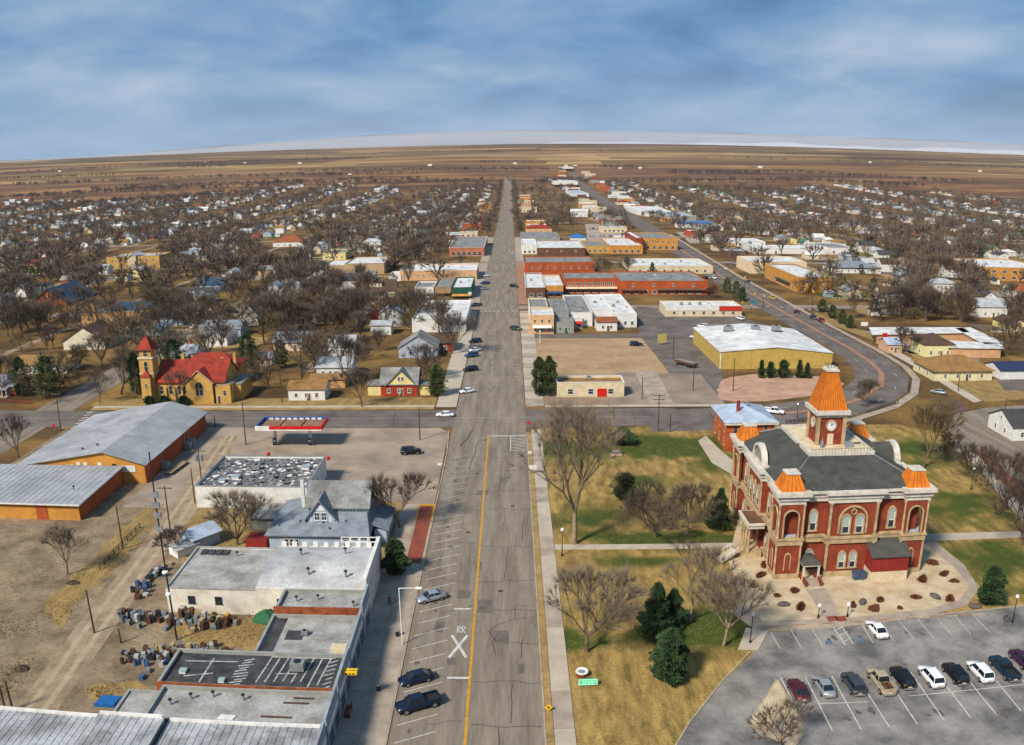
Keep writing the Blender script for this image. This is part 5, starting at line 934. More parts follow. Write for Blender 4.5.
# ------------------------------------------------------------------ downtown blocks (roof rows seen from the air) and named houses
def blk(name, label, l, r, yf, yb, h, wm, rm, cat='shop', units=(), win=None, aw=None, cope=None, par=.5, dm=None, group=None):
    X0, X1, Y0, Y1 = roofbox(l, r, yf, yb, h)
    if Y1 - Y0 < 5: Y1 = Y0 + 5
    o = flat(name, label, cat, X0, X1, Y0, Y1, h, wm, rm, par=par, cope=cope or wm, units=units, group=group); W, D = X1 - X0, Y1 - Y0
    for (f, n, z, w, hh) in (win or ()): wins(o, W, D, f, n, z, w, hh, lo=.05, hi=.95)
    for (lo, hi, z, m) in (aw or ()): awning(o, W, D, lo, hi, z, .7, 1.6, m)
    if dm: door(o, W * dm[0], -D / 2, 0, 1.4, 2.3, 0, dm[1])
    BOXES.append((X0 - 2, X1 + 2, Y0 - 2, Y1 + 2)); return o
BOXES = [(-130, 120, 55, 222), (-112, -74, 222, 262), (-22, 10, 200, 2400)]
GREENDOOR = mat('green_door', (30, 90, 56), .7, .1, 1); BLUEAW = mat('blue_awning', (34, 80, 116), .8, .15, 1); SALMON = mat('pink_tan_wall', (206, 160, 118), .9, .15, .4)
un3 = ((.25, .4, 0, .8), (.6, .6, 0, .7), (.8, .3, 1, 1.2)); un2 = ((.35, .5, 0, .8), (.75, .65, 1, 1.2))
blk('corner_shop', 'peach two-storey corner building with white roof beside the vacant lot', 530, 554, 315, 308, 7.4, PEACH, ROOF_WHITE, win=(('S', 3, 1, 1.0, 1.6), ('S', 3, 4.2, 1.0, 1.5), ('W', 3, 4.2, 1, 1.5)), aw=((.1, .9, 3.4, WHITE),), cope=WHITE)
blk('corner_shop', 'cream building with pale flat roof behind the peach corner building', 529.5, 548, 307, 298, 7.0, CREAM, ROOF_GREY, win=(('W', 5, 1, 1.4, 1.8), ('W', 5, 4.2, 1.0, 1.5)))
blk('grey_store', 'small grey stucco store with green door right of peach building', 555, 574, 322, 312, 4.4, GREYWALL, ROOF_GREY, win=(('S', 2, 1, 1.2, 1.4),), dm=(.1, GREENDOOR))
blk('grey_store', 'taller grey roofed store behind the green-doored store', 548.5, 569, 311.5, 299, 6.4, GREYWALL, ROOF_GREY, units=un2)
blk('white_store', 'tiny white store with red trim beside the green-doored store', 575, 582.5, 319, 312, 3.8, WHITE, ROOF_GREY, win=(('S', 1, .8, 1.6, 1.6),), aw=((.05, .95, 2.9, RED),))
blk('white_store', 'white store with grey roof in the row behind vacant lot', 569.5, 592.5, 312.5, 295, 5.6, WHITE, ROOF_GREY, win=(('S', 2, 1.2, 1.0, 1.3),), units=((.7, .2, 0, .8),))
blk('white_store', 'white store with bright roof, second from right in row behind vacant lot', 593, 613, 310, 294.5, 5.6, WHITE, ROOF_WHITE, units=un2)
blk('white_store', 'widest white store with bright roof at right end of row', 614, 637, 314, 294, 5.4, WHITE, ROOF_WHITE, win=(('S', 3, 1, 1.2, 1.5),), units=un3)
gable = gable_house
def px_house(name, label, l, r, yb, D, h, rh, wm, rm, **kw):
    a, b = G(l, yb), G(r, yb); W = b[0] - a[0]; loc = ((a[0] + b[0]) / 2, a[1] + D / 2, 0)
    loc = (loc[0], loc[1], zt(loc[0], loc[1])); rot = kw.pop('turn', 0)
    BOXES.append((a[0] - 2, b[0] + 2, a[1] - 2, a[1] + D + 2))
    if rot: return gable_house(name, label, D, W, h, rh, wm, rm, loc, rz=pi / 2, **kw)
    return gable_house(name, label, W, D, h, rh, wm, rm, loc, **kw)
px_house('brown_roof_annex', 'little white annex with rusty brown roof in front of white stores', 597, 617, 331, 9, 3.6, 1.2, WHITE, ROOF_RUST, cat='shop', nw=2, side=1)
blk('brown_front_shop', 'brown fronted corner shop with white flat roof on the right pavement', 526, 545, 287.5, 273, 5.4, BROWNWALL, ROOF_WHITE, win=(('S', 2, .8, 2.2, 1.8), ('W', 4, .8, 1.8, 1.8)), units=un2, cope=WHITE)
blk('yellow_front_shop', 'narrow yellow fronted shop with blue awning and white roof', 545.5, 563.3, 285.5, 275, 6.0, GOLDBRICK, ROOF_WHITE, aw=((.03, .97, 3.2, BLUEAW),), win=(('S', 2, .5, 2.4, 1.8),), cope=WHITE)
blk('brick_hall', 'two-storey orange brick block with a row of twelve upper windows', 564, 618.3, 278.5, 272, 7.8, ORANGEBRICK, ROOF_GREY, win=(('S', 12, 4.4, 1.1, 1.6), ('S', 6, .6, 2.2, 1.8)), aw=((.02, .98, 3.6, CREAM),), units=un2)
blk('brick_hall', 'wide orange brick block with brown shop awnings beside the highway', 619, 708, 281, 271.5, 7.0, ORANGEBRICK, ROOF_GREY, win=(('S', 4, 4.2, 1.3, 1.5), ('S', 9, .5, 2.2, 1.8), ('E', 3, 3.8, 1.2, 1.5)), aw=((.02, .3, 3.2, BROWNWALL), (.42, .98, 3.4, BROWNWALL)), units=((.3, .3, 0, .8), (.5, .7, 2, 1), (.85, .5, 0, 1), (.65, .4, 1, 1.4)))
blk('brick_hall', 'long orange brick building behind the twelve-window block', 524.5, 594.5, 262.3, 256.5, 7.6, ORANGEBRICK, ROOF_GREY, win=(('S', 8, 3.8, 1.1, 1.7), ('W', 4, 3.8, 1.0, 1.6)), units=un3)
blk('low_store', 'low cream building with patchy roof right of the downtown trees', 632, 713, 266, 258.5, 4.6, CREAM, ROOF_WHITE, win=(('S', 9, .8, 1.6, 1.6),), units=((.2, .5, 0, .8), (.45, .3, 0, .8), (.7, .6, 0, .9), (.85, .3, 1, 1)))
blk('yellow_corner_block', 'yellow two-storey corner block beside the highway', 643.5, 677.5, 238.3, 232.5, 9.0, GOLDBRICK, ROOF_GREY, win=(('S', 6, 5.2, 1.3, 1.8), ('S', 5, .8, 2.4, 2.2), ('E', 4, 5.2, 1.2, 1.8), ('E', 4, .8, 2.2, 2.2)))
blk('red_party_block', 'narrow block with red brick side left of the yellow corner block', 636, 643, 238, 231.5, 9.6, REDBRICK, ROOF_WHITE)
blk('yellow_low_block', 'low yellow block left of the yellow corner block', 610, 643, 245.5, 238, 6.2, GOLDBRICK, ROOF_WHITE, win=(('S', 5, .8, 2.0, 2.2),), units=un2)
blk('yellow_low_block', 'small yellow shop between brown-fronted block and yellow block', 586, 609.5, 245.8, 240.5, 5.6, YELLOWBRICK, ROOF_GREY, win=(('S', 4, 1, 1.6, 1.8),))
blk('white_brown_block', 'white roofed block with plain brown front wall on right side', 537.5, 585.3, 247.8, 240.5, 6.0, BROWNWALL, ROOF_WHITE, win=(('S', 3, 3.2, 1.4, 1.2),), cope=WHITE)
blk('white_end_block', 'white block on the right pavement beside the brown front wall', 522, 537, 245, 239, 6.6, WHITE, ROOF_WHITE, win=(('S', 3, .8, 1.6, 1.8), ('W', 4, .8, 1.6, 1.8)))
px_house('blue_roof_store', 'white store with bright blue hipped roof behind downtown', 571, 586, 243, 14, 4.5, 2.8, WHITE, mat('bright_blue_roof', (40, 110, 170), .6, .1, .5), hip=True, cat='shop', nw=3)
blk('grey_block', 'grey roofed block on the right pavement left of blue roof', 521, 560, 237.5, 232, 6.0, GREYWALL, ROOF_GREY, win=(('S', 5, .8, 2, 2),), units=un2)
px_house('red_roof_house', 'orange walled house with red roof at right of main street', 526, 552, 233, 16, 4.5, 3.0, PEACH, ROOF_RED, hip=True, nw=4)
px_house('dark_hall', 'white hall with dark openings further up the right side', 571, 588, 217, 20, 7, 2.5, WHITE, ROOF_WHITE, nw=4, cat='hall')
blk('warehouse', 'long white warehouse beside the highway far off', 554, 578, 191.5, 188, 7, WHITE, ROOF_WHITE, cat='warehouse'); blk('warehouse', 'teal roofed far warehouse near the highway bridge', 563, 573, 184.5, 182.5, 6, WHITE, ROOF_GREEN, cat='warehouse')
blk('warehouse', 'pale blue trimmed warehouse near the highway bend far off', 572, 589, 198, 194.5, 6, WHITE, ROOF_LIGHTBLUE, cat='warehouse')
px_house('red_roof_diner', 'diner with red roof right of the far highway', 617, 631, 205, 22, 4.5, 3, CREAM, ROOF_RED, hip=True, cat='diner', nw=0); px_house('white_roof_store', 'pale store beside the far red roofed diner', 632, 643, 206, 20, 4.5, 2, WHITE, ROOF_WHITE, cat='shop', nw=0)
blk('white_depot', 'white depot with dark doors right of the highway', 638, 671, 211, 206.5, 5.5, WHITE, ROOF_WHITE, win=(('S', 5, .5, 3, 3),), units=un2); blk('grey_depot', 'grey flat roofed depot beside the white depot', 668, 696, 216, 211.5, 5, GREYWALL, ROOF_LIGHTBLUE)
px_house('blue_canopy_garage', 'garage under a bright blue roof beside the used car lot', 678, 712, 228, 18, 4.5, 2.4, WHITE, MATS['bright_blue_roof'], cat='garage', nw=3)
blk('lot_office', 'white office beside the blue roofed garage', 700, 724, 226, 221, 4.5, WHITE, ROOF_WHITE, win=(('S', 4, .8, 2, 1.8),)); px_house('tan_hut', 'low tan roofed hut right of the highway', 714, 735, 251, 12, 3.5, 1.6, CREAM, ROOF_TAN, cat='hut', nw=3)
blk('white_strip', 'narrow white strip of shops with orange posts', 737, 765, 241.5, 238.5, 4, WHITE, ROOF_WHITE, win=(('S', 6, .6, 2.2, 2),)); 
blk('long_white_shed', 'long white shed running back from the cream building', 756, 775, 248.5, 243.5, 4, WHITE, ROOF_WHITE, cat='shed'); blk('long_white_shed', 'long low white shed behind the gold brick building', 778, 829, 248.5, 245.5, 4.2, WHITE, ROOF_WHITE, cat='shed')
blk('white_garage', 'white garage at the right end of long low shed', 829.5, 855, 248, 243, 5, WHITE, ROOF_GREY, cat='garage', win=(('S', 3, .8, 1.8, 1.8),))
cb = blk('cream_building', 'cream building with pale roof behind the gold brick building', 751, 806, 262, 256.5, 7.2, mat('cream_stucco', (224, 200, 162), .9, .12, .4), ROOF_WHITE, win=(('W', 3, 3.2, 1.2, 2.2),), cat='building')
gb = blk('gold_brick_building', 'gold brick two-storey building with white roof patch by the highway crossing', 798.5, 831.5, 277, 264, 8.2, GOLDBRICK, ROOF_DARK, cat='building', win=(('S', 3, .6, 1.6, 2.4), ('S', 2, 4.6, 1.3, 1.6), ('W', 6, .6, 2.2, 2.4)), cope=CREAM)
b = MB(); b.box(-gb['W'] / 2 + 2, gb['W'] / 2 - 1.2, -gb['D'] / 2 + 1, gb['D'] / 2 - 3, 7.72, 7.8); b.build('roof_coating', ROOF_WHITE, gb); b = MB(); b.box(-gb['W'] / 2 - 1.4, -gb['W'] / 2 - .01, -gb['D'] * .3, gb['D'] * .1, 3.0, 3.5); b.build('side_awning', GREENWALL, gb)
px_house('clinic', 'clinic with grey hipped roof and white walls right of gold building', 835, 879, 273, 22, 3.6, 3, WHITE, ROOF_SLATE, hip=True, nw=6, cat='clinic', over=.9)
px_house('white_chapel_house', 'white house with brown roof and five windows behind bare trees', 880, 903, 301, 9, 4.2, 2.6, WHITE, ROOF_BROWN, nw=4)
px_house('white_tall_house', 'tall white two-storey house with pale roof right of bare trees', 932, 956, 295, 11, 6.2, 2.2, WHITE, ROOF_TIN, hip=True, nw=3, two=True)
px_house('white_gable_house', 'white gabled house with light grey roof at right among trees', 976, 1006, 317, 11, 4.8, 3.2, WHITE, ROOF_TIN, nw=2)
ob = blk('office_block', 'two-storey orange brick office with dark strip windows at right edge', 989, 1050, 268, 259.5, 8.4, GOLDBRICK, ROOF_WHITE, cat='office', win=(('S', 6, 1.2, 3.0, 1.7), ('S', 6, 5.0, 3.0, 1.7)), units=un3)
# fast food strip, yellow hall, cream building by the crossing
fs = blk('cream_strip', 'cream shop strip with white parapet and red right end', 665.5, 742, 306.5, 301, 4.4, CREAM, ROOF_WHITE, win=(('S', 7, .9, 1.4, 1.4),), units=((.25, .5, 0, .9), (.36, .5, 0, .8), (.5, .55, 0, .9), (.62, .5, 2, 1)), cope=WHITE)
W_, D_ = fs['W'], fs['D']; b = MB(); b.box(-W_ / 2 - .05, W_ * .2, -D_ / 2 - .12, -D_ / 2 - .01, 2.6, 4.35); b.build('parapet_band', WHITE, fs); b = MB(); b.box(W_ * .2 + .02, W_ / 2 + .1, -D_ / 2 - .3, -D_ / 2 - .01, 2.6, 4.6); b.build('red_fascia', mat('orange_red_paint', (190, 52, 26), .6, .12, .6), fs)
X0, Y0_ = G(719.5, 369); X1 = G(833, 369)[0]; yh = thing('metal_hall', 'yellow metal hall with low white gabled roof beside the highway curve', 'hall', ((X0 + X1) / 2, Y0_ + 20.5, 0)); w, d = (X1 - X0) / 2, 20.5
b = MB(); b.ext([(-w, -.2), (w, -.2), (w, 5.0), (0, 7.0), (-w, 5.6)], (0, -d, 0), (1, 0, 0), (0, 0, 1), (0, 2 * d, 0)); b.build('wall', YELLOWMETAL, yh)
for pts in ([(-w - .3, 5.6), (0, 7.06), (0, 7.26), (-w - .3, 5.8)], [(w + .3, 4.95), (0, 7.06), (0, 7.26), (w + .3, 5.15)]): b = MB(); b.ext(pts, (0, -d - .3, 0), (1, 0, 0), (0, 0, 1), (0, 2 * d + .6, 0)); b.build('roof', ROOF_WHITE, yh)
for x, y in ((-9, 9), (1, 9), (9, 10)): vent(yh, x, y, 6.5, 0, 1.8)
rb = MB(); rb.box(-.06, .06, -.06, 0, 0, 4.9); rbm = rb.mesh('wall_rib', YELLOWMETAL)
for k in range(24): put('wall_rib', rbm, yh, (-w + .8 + k * (2 * w - 1.6) / 23, -d, 0))
BOXES.append((X0 - 3, X1 + 3, Y0_ - 3, Y0_ + 55)); MB().box(-w - .02, -w + .3, -d - .04, -d - .002, 0, 5.5).build('corner_trim', WHITE, yh)
cs = blk('cream_shop', 'low cream building with red panel beside the crossing pines', 557, 624.5, 382.5, 376, 4.2, CREAM, ROOF_TAN, units=((.5, .75, 0, .8),), win=(('S', 3, .8, 1.6, 1.6),), cope=WHITE)
MB().box(cs['W'] * .1, cs['W'] * .24, -cs['D'] / 2 - .1, -cs['D'] / 2 - .01, .1, 2.4).build('red_panel', RED, cs)
# motel, bungalows and garage right of the curve
mo = thing('motel', 'u-shaped motel with white flat roof around a courtyard', 'motel', (*G(930, 350), 0)); c = mo.location
def wing(p, h=3.4, m=SALMON):
    q = [G(*a, h) for a in p]; q = [(x - c.x, y - c.y) for x, y in q]; MB().prism(q, h - .02, h + .35).build('roof', ROOF_WHITE, mo)
    cx_, cy_ = sum(x for x, y in q) / len(q), sum(y for x, y in q) / len(q); k = .9; MB().prism([(cx_ + (x - cx_) * k, cy_ + (y - cy_) * k) for x, y in q], -.2, h - .03).build('wall', m, mo)
wing([(869, 328), (962, 328), (970, 333), (872, 335)]); wing([(955, 329), (970, 328), (1004, 343.5), (985, 345)]); wing([(950, 341.5), (1003, 344), (1004, 349), (948, 348)])
BOXES.append((c.x - 30, c.x + 45, c.y - 10, c.y + 60))
px_house('cream_house', 'cream house with dark brown hipped roof in front of motel', 924, 954, 357, 12, 4.4, 3.2, mat('cream_house_wall', (224, 214, 160), .8, .12, .6), ROOF_BROWN, hip=True, nw=3)
px_house('tan_roof_bungalow', 'pale yellow bungalow with wide tan roof and green awnings at the curve', 934, 993, 381, 15, 3.2, 3.6, mat('cream_bungalow', (220, 208, 164), .8, .14, .6), ROOF_TAN, hip=True, nw=4, over=.8)
px_house('blue_roof_garage', 'white double garage with navy blue roof at right edge', 1000, 1034, 379.5, 10, 3.0, 1.7, WHITE, mat('navy_roof', (40, 52, 84), .7, .15, .5), nw=0, cat='garage')
px_house('motel_office', 'small pink office with pale blue roof beside the highway curve', 887, 902, 353, 8, 3.2, 1.6, SALMON, ROOF_LIGHTBLUE, nw=2, cat='office'); px_house('dark_roof_house', 'white house with dark roof at the right edge by the corner', 1012, 1046, 441, 12, 3.6, 2.8, WHITE, ROOF_DARK, nw=2)
# left of the main street
blk('white_roof_shop', 'wide white roofed shop with yellow base on left of main street', 412, 466, 319, 300.5, 5.2, WHITE, ROOF_WHITE, units=((.2, .3, 1, 1), (.5, .6, 0, .8), (.7, .4, 0, .7)), win=(('E', 5, .8, 1.8, 1.8),))
blk('white_front_shop', 'white fronted shop with two dark windows left of green shop', 415, 433.5, 287, 281.5, 5.4, WHITE, ROOF_GREY, win=(('S', 2, .6, 1.8, 1.8), ('S', 3, 3.4, .9, .9)))
blk('tan_front_shop', 'tan fronted shop between white and green fronts', 434, 451, 287, 278, 5.2, mat('tan_wall', (160, 132, 96), .9, .15, .5), ROOF_GREY, win=(('S', 2, .5, 2.2, 1.6),), aw=((.05, .95, 3.0, ROOF_TAN),))
blk('green_shop', 'dark green walled shop on the left pavement', 451.5, 471.5, 287.5, 277, 5.4, GREENWALL, ROOF_WHITE, win=(('E', 4, .6, 2, 1.8),), aw=((.02, .98, 2.2, GOLDBRICK),), units=un2)
blk('long_peach_block', 'long peach brick block with white roof edge left of main street', 400, 476.5, 270.5, 264, 5.6, PEACH, ROOF_WHITE, win=(('S', 12, 2.4, .9, 1.0), ('E', 4, .6, 1.8, 1.8)), cope=WHITE, units=un3); blk('white_lean_to', 'low white annex at left end of the peach block', 389, 401, 275, 271.5, 3.4, WHITE, ROOF_WHITE, cat='annex')
px_house('gabled_porch_hall', 'white gabled porch hall in front of the peach block', 438, 461, 276, 9, 3.0, 2.6, WHITE, ROOF_WHITE, nw=2, cat='hall')
blk('brick_storefront', 'brick storefront with white arched bays at far left corner', 449, 484, 247.5, 236.5, 6.4, mat('pink_brick', (180, 112, 84), .9, .18, .4), ROOF_GREY, win=(('S', 6, .6, 2.4, 2.6), ('E', 5, .8, 1.8, 2)), units=un2, cope=WHITE)
blk('tan_warehouse', 'tan blank-walled warehouse with pale roof left of the main street', 345, 383.5, 263.5, 257, 6.4, mat('tan_plaster', (180, 152, 116), .9, .12, .3), ROOF_WHITE, cat='warehouse'); blk('tan_warehouse', 'lower tan annex on the left of blank-walled warehouse', 323, 344.5, 265.5, 260, 4.6, MATS['tan_plaster'], ROOF_WHITE, win=(('S', 3, 1, 1.4, 1.4),), cat='warehouse')
px_house('dark_bungalow', 'bungalow with very dark brown roof and pale dormer', 356, 394, 297, 13, 3.2, 4.6, CREAM, ROOF_BROWN, dormer=True, nw=4, porch=True)
px_house('red_barn_shop', 'red walled shop with tan flat-pitched roof', 371, 395, 320, 9, 4.2, 1.2, mat('barn_red', (170, 36, 26), .8, .15, .5), ROOF_TAN, nw=1, cat='shop'); px_house('white_board_shed', 'white board shed in front of the red shop', 371, 391, 335, 8, 3.8, 1.2, WHITE, ROOF_TIN, nw=0, cat='shed')
blk('yellow_box_house', 'small bright yellow flat roofed building left of tan warehouse', 323, 345, 253, 249.5, 5, PALEYELLOW, ROOF_GREY, win=(('S', 4, 1.4, 1.2, 1.4),), cat='building')
px_house('orange_roof_house', 'white house with big rusty orange hipped roof', 273, 301, 247, 18, 4, 5, WHITE, ROOF_RUST, hip=True, nw=4)
px_house('white_bungalow', 'white bungalow with black roof and wide dormer', 180, 208, 304, 11, 3.2, 4.2, WHITE, ROOF_DARK, dormer=True, nw=4); px_house('dark_roof_house', 'house with dark blue roof behind the white dormered bungalow', 195, 222, 291, 11, 3.4, 3.2, BLUEGREY, ROOF_BLUE, nw=3)
px_house('white_front_house', 'white house with black windowed gable behind the dark blue roof', 222, 238, 282, 12, 4.2, 3.0, WHITE, ROOF_TIN, nw=2, turn=1); px_house('tall_white_house', 'tall narrow white gabled house behind the church trees', 265, 281, 303, 10, 6.2, 3.6, WHITE, ROOF_TIN, nw=2, two=True, turn=1)
px_house('long_white_roof_house', 'long house with pale tin roof in front of tall white house', 268, 299, 317, 9, 3.2, 2.0, GREYWALL, ROOF_TIN, nw=5); px_house('steep_chapel', 'white chapel with steep blue-grey roof behind the church', 240, 258, 326, 11, 4.4, 4.6, WHITE, ROOF_SLATE, nw=2, turn=1, cat='chapel'); px_house('blue_grey_house', 'low blue-grey roofed house directly behind red parish roof', 205, 240, 337, 10, 3.2, 2.6, BLUEGREY, ROOF_SLATE, nw=4)
sb = blk('school_block', 'yellow two-storey school block with pale roof among left trees', 110, 155.5, 256.5, 253.5, 9.0, YELLOWBRICK, ROOF_TIN, win=(('S', 7, 1.2, 1.4, 1.8), ('S', 7, 5.2, 1.4, 1.8)), cat='school')
MB().box(-3, 3, -sb['D'] / 2 - 1.4, -sb['D'] / 2 - .01, 0, 9.6).build('entrance_bay', CREAM, sb); MB().add([(-3.3, -sb['D'] / 2 - 1.7, 9.6), (3.3, -sb['D'] / 2 - 1.7, 9.6), (3.3, 2, 9.6), (-3.3, 2, 9.6), (0, -sb['D'] / 2 - 1.7, 11.2), (0, 2, 11.2)], [(0, 1, 4), (1, 2, 5, 4), (2, 3, 5), (3, 0, 4, 5)]).build('entrance_roof', ROOF_TIN, sb)
a, e = G(31, 306), G(64, 306); af = thing('a_frame_hall', 'orange brick gabled hall with steep dark blue roof at left', 'hall', ((a[0] + e[0]) / 2, a[1] + 16, 0)); w = (e[0] - a[0]) / 2; BOXES.append((a[0] - 4, e[0] + 30, a[1] - 3, a[1] + 38))
MB().ext([(-w, -.2), (w, -.2), (w, 1.2), (0, 8.6), (-w, 1.2)], (0, -16, 0), (1, 0, 0), (0, 0, 1), (0, 32, 0)).build('wall', ORANGEBRICK, af)
for sg in (-1, 1): MB().ext([(sg * (w + 1), .6), (0, 8.75), (0, 9.05), (sg * (w + 1), .9)], (0, -16.8, 0), (1, 0, 0), (0, 0, 1), (0, 33.6, 0)).build('roof', ROOF_BLUE, af)
MB().box(-.15, .15, -16.2, -16.01, 2.6, 6.2).build('cross_post', WHITE, af); MB().box(-.9, .9, -16.24, -16.18, 4.6, 4.9).build('cross_arm', WHITE, af)
fb = blk('flat_house', 'tan flat roofed building with dark blue roof and tall chimney at left', 83, 143, 313, 305.5, 4.4, TANBRICK, ROOF_GREY, win=(('S', 6, .9, 1.6, 1.6),), cat='building'); MB().box(-fb['W'] * .28 - .9, -fb['W'] * .28 + .9, -fb['D'] / 2 - .9, -fb['D'] / 2 + .6, -.1, 9.4).build('chimney', TANBRICK, fb)
MB().ext([(-fb['D'] * .1, 4.3), (fb['D'] * .48, 6.0), (fb['D'] * .48, 6.2), (-fb['D'] * .1, 4.5)], (-fb['W'] * .2, 0, 0), (0, 1, 0), (0, 0, 1), (fb['W'] * .68, 0, 0)).build('blue_roof', ROOF_BLUE, fb)
px_house('pale_gable_house', 'pale yellow house with dark brown roof beside the left side street', 64, 104, 350, 17, 3.4, 5.2, mat('pale_wall', (216, 208, 176), .8, .12, .6), ROOF_BROWN, nw=3, side=3, turn=1, dormer=False)
px_house('tan_ranch_house', 'long low house with tan roof behind the two left pines', 14, 66, 374, 11, 3.0, 2.4, WHITE, ROOF_TAN, nw=5); px_house('red_cottage', 'red cottage with blue porch roof at left edge', -8, 16, 396, 9, 3.2, 2.4, mat('brick_red_wall', (168, 60, 40), .85, .15, .6), ROOF_SLATE, nw=2, porch=True)
px_house('white_cottage', 'small white cottage with rusty tan roof beside the cross street', 288.5, 325, 400.5, 8, 3.3, 1.5, WHITE, ROOF_TAN, nw=3)
rh = px_house('red_yellow_house', 'red brick house with yellow gable and grey roof near the crossing', 381, 417.5, 396, 10, 3.5, 3.6, mat('house_red', (164, 60, 34), .9, .15, .6), ROOF_GREY, nw=3, side=2)
MB().ext([(-3.9, 3.45), (3.9, 3.45), (0, 7.4)], (.6, -5.25, 0), (1, 0, 0), (0, 0, 1), (0, 5, 0)).build('front_gable', PALEYELLOW, rh)
for sg in (-1, 1): MB().ext([(sg * 4.5, 3.05), (0, 7.5), (0, 7.72), (sg * 4.5, 3.27)], (.6, -5.7, 0), (1, 0, 0), (0, 0, 1), (0, 6, 0)).build('gable_roof', ROOF_GREY, rh)
for u in (-.5, .5): window(rh, .6 + u, -5.25, 4.4, .8, 1.3)
for x in (-7.2, 6.9): MB().box(x - 1.9, x + 1.9, -4.2, 1.5, -.1, 2.9).build('side_porch', PALEYELLOW, rh); MB().box(x - 2.2, x + 2.2, -4.6, 1.9, 2.91, 3.1).build('porch_roof', ROOF_GREY, rh)
px_house('grey_gable_house', 'grey house with gabled roof left of the far pavement', 399, 437, 358, 11, 3.6, 4.0, BLUEGREY, ROOF_GREY, nw=3, turn=1); px_house('white_tin_house', 'white house with pale tin roof behind the white cottage', 317, 351, 378, 10, 3.4, 2.2, WHITE, ROOF_TIN, nw=4); px_house('low_brick_house', 'low brick house with flat tan roof beside the white cottage', 310, 345, 388, 7, 2.6, .8, TANBRICK, ROOF_TAN, nw=0)
px_house('speckled_white_house', 'white house half hidden by a bare tree above the tin roof', 329, 354, 356, 10, 3.6, 2.8, WHITE, ROOF_TIN, nw=3); px_house('blue_roof_cottage', 'cottage with blue-grey roof left of the round evergreen', 274, 311, 351, 10, 3.2, 2.8, CREAM, ROOF_SLATE, nw=3); px_house('small_garage', 'small pale garage beside the blue-grey roofed cottage', 256, 271.5, 366, 8, 2.6, 1.3, CREAM, ROOF_SLATE, nw=0, cat='garage')
px_house('dark_red_house', 'dark red low house beside the left pavement', 430, 452, 352, 12, 3.2, 1.8, REDBRICK, ROOF_BROWN, nw=2)
# ------------------------------------------------------------------ the other houses, street by street
rg = random.Random(21)
ZONES = []                                              # filled by zone(): phrase for a place in the photo
def zone(px_, py_):
    if px_ < 512:
        if py_ > 330: return ('left of the red roofed church' if px_ < 140 else 'behind the red roofed church' if px_ < 300 else 'behind the red and yellow house')
        if py_ > 290: return ('by the orange gabled hall' if px_ < 110 else 'behind the church parish house' if px_ < 260 else 'left of the white roofed shop')
        if py_ > 262: return ('left of the yellow school' if px_ < 110 else 'right of the yellow school' if px_ < 230 else 'left of the tan warehouse')
        if py_ > 238: return ('beyond the orange gabled hall' if px_ < 110 else 'beyond the yellow school' if px_ < 250 else 'beyond the tan warehouse')
        return ('at the far left town edge' if px_ < 130 else 'in the far left trees' if px_ < 300 else 'far left of the main street')
    if py_ > 330: return 'right of the highway curve'
    if py_ > 290: return ('behind the motel' if px_ < 930 else 'at right behind the bungalow')
    if py_ > 262: return ('near the clinic' if px_ < 900 else 'near the office block')
    if py_ > 238: return ('behind the gold brick building' if px_ < 850 else 'beyond the clinic' if px_ < 940 else 'beyond the office block')
    return ('between the street and far highway' if px_ < 620 else 'right of the far highway' if px_ < 780 else 'in the far right trees' if px_ < 910 else 'at the far right town edge')
HWY = [((p[0] + q[0]) / 2, (p[1] + q[1]) / 2) for p, q in zip(hi, ho)]
def near_hwy(x, y, d):
    for (a, b), (c, e) in zip(HWY, HWY[1:]):
        vx, vy = c - a, e - b; t = max(0, min(1, ((x - a) * vx + (y - b) * vy) / (vx * vx + vy * vy)))
        if math.hypot(a + vx * t - x, b + vy * t - y) < d: return True
    return False
def hwx(y):
    c = [p for p in HWY if p[1] > 240]
    for (a, b), (d, e) in zip(c, c[1:]):
        if b <= y <= e: return a + (d - a) * (y - b) / (e - b)
    return 60
def free(x, y, m=0):
    return not any(a - m < x < b + m and c - m < y < d + m for a, b, c, d in BOXES) and not near_hwy(x, y, 16 + m)
rb_ = random.Random(63); WC = [('white', WHITE), ('tan', CREAM), ('orange brick', ORANGEBRICK), ('grey', GREYWALL), ('yellow', GOLDBRICK), ('brown', BROWNWALL)]
def strip_block(x, y, w, d, where):
    if not free(x, y, max(w, d) / 2 - 2) or not (0 < P(x, y)[0] < 1024): return
    c = rb_.choice(WC); r = rb_.choice((('white', ROOF_WHITE), ('white', ROOF_WHITE), ('grey', ROOF_GREY), ('tin', ROOF_TIN), ('blue', ROOF_LIGHTBLUE))); h = rb_.uniform(4.2, 7.5)
    o = flat('roadside_shop', '%s walled block with %s flat roof %s' % (c[0], r[0], where), 'shop', x - w / 2, x + w / 2, y - d / 2, y + d / 2, h, c[1], r[1], units=((.3, .5, 0, 1.2), (.7, .6, 0, 1)) if y < 1100 else (), group='roadside shops'); wins(o, w, d, 'S', max(2, int(w / 5)), .8, 2.2, 1.9)
    BOXES.append((x - w / 2 - 2, x + w / 2 + 2, y - d / 2 - 2, y + d / 2 + 2))
for (a, b), (c, e) in zip(HWY, HWY[1:]):
    if b < 560: continue
    n_ = max(1, int(math.hypot(c - a, e - b) / 42))
    for k in range(n_):
        for sd_2 in (-1, 1):
            if rb_.random() < .8: t = (k + rb_.random()) / n_; strip_block(a + (c - a) * t + sd_2 * rb_.uniform(30, 44), b + (e - b) * t, rb_.uniform(15, 30), rb_.uniform(14, 24), 'beside the far highway')
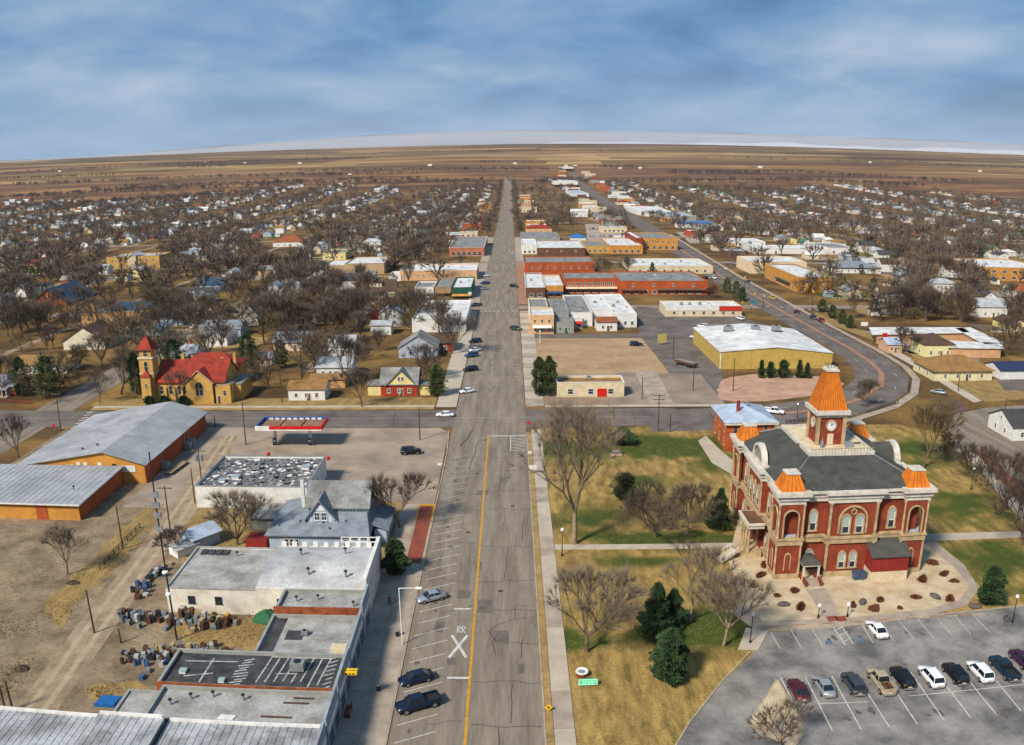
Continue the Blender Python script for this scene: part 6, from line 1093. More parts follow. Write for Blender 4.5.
for k in range(22):
    y = 640 + k * 46
    if rb_.random() < .75: strip_block(XR + rb_.uniform(20, 26), y, rb_.uniform(18, 28), rb_.uniform(16, 26), 'right of far main street')
    if rb_.random() < .4: strip_block(XL - rb_.uniform(20, 26), y, rb_.uniform(16, 26), rb_.uniform(14, 22), 'left of far main street')
SX = [-131, -262, -392, -525, -660, -800, -950, -1110] ; SXR = [262, 392, 525, 660, 800, 950, 1110]
SY = [211, 384, 566, 770, 960, 1180, 1420, 1700]
cand = []
def infr(x, y, m=10):
    p = P(x, y, zt(x, y)); return -m < p[0] < 1024 + m and 150 < p[1] < 745
for sx in SX + SXR + [-66, 130, 196]:
    for side in (-1, 1):
        y = 236.0
        while y < 2050:
            y += rg.uniform(19, 30); x = sx + side * rg.uniform(15, 22)
            if any(abs(y - s) < 13 for s in SY): continue
            if math.hypot(x, y) > 2000 + 150 * sin(x * .01) or not infr(x, y): continue
            if x > 0 and (x < hwx(y) + 34 and y < 900): continue
            if sx in (-66, 130, 196) and rg.random() < .35: continue
            if rg.random() < .16 or not free(x, y, 7): continue
            if x > 0 and P(x, y)[1] > 330: continue
            cand.append((x, y, side))
cand.sort(key=lambda c: c[0] ** 2 + c[1] ** 2)
WALLS = [('white', WHITE, 12), ('cream', CREAM, 2), ('pale grey', BLUEGREY, 2), ('tan', mat('tan_siding', (186, 160, 124), .85, .15, .6), 2), ('brick', mat('house_brick', (150, 88, 62), .9, .2, .6), 1), ('pale yellow', PALEYELLOW, 1), ('light blue', mat('light_blue_siding', (142, 166, 190), .85, .12, .6), 1), ('green', mat('sage_siding', (120, 136, 110), .85, .12, .6), 1)]
ROOFS = [('grey', ROOF_GREY, 4), ('pale tin', ROOF_TIN, 6), ('dark', ROOF_DARK, 3), ('brown', ROOF_BROWN, 2), ('blue-grey', ROOF_SLATE, 2), ('white', ROOF_WHITE, 4), ('tan', ROOF_TAN, 2), ('rusty', ROOF_RUST, 1), ('red', ROOF_RED, 1), ('green', ROOF_GREEN, 1)]
pick = lambda L_: rg.choices(L_, [q[2] for q in L_])[0]
NB = 295; homes = []; HUTS = []
HOUSES = []
for i, (x, y, side) in enumerate(cand[:NB]):
    w, r = pick(WALLS), pick(ROOFS); hip = rg.random() < .25; W, D = rg.uniform(9, 14), rg.uniform(7.5, 10); h = rg.choice((2.9, 3.1, 3.3, 5.4)); p = P(x, y)
    d_ = math.hypot(x, y); rz = (pi / 2 if rg.random() < .55 else 0) + (pi if side < 0 else 0) + rg.uniform(-.02, .02)
    o = gable_house('house', '', W, D, h, rg.uniform(1.8, 3.2), w[1], r[1], (x, y, zt(x, y)), rz=rz, hip=hip, nw=3 if d_ < 600 else 2 if d_ < 900 else 0, side=2 if d_ < 600 else 1, chim=rg.uniform(-.6, .6) if rg.random() < .35 and d_ < 800 else None, porch=rg.random() < .4 and d_ < 560, group='town houses', two=h > 5)
    homes.append((o, '%s %shouse with %s %s roof %s' % (w[0], 'two-storey ' if h > 5 else '', r[0], 'hipped' if hip else 'gabled', zone(*p)), p)); HOUSES.append((x, y)); BOXES.append((x - 7, x + 7, y - 7, y + 7))
by = {}
for o, l, p in homes: by.setdefault(l, []).append((p[0], o))
ORD = ['first', 'second', 'third', 'fourth', 'fifth', 'sixth', 'seventh', 'eighth', 'ninth', 'tenth']
for l, q in by.items():
    q.sort(key=lambda t: t[0])
    for k, (_, o) in enumerate(q): o['label'] = l if len(q) == 1 else l + ', leftmost' if k == 0 else l + ', rightmost' if k == len(q) - 1 else l + ', %s from left' % ORD[min(k, 9)]
# those beyond: one far mass of roofs
mb = MB(); wm_ = [w[1] for w in WALLS]; rm_2 = [r[1] for r in ROOFS]
for x, y, side in cand[NB:]:
    W, D, h, rh_ = rg.uniform(9, 16), rg.uniform(8, 11), rg.uniform(3, 4.5), rg.uniform(1.8, 3); q = MB(); wi = rg.choices(range(len(WALLS)), [w[2] for w in WALLS])[0]; ri_ = rg.choices(range(len(ROOFS)), [w[2] for w in ROOFS])[0] + len(WALLS)
    q.box(-W / 2, W / 2, -D / 2, D / 2, -.5, h, wi); q.add([(-W / 2 - .3, -D / 2 - .3, h), (W / 2 + .3, -D / 2 - .3, h), (W / 2 + .3, D / 2 + .3, h), (-W / 2 - .3, D / 2 + .3, h), (-W / 2 - .3, 0, h + rh_), (W / 2 + .3, 0, h + rh_)], [(0, 1, 5, 4), (2, 3, 4, 5), (1, 2, 5), (3, 0, 4)], ri_); q.move(x, y, zt(x, y), rg.choice((0, pi / 2)))
    o = len(mb.v); mb.v += q.v; mb.f += [tuple(k + o for k in f) for f in q.f]; mb.m += q.m; HOUSES.append((x, y))
stuff(mb.build('distant_houses', wm_ + rm_2), 'small pale house roofs among far trees at the town edge', 'houses')

# yards and drives around the houses
ry = random.Random(41); YARDS = [DRYLAWN, DRYLAWN, mat('yard_straw', (168, 138, 86), 1, .25, .3, rgb2=(130, 104, 64)), mat('yard_soil', (112, 94, 74), 1, .25, .3), mat('yard_gravel', (150, 136, 116), 1, .2, .4), GREENLAWN]
for i, (x, y, side) in enumerate(cand[:NB]):
    w, d = ry.uniform(11, 17), ry.uniform(9, 12); z = .0045 + .0008 * (i % 5)
    sheet('yard', rag([(x - w, y - d), (x + w, y - d), (x + w, y + d), (x - w, y + d)], .8, 4, i), z + zt(x, y), YARDS[ry.randrange(6)])
    if ry.random() < .5: yy = y + ry.choice((-1, 1)) * ry.uniform(6.5, 8.5); x1 = x - side * 14; sheet('drive', [(min(x, x1), yy - 1.5), (max(x, x1), yy - 1.5), (max(x, x1), yy + 1.5), (min(x, x1), yy + 1.5)], .0092 + zt(x, y), ry.choice((CONC, DIRT, CONC2)))
    if ry.random() < .35:
        sx_, sy_ = x + side * ry.uniform(10, 13), y + ry.uniform(-7, 7)
        if infr(sx_, sy_) and free(sx_, sy_, 0): HUTS.append((sx_, sy_))

hl = []
for i, (x, y) in enumerate(HUTS[:80]):
    r = ry.choice(ROOFS[:7]); w = ry.choice(WALLS[:4]); o = gable_house('garden_shed', '%s shed with %s roof %s' % (w[0], r[0], zone(*P(x, y))), ry.uniform(3.5, 6), ry.uniform(3, 5), 2.3, ry.uniform(.7, 1.3), w[1], r[1], (x, y, zt(x, y)), rz=ry.choice((0, pi / 2)), nw=0, cat='shed', group='backyard sheds'); BOXES.append((x - 3, x + 3, y - 3, y + 3))
# ------------------------------------------------------------------ trees
def rot_about(v, axis, a): return Matrix.Rotation(a, 3, axis) @ v
def bare_tree(seed, H, spread=.75, fork=.26, nl=5, depth=4, twigs=8, tw=.05, sides=6, tr=None, tl=1.0, up=.15):
    r = random.Random(seed); T, C = MB(), MB(); R = tr or H * .026
    def twig(p, d, L_, w):
        a = rot_about(d, Vector((r.uniform(-1, 1), r.uniform(-1, 1), r.uniform(-1, 1))).normalized(), r.uniform(.25, .95)); s = a.orthogonal().normalized() * w; s = rot_about(s, a, r.uniform(0, 6.3)); q = p + a * L_
        C.add([p - s, p + s, q], [(0, 1, 2)])
    def grow(p, d, L_, rad, lv):
        n = 3 if lv < 2 else 2; q = p
        for k in range(n):
            d2 = (d + Vector((r.uniform(-1, 1), r.uniform(-1, 1), r.uniform(-.6, 1) + up)) * .16).normalized(); e = q + d2 * (L_ / n); r1 = rad * (1 - .36 * (k + 1) / n)
            (T if lv < 2 else C).tube(q, e, rad * (1 - .36 * k / n), r1, sides if lv < 1 else max(3, sides - 2) if lv < 2 else 3, cap=False); q, d = e, d2
            if lv >= depth - 2 and twigs:
                for _ in range(max(1, twigs // 3)): twig(q.lerp(p, r.uniform(0, .3)), d, L_ * r.uniform(.4, .9) * tl, tw)
        if lv >= depth:
            for _ in range(twigs): twig(q, d, L_ * r.uniform(.6, 1.4) * tl, tw)
            return
        m = r.choice((2, 3, 3)) if lv else nl; ph = r.uniform(0, 6.3)
        for k in range(m):
            ax = d.orthogonal().normalized(); ax = rot_about(ax, d, ph + k * 2 * pi / m + r.uniform(-.4, .4)); a = r.uniform(.3, .62) if lv else r.uniform(.3, .85) * spread * 1.3
            nd_ = rot_about(d, ax, a); nd_ = (nd_ + Vector((0, 0, up))).normalized(); grow(q, nd_, L_ * r.uniform(.66, .86) if lv else H * r.uniform(.24, .34), rad * .64 * r.uniform(.75, 1), lv + 1)
    grow(Vector((0, 0, -.2)), Vector((r.uniform(-.08, .08), r.uniform(-.08, .08), 1)).normalized(), H * fork, R, 0)
    top = max(v[2] for v in C.v); k = H / top; C.v = [(x * k, y * k, z * k) for x, y, z in C.v]; T.v = [(x * k, y * k, z * k) for x, y, z in T.v]
    return T, C
_tm = {}
def near_tree(label, bx, by, ty, seed, spread=.75, nl=5, fork=.26, twigs=9, bark=None, tw=.026, twm=None, depth=4, name='bare_tree', widen=1.0, tl=1.0):
    x, y = G(bx, by); H = max(3, ZA(x, y, ty)); T, C = bare_tree(seed, H, spread, fork, nl, depth, int(twigs * 3.4), tw, 7, tl=tl * 1.15)
    t = thing(name, label, 'tree', (x, y, 0), random.Random(seed).uniform(0, 6)); t.scale = (widen, widen, 1)
    T.build('trunk', bark or BARK, t, True); C.build('crown', twm or TWIG, t); BOXES.append((x - 1.5, x + 1.5, y - 1.5, y + 1.5)); return t
near_tree('tall bare tree on the lawn nearest the crossing', 574, 544, 384, 1, .62, 5, .3, 11, BARK_PALE, twm=TWIG_PALE)
near_tree('wide bare tree beside the right pavement above the green sign', 587, 652, 556, 2, 1.0, 6, .24, 11, widen=1.05, twm=TWIG_PALE)
near_tree('pale forked bare tree left of the courthouse gravel', 690, 622, 528, 3, .7, 4, .34, 10, BARK_PALE, twm=TWIG_PALE)
near_tree('leaning pale bare tree beside the lot corner lamp', 723, 646, 562, 4, .95, 5, .3, 11, BARK_PALE, twm=TWIG_PALE)
near_tree('grey bare tree in the middle of the lawn', 655, 538, 478, 5, .95, 6, .2, 10, widen=1.1); near_tree('dense bare tree on the lawn left of courthouse conifer', 688, 530, 474, 6, .95, 6, .2, 10); near_tree('small bare lawn tree behind the wide tree', 625, 500, 468, 17, .9, 5, .2, 8)
near_tree('broad bare tree right behind the courthouse', 923, 468, 386, 7, .85, 6, .28, 12, widen=1.0, twm=TWIG_OLIVE); near_tree('small bare tree on the highway curve median', 868, 407, 375, 8, .7, 5, .2, 9); near_tree('low bare tree right of the courthouse dome tree', 950, 462, 430, 33, 1.0, 6, .16, 9)
near_tree('bare tree at the right edge by the brick path', 1000, 512, 442, 9, 1.0, 6, .2, 10, twm=TWIG_DARK); near_tree('leafless tree cut off at right edge beside street', 1022, 545, 470, 10, 1.0, 5, .22, 9, twm=TWIG_DARK); near_tree('dark bare tree behind the right edge pair', 975, 482, 436, 34, 1.0, 6, .16, 9, twm=TWIG_DARK)
near_tree('young bare tree on the gravel lot island', 781, 748, 700, 11, 1.0, 5, .16, 6, twm=TWIG); near_tree('small bare tree in the weeds beside the dirt track', 68, 575, 520, 12, .8, 5, .3, 8, twm=TWIG_PALE)
near_tree('broad bare tree behind the white workshop', 238, 545, 484, 13, 1.1, 6, .14, 12, twm=TWIG_PALE, widen=1.15); near_tree('bare tree right of the victorian house', 400, 528, 468, 14, .85, 5, .2, 11); near_tree('bare shrubby tree beside the pale shed', 175, 552, 522, 35, 1.1, 6, .1, 8)
near_tree('bare tree in front of the church wall', 177, 407, 366, 15, .75, 4, .35, 7); near_tree('bare tree on the corner of the side street', 100, 402, 364, 16, .8, 4, .3, 7); near_tree('dark bare tree at the left edge beside the street', 19, 458, 410, 18, .8, 5, .28, 8, twm=TWIG_DARK)
near_tree('bare tree beside the cross street before red house', 362, 407, 362, 19, .85, 5, .25, 9); near_tree('large spreading bare tree on the left far pavement', 452, 354, 303, 20, .95, 6, .25, 11); near_tree('large bare tree behind the white cottage', 345, 386, 322, 21, .9, 6, .22, 11); near_tree('bare tree left of the white cottage', 300, 372, 318, 22, .9, 6, .22, 10); near_tree('bare brown tree beside the red house porch', 425, 380, 338, 23, .9, 6, .2, 10)
near_tree('bare tree behind the church tower', 166, 370, 326, 24, .8, 5, .25, 9); near_tree('bare tree at left beside pale gabled house', 137, 352, 312, 25, .8, 5, .25, 8); near_tree('bare tree beside the flat left building', 88, 342, 296, 26, .85, 5, .25, 8); near_tree('bare tree at the left street corner lawn', 118, 332, 288, 27, .85, 5, .25, 8)
near_tree('bare bush tree in front of motel', 905, 352, 322, 28, 1.0, 6, .14, 10, twm=TWIG_DARK); near_tree('tall bare tree left of white brown-roofed house', 900, 318, 280, 29, .9, 6, .22, 10, twm=TWIG_DARK); near_tree('dense bare tree behind motel roof', 925, 322, 284, 30, .9, 6, .2, 10, twm=TWIG_DARK); near_tree('bare tree right of the motel wing', 1008, 356, 310, 31, .95, 6, .2, 10, twm=TWIG_DARK); near_tree('bare tree behind the white gabled house at right', 960, 322, 286, 32, .95, 6, .2, 9, twm=TWIG_DARK)
near_tree('bare downtown tree left of the small pine', 605, 277, 255, 36, .9, 6, .2, 10); near_tree('second bare downtown tree beside the low cream building', 627, 276, 254, 37, .9, 6, .2, 10); near_tree('pinkish bare tree at end of brick block', 713, 298, 284, 38, .9, 5, .2, 9, twm=DRYLEAF); near_tree('large bare tree near the office block street', 940, 280, 252, 39, 1.1, 6, .2, 10, twm=TWIG_DARK); near_tree('small round bare tree beside the office drive', 967, 262, 240, 40, .9, 6, .2, 9, twm=TWIG_DARK)
# evergreens
def evergreen(seed, H, wid, shape='cone', n=900, leaf=.35):
    r = random.Random(seed); T, C = MB(), MB(); T.tube((0, 0, -.2), (0, 0, H * .85), H * .02 + .05, .03, 6)
    for _ in range(n):
        t = r.random() ** .8; z = H * (.06 + .94 * t)
        if shape == 'cone': rad = wid / 2 * (1 - t) ** .8 * (.78 + .3 * sin(z * 2.7 + seed))
        elif shape == 'column': rad = wid / 2 * min(1, (1 - t) * 3.2) ** .6 * min(1, .6 + t * 3) * (.85 + .2 * sin(z * 2 + seed))
        else: rad = wid / 2 * min(1, .62 + 1.3 * t) * max(0, 1 - t) ** .42 * (.85 + .2 * sin(z * 2.3 + seed))
        if shape != 'column': rad *= 1.12 - .42 * ((z / (.5 + .07 * H) + .3 * sin(seed)) % 1.0)
        a = r.uniform(0, 2 * pi); q = math.sqrt(r.uniform(.2, 1.15)) * (1 + .22 * sin(3 * a + seed)) * (1 + .12 * sin(7 * a + z)); p = Vector((cos(a) * rad * q, sin(a) * rad * q, z)); d = Vector((cos(a), sin(a), r.uniform(-.5, .5))).normalized(); s = rot_about(d.orthogonal().normalized(), d, r.uniform(0, 6.3)) * leaf * r.uniform(.3, .55); L_ = d * leaf * r.uniform(.8, 1.5)
        C.add([p - s, p + s, p + L_ + s * .2], [(0, 1, 2)])
    return T, C
def pine(label, bx, by, ty, wpx, shape='cone', seed=1, m=None, n=1600, leaf=.4, name='evergreen_tree', cat='tree'):
    n = int(n * 2.3)
    x, y = G(bx, by); H = max(.8, ZA(x, y, ty)); sc = 850 / math.hypot(x, y, HC); T, C = evergreen(seed, H, wpx / sc, shape, n, leaf)
    t = thing(name, label, cat, (x, y, 0)); T.build('trunk', BARK, t); C.build('crown', m or NEEDLE, t); BOXES.append((x - 2, x + 2, y - 2, y + 2)); return t
pine('left of the two dark green pillar evergreens beside the cream shop', 539, 396, 357, 13, 'column', 1, NEEDLE2, 2600); pine('right of the two dark green pillar evergreens beside the cream shop', 549, 396, 356, 13, 'column', 2, NEEDLE2, 2600)
pine('dark left pine beside the side street corner', 23, 396, 357, 22, 'oval', 3); pine('olive right pine beside the side street corner', 49, 397, 356, 30, 'oval', 4, NEEDLE2, 2200); pine('pillar evergreen hugging the church tower', 137, 394, 352, 13, 'column', 5)
pine('dark evergreen rising behind the church roof', 174, 372, 339, 28, 'oval', 6); pine('round evergreen right of the parish roof', 248, 366, 334, 28, 'oval', 7); pine('olive pine left of the white cottage', 281, 368, 340, 18, 'oval', 8, NEEDLE2); pine('bushy evergreen beside the red house', 437, 396, 365, 22, 'oval', 9, NEEDLE2)
pine('dark round pine on the lawn right of courthouse', 989, 604, 567, 26, 'oval', 10, n=3500); pine('conical conifer beside the courthouse west porch', 719, 528, 489, 24, 'cone', 11, n=3500); pine('round pine on the lawn nearest the parking lot', 670, 680, 630, 38, 'oval', 12, n=6000); pine('large dark conifer left of the pale forked tree', 655, 638, 584, 36, 'cone', 13, n=6000); pine('smaller conifer tucked behind the large dark one', 672, 628, 590, 28, 'cone', 14, n=4500)
pine('dark evergreen bush between victorian house and brick path', 396, 574, 540, 26, 'oval', 15, n=4000); pine('low dark juniper mound on the lawn by cross street', 622, 444, 427, 30, 'oval', 16, n=2600, name='juniper_shrub', cat='shrub'); pine('small juniper on the lawn before the tall tree', 625, 500, 474, 24, 'oval', 41, NEEDLE2, 2200, name='juniper_shrub', cat='shrub')
for i, (x, w, t, l) in enumerate(((761, 8, 360, 'leftmost'), (770, 10, 362, 'second'), (783, 14, 360, 'widest'), (799, 9, 360, 'tallest pointed'), (807, 8, 363, 'rightmost'))): pine('%s evergreen shrub in front of the yellow metal hall' % l, x, 378, t, w, 'cone' if w < 10 else 'oval', 20 + i, n=1000, name='evergreen_shrub', cat='shrub')
for i, (x, yb, t, w, l) in enumerate(((727, 293, 278, 12, 'first'), (736, 298, 281, 12, 'second'), (742, 301, 287, 10, 'nearest'))): pine('%s green bush left of the highway signal pole' % l, x, yb, t, w, 'oval', 30 + i, NEEDLE2, 900, name='green_bush', cat='shrub')
for i, (x, yb, t, w) in enumerate(((822, 312, 299, 12), (832, 318, 305, 11), (842, 324, 309, 11), (850, 328, 315, 10))): pine('green hedge bush along highway below gold building, %s from left' % ORD[i], x, yb, t, w, 'oval', 40 + i, NEEDLE2, 900, name='hedge_bush', cat='shrub')
pine('dark green round tree beside the tan warehouse', 323, 278, 261, 18, 'oval', 50, n=1200); pine('small dark cone tree left of round warehouse tree', 302, 281, 266, 13, 'oval', 51, NEEDLE2, 900); pine('green pine among downtown bare trees', 652, 276, 262, 10, 'cone', 52, n=900); pine('pine behind the red roofed house on main street', 554, 229, 217, 9, 'cone', 53, n=700); pine('pine left of the clinic roof', 851, 258, 245, 13, 'cone', 54, n=900); pine('pine beside gold building garden', 873, 292, 278, 12, 'oval', 55, n=900); pine('olive bush in gold building garden', 842, 289, 277, 18, 'oval', 56, NEEDLE2, 900, name='green_bush', cat='shrub')
for i, (x, w) in enumerate(((150, 12), (164, 12), (184, 17))): pine('clipped green bush under church wall, %s from left' % ORD[i], x, 404.5, 396, w, 'oval', 60 + i, n=700, name='clipped_bush', cat='shrub')
# dry rust-coloured clumps on the gravel court
for i, (sx, sy, w) in enumerate(((105, 120, 7), (130, 186, 11), (338, 182, 9), (447, 158, 8), (425, 188, 15), (527, 186, 9), (590, 146, 10), (617, 76, 8), (725, 156, 12), (655, 10, 18), (705, 50, 14), (745, 78, 12), (35, 138, 5), (-30, 60, 9), (-60, 100, 11), (-15, 20, 9))):
    pine('rusty dry clump on courthouse gravel, %s' % ('left part' if sx < 200 else 'near the walk' if sx < 500 else 'right part'), 768 + sx / 4, 560 + sy / 4 + 2, 560 + sy / 4 - 3, w, 'oval', 70 + i, DRYLEAF, 260, .3, 'dry_shrub', 'shrub')['group'] = 'dry shrubs on the courthouse gravel'
    q_ = [o for o in COL.objects if o.name.startswith('dry_shrub')][-1]; q_.scale = (1 + .35 * sin(i * 2.1), .7 + .25 * cos(i * 1.7), .8 + .4 * sin(i)); q_.rotation_euler[2] = i
for i, (sx, sy) in enumerate(((62, 182), (378, 172), (668, 150), (828, 190), (955, 238))):
    x, y = G(768 + sx / 4, 560 + sy / 4); r_ = random.Random(i); t = tag(MB().lathe([(.1, 0), (.75, .1), (.85, .35), (.55, .7), (.1, .8)], (0, 0, 0), 8).build('boulder', mat('dark_stone', (96, 88, 84), .95, .3, 1)), 'dark boulder on courthouse gravel, %s from left' % ORD[i], 'boulder', 'boulders on the gravel'); t.location = (x, y, 0); t.rotation_euler[2] = i; t.scale = (1.3, .7, .8)
# town trees: shared low meshes
FAR = []
for i in range(8):
    T, C = bare_tree(200 + i, 10.0, (.55, .95, .75, 1.15)[i % 4], (.2, .3, .16, .22)[i // 2], (4, 5, 6, 7)[i % 4], 3, 15, .05, 4, tr=.3, tl=1.15, up=(.32, .1, .2, .02)[i % 4]); o = len(T.v); C2 = MB(); C2.v = T.v + C.v; C2.f = T.f + [tuple(k + o for k in f) for f in C.f]; C2.m = [0] * len(T.f) + [1] * len(C.f)
    FAR.append(C2.mesh('bare_tree', [BARK, (TWIG, TWIG_DARK, TWIG, TWIG_OLIVE)[i % 4]]))
FARE = []
for i in range(2):
    T, C = evergreen(300 + i, 9, 5, 'oval', 260, 1.0); FARE.append(C.mesh('evergreen_tree', [NEEDLE, NEEDLE2][i]))
rt = random.Random(77); spots = []
for x, y in HOUSES:
    for _ in range(rt.choice((1, 2, 2, 3))): spots.append((x + rt.uniform(-19, 19), y + rt.uniform(-17, 17)))
for sx in SX + SXR + [-66]:
    y = 240
    while y < 2050: y += rt.uniform(14, 40); spots.append((sx + rt.choice((-9, 9)) + rt.uniform(-1, 1), y))
for k in range(60): y = 790 + k * 21; spots += [(XL - 5 + rt.uniform(-2, 2), y), (XR + 5 + rt.uniform(-2, 2), y + 9)]
for _ in range(5200):
    q = (rt.uniform(-5, 500), rt.uniform(190, 335)) if rt.random() < .52 else (rt.uniform(600, 1030), rt.uniform(190, 325)); edge_ = 186 + (abs(q[0] - 560) / 512) ** 2 * 20
    if q[1] > edge_ and rt.random() < min(1, 1.25 - (q[1] - 190) / 190): spots.append(G(*q))
for _ in range(90): spots.append(G(rt.uniform(522, 572), rt.uniform(188, 231)))
keep = []
CLEAR = [(28, 284, 72, 306), (80, 296, 146, 326), (108, 246, 158, 274), (60, 322, 118, 350), (400, 262, 486, 300), (322, 248, 386, 278), (356, 270, 396, 298), (178, 280, 225, 305), (265, 230, 302, 247), (262, 282, 282, 303), (865, 326, 1005, 350), (985, 258, 1030, 290), (833, 255, 880, 273), (880, 284, 904, 301), (930, 277, 957, 294), (975, 300, 1006, 316), (770, 255, 890, 316), (745, 240, 860, 256), (366, 303, 397, 334), (238, 304, 258, 326), (447, 236, 486, 258)]
for x, y in spots:
    pq = P(x, y)
    if any(a - 3 < pq[0] < b + 3 and c < pq[1] < d + 11 for a, c, b, d in CLEAR) and rt.random() < .9: continue
    if not infr(x, y) or math.hypot(x, y) > 2060: continue
    if y < 640 and -26 < x < 60: continue
    if y < 820 and 0 < x < hwx(y) + 25: continue
    if y < 262 or not (-120 - y * 3 < x) or any(a + 3 < x < b - 3 and c + 3 < y < d - 3 for a, b, c, d in BOXES) or near_hwy(x, y, 17): continue
    if any(abs(y - s) < 6 for s in SY) or any(abs(x - s) < 5.5 for s in SX + SXR) or (XL - 3 < x < XR + 3): continue
    if x > 120 and P(x, y)[1] > 345: continue
    keep.append((x, y))
near_extra = []
NOGO = [(138, 335, 248, 408), (378, 362, 422, 402), (284, 384, 330, 404), (60, 322, 118, 352), (28, 284, 72, 310), (80, 296, 146, 328), (365, 303, 397, 337), (398, 328, 440, 360), (238, 304, 260, 328), (405, 298, 470, 335)]
while len(near_extra) < 46:
    q = (rt.uniform(-4, 445), rt.uniform(300, 400)); x, y = G(*q)
    if any(a - 4 < q[0] < b + 4 and c < q[1] < d + 8 for a, c, b, d in NOGO) or not free(x, y, -2.5) or abs(x + 131) < 8 or abs(y - 384) < 7 or y < 224: near_extra.append(None) if rt.random() < .01 else None; continue
    near_extra.append((x, y)); BOXES.append((x - 3, x + 3, y - 3, y + 3))
keep += [q for q in near_extra if q]
keep.sort(key=lambda q: q[0] ** 2 + q[1] ** 2)
print('HOUSES', len(HOUSES), 'TREES', len(keep))
NT = 262
for i, (x, y) in enumerate(keep[:NT]):
    z_ = zone(*P(x, y)); o = put('bare_tree', FAR[rt.randrange(8)], None, (x, y, zt(x, y)), rt.uniform(0, 6.3)); k = rt.choice((.75, .95, 1.1, 1.25, 1.45, 1.7)) * rt.uniform(.9, 1.1); o.scale = (k * rt.uniform(.9, 1.2), k * rt.uniform(.9, 1.2), k)
    tag(o, 'bare grey-brown tree among the houses ' + z_, 'tree', 'bare trees ' + z_)
import numpy as np
def mass(name, meshes, pts, mats, scl):
    vs, fs, ms, off = [], [], [], 0
    arr = []
    for me in meshes:
        v = np.empty(len(me.vertices) * 3, np.float32); me.vertices.foreach_get('co', v); v = v.reshape(-1, 3); l = np.empty(len(me.loops), np.int32); me.loops.foreach_get('vertex_index', l); c = np.empty(len(me.polygons), np.int32); me.polygons.foreach_get('loop_total', c); mi = np.empty(len(me.polygons), np.int32); me.polygons.foreach_get('material_index', mi); arr.append((v, l, c, mi))
    tot = []
    for x, y in pts:
        v, l, c, mi = arr[rt.randrange(len(arr))]; a = rt.uniform(0, 6.3); k = rt.uniform(*scl); w = k * rt.uniform(.9, 1.25); R_ = np.array([[cos(a) * w, -sin(a) * w, 0], [sin(a) * w, cos(a) * w, 0], [0, 0, k]], np.float32)
        vs.append(v @ R_.T + np.array([x, y, zt(x, y)], np.float32)); fs.append(l + off); tot.append(c); ms.append(mi); off += len(v)
    v = np.concatenate(vs); l = np.concatenate(fs); c = np.concatenate(tot); mi = np.concatenate(ms); me = bpy.data.meshes.new(name); me.vertices.add(len(v)); me.vertices.foreach_set('co', v.ravel()); me.loops.add(len(l)); me.loops.foreach_set('vertex_index', l); me.polygons.add(len(c)); st = np.concatenate(([0], np.cumsum(c)[:-1])).astype(np.int32); me.polygons.foreach_set('loop_start', st); me.polygons.foreach_set('material_index', mi)
    for m in mats: me.materials.append(m)
    me.update(calc_edges=True); me.validate(); return put(name, me)
FAR_N = 0
LOW = []
for i in range(5):
    T, C = bare_tree(400 + i, 10.0, (.6, 1.0, .8, 1.2, .7)[i], .2, (4, 5, 5, 6, 5)[i], 2, 5, .2, 3, tr=.35, tl=1.35, up=(.3, .1, .2, .05, .2)[i]); o = len(T.v); C2 = MB(); C2.v = T.v + C.v; C2.f = T.f + [tuple(k + o for k in f) for f in C.f]; C2.m = [0] * len(T.f) + [1] * len(C.f); LOW.append(C2.mesh('far_tree', [BARK, TWIG_DARK]))
rest = keep[NT:]; ev = [q for q in rest if rt.random() < .05]; rest = [q for q in rest if q not in set(ev)]
stuff(mass('distant_trees', LOW, rest, [BARK, TWIG], (.75, 1.75)), 'mass of bare brown trees filling the far town', 'trees')
for i, (x, y) in enumerate(ev[:40]):
    z_ = zone(*P(x, y)); o = put('evergreen_tree', FARE[i % 2], None, (x, y, zt(x, y)), i); k = rt.uniform(.6, 1.1); o.scale = (k, k, k); tag(o, 'small dark evergreen among bare trees ' + z_, 'tree', 'evergreens ' + z_)
# river woods and shelter belts beyond the town
belt = []
def row(pts, n, wid):
    for _ in range(n):
        k = rt.randrange(len(pts) - 1); t = rt.random(); p = (pts[k][0] + (pts[k + 1][0] - pts[k][0]) * t, pts[k][1] + (pts[k + 1][1] - pts[k][1]) * t); x, y = G(*p); x += rt.gauss(0, wid); y += rt.gauss(0, wid); belt.append((x, y))
row([(0, 199), (120, 192), (300, 185.5), (500, 181)], 220, 22); row([(30, 209), (150, 201), (260, 194)], 110, 25); row([(0, 186), (200, 178), (420, 174)], 140, 18); row([(540, 184), (570, 181)], 60, 25); row([(590, 184), (800, 181), (920, 187)], 170, 26); row([(670, 174), (790, 173), (980, 184)], 200, 12); row([(600, 168), (640, 168)], 40, 14); row([(20, 173), (150, 166), (330, 159)], 70, 14); row([(700, 158), (900, 163), (1024, 170)], 60, 14); row([(180, 168), (240, 167)], 20, 8); row([(390, 152), (640, 152)], 30, 16)
row([(900, 196), (1024, 209)], 40, 40); row([(100, 190), (260, 184), (420, 180)], 130, 30); row([(300, 172), (480, 170), (560, 171)], 90, 14); row([(640, 190), (780, 192), (900, 202)], 110, 40); row([(0, 180), (110, 176)], 60, 20); row([(480, 163), (530, 163)], 14, 8)
stuff(mass('river_woods', LOW, belt, [BARK, TWIG_DARK], (.9, 1.5)), 'dark belts of bare river woods across the far plain', 'woods')
rf = random.Random(5)
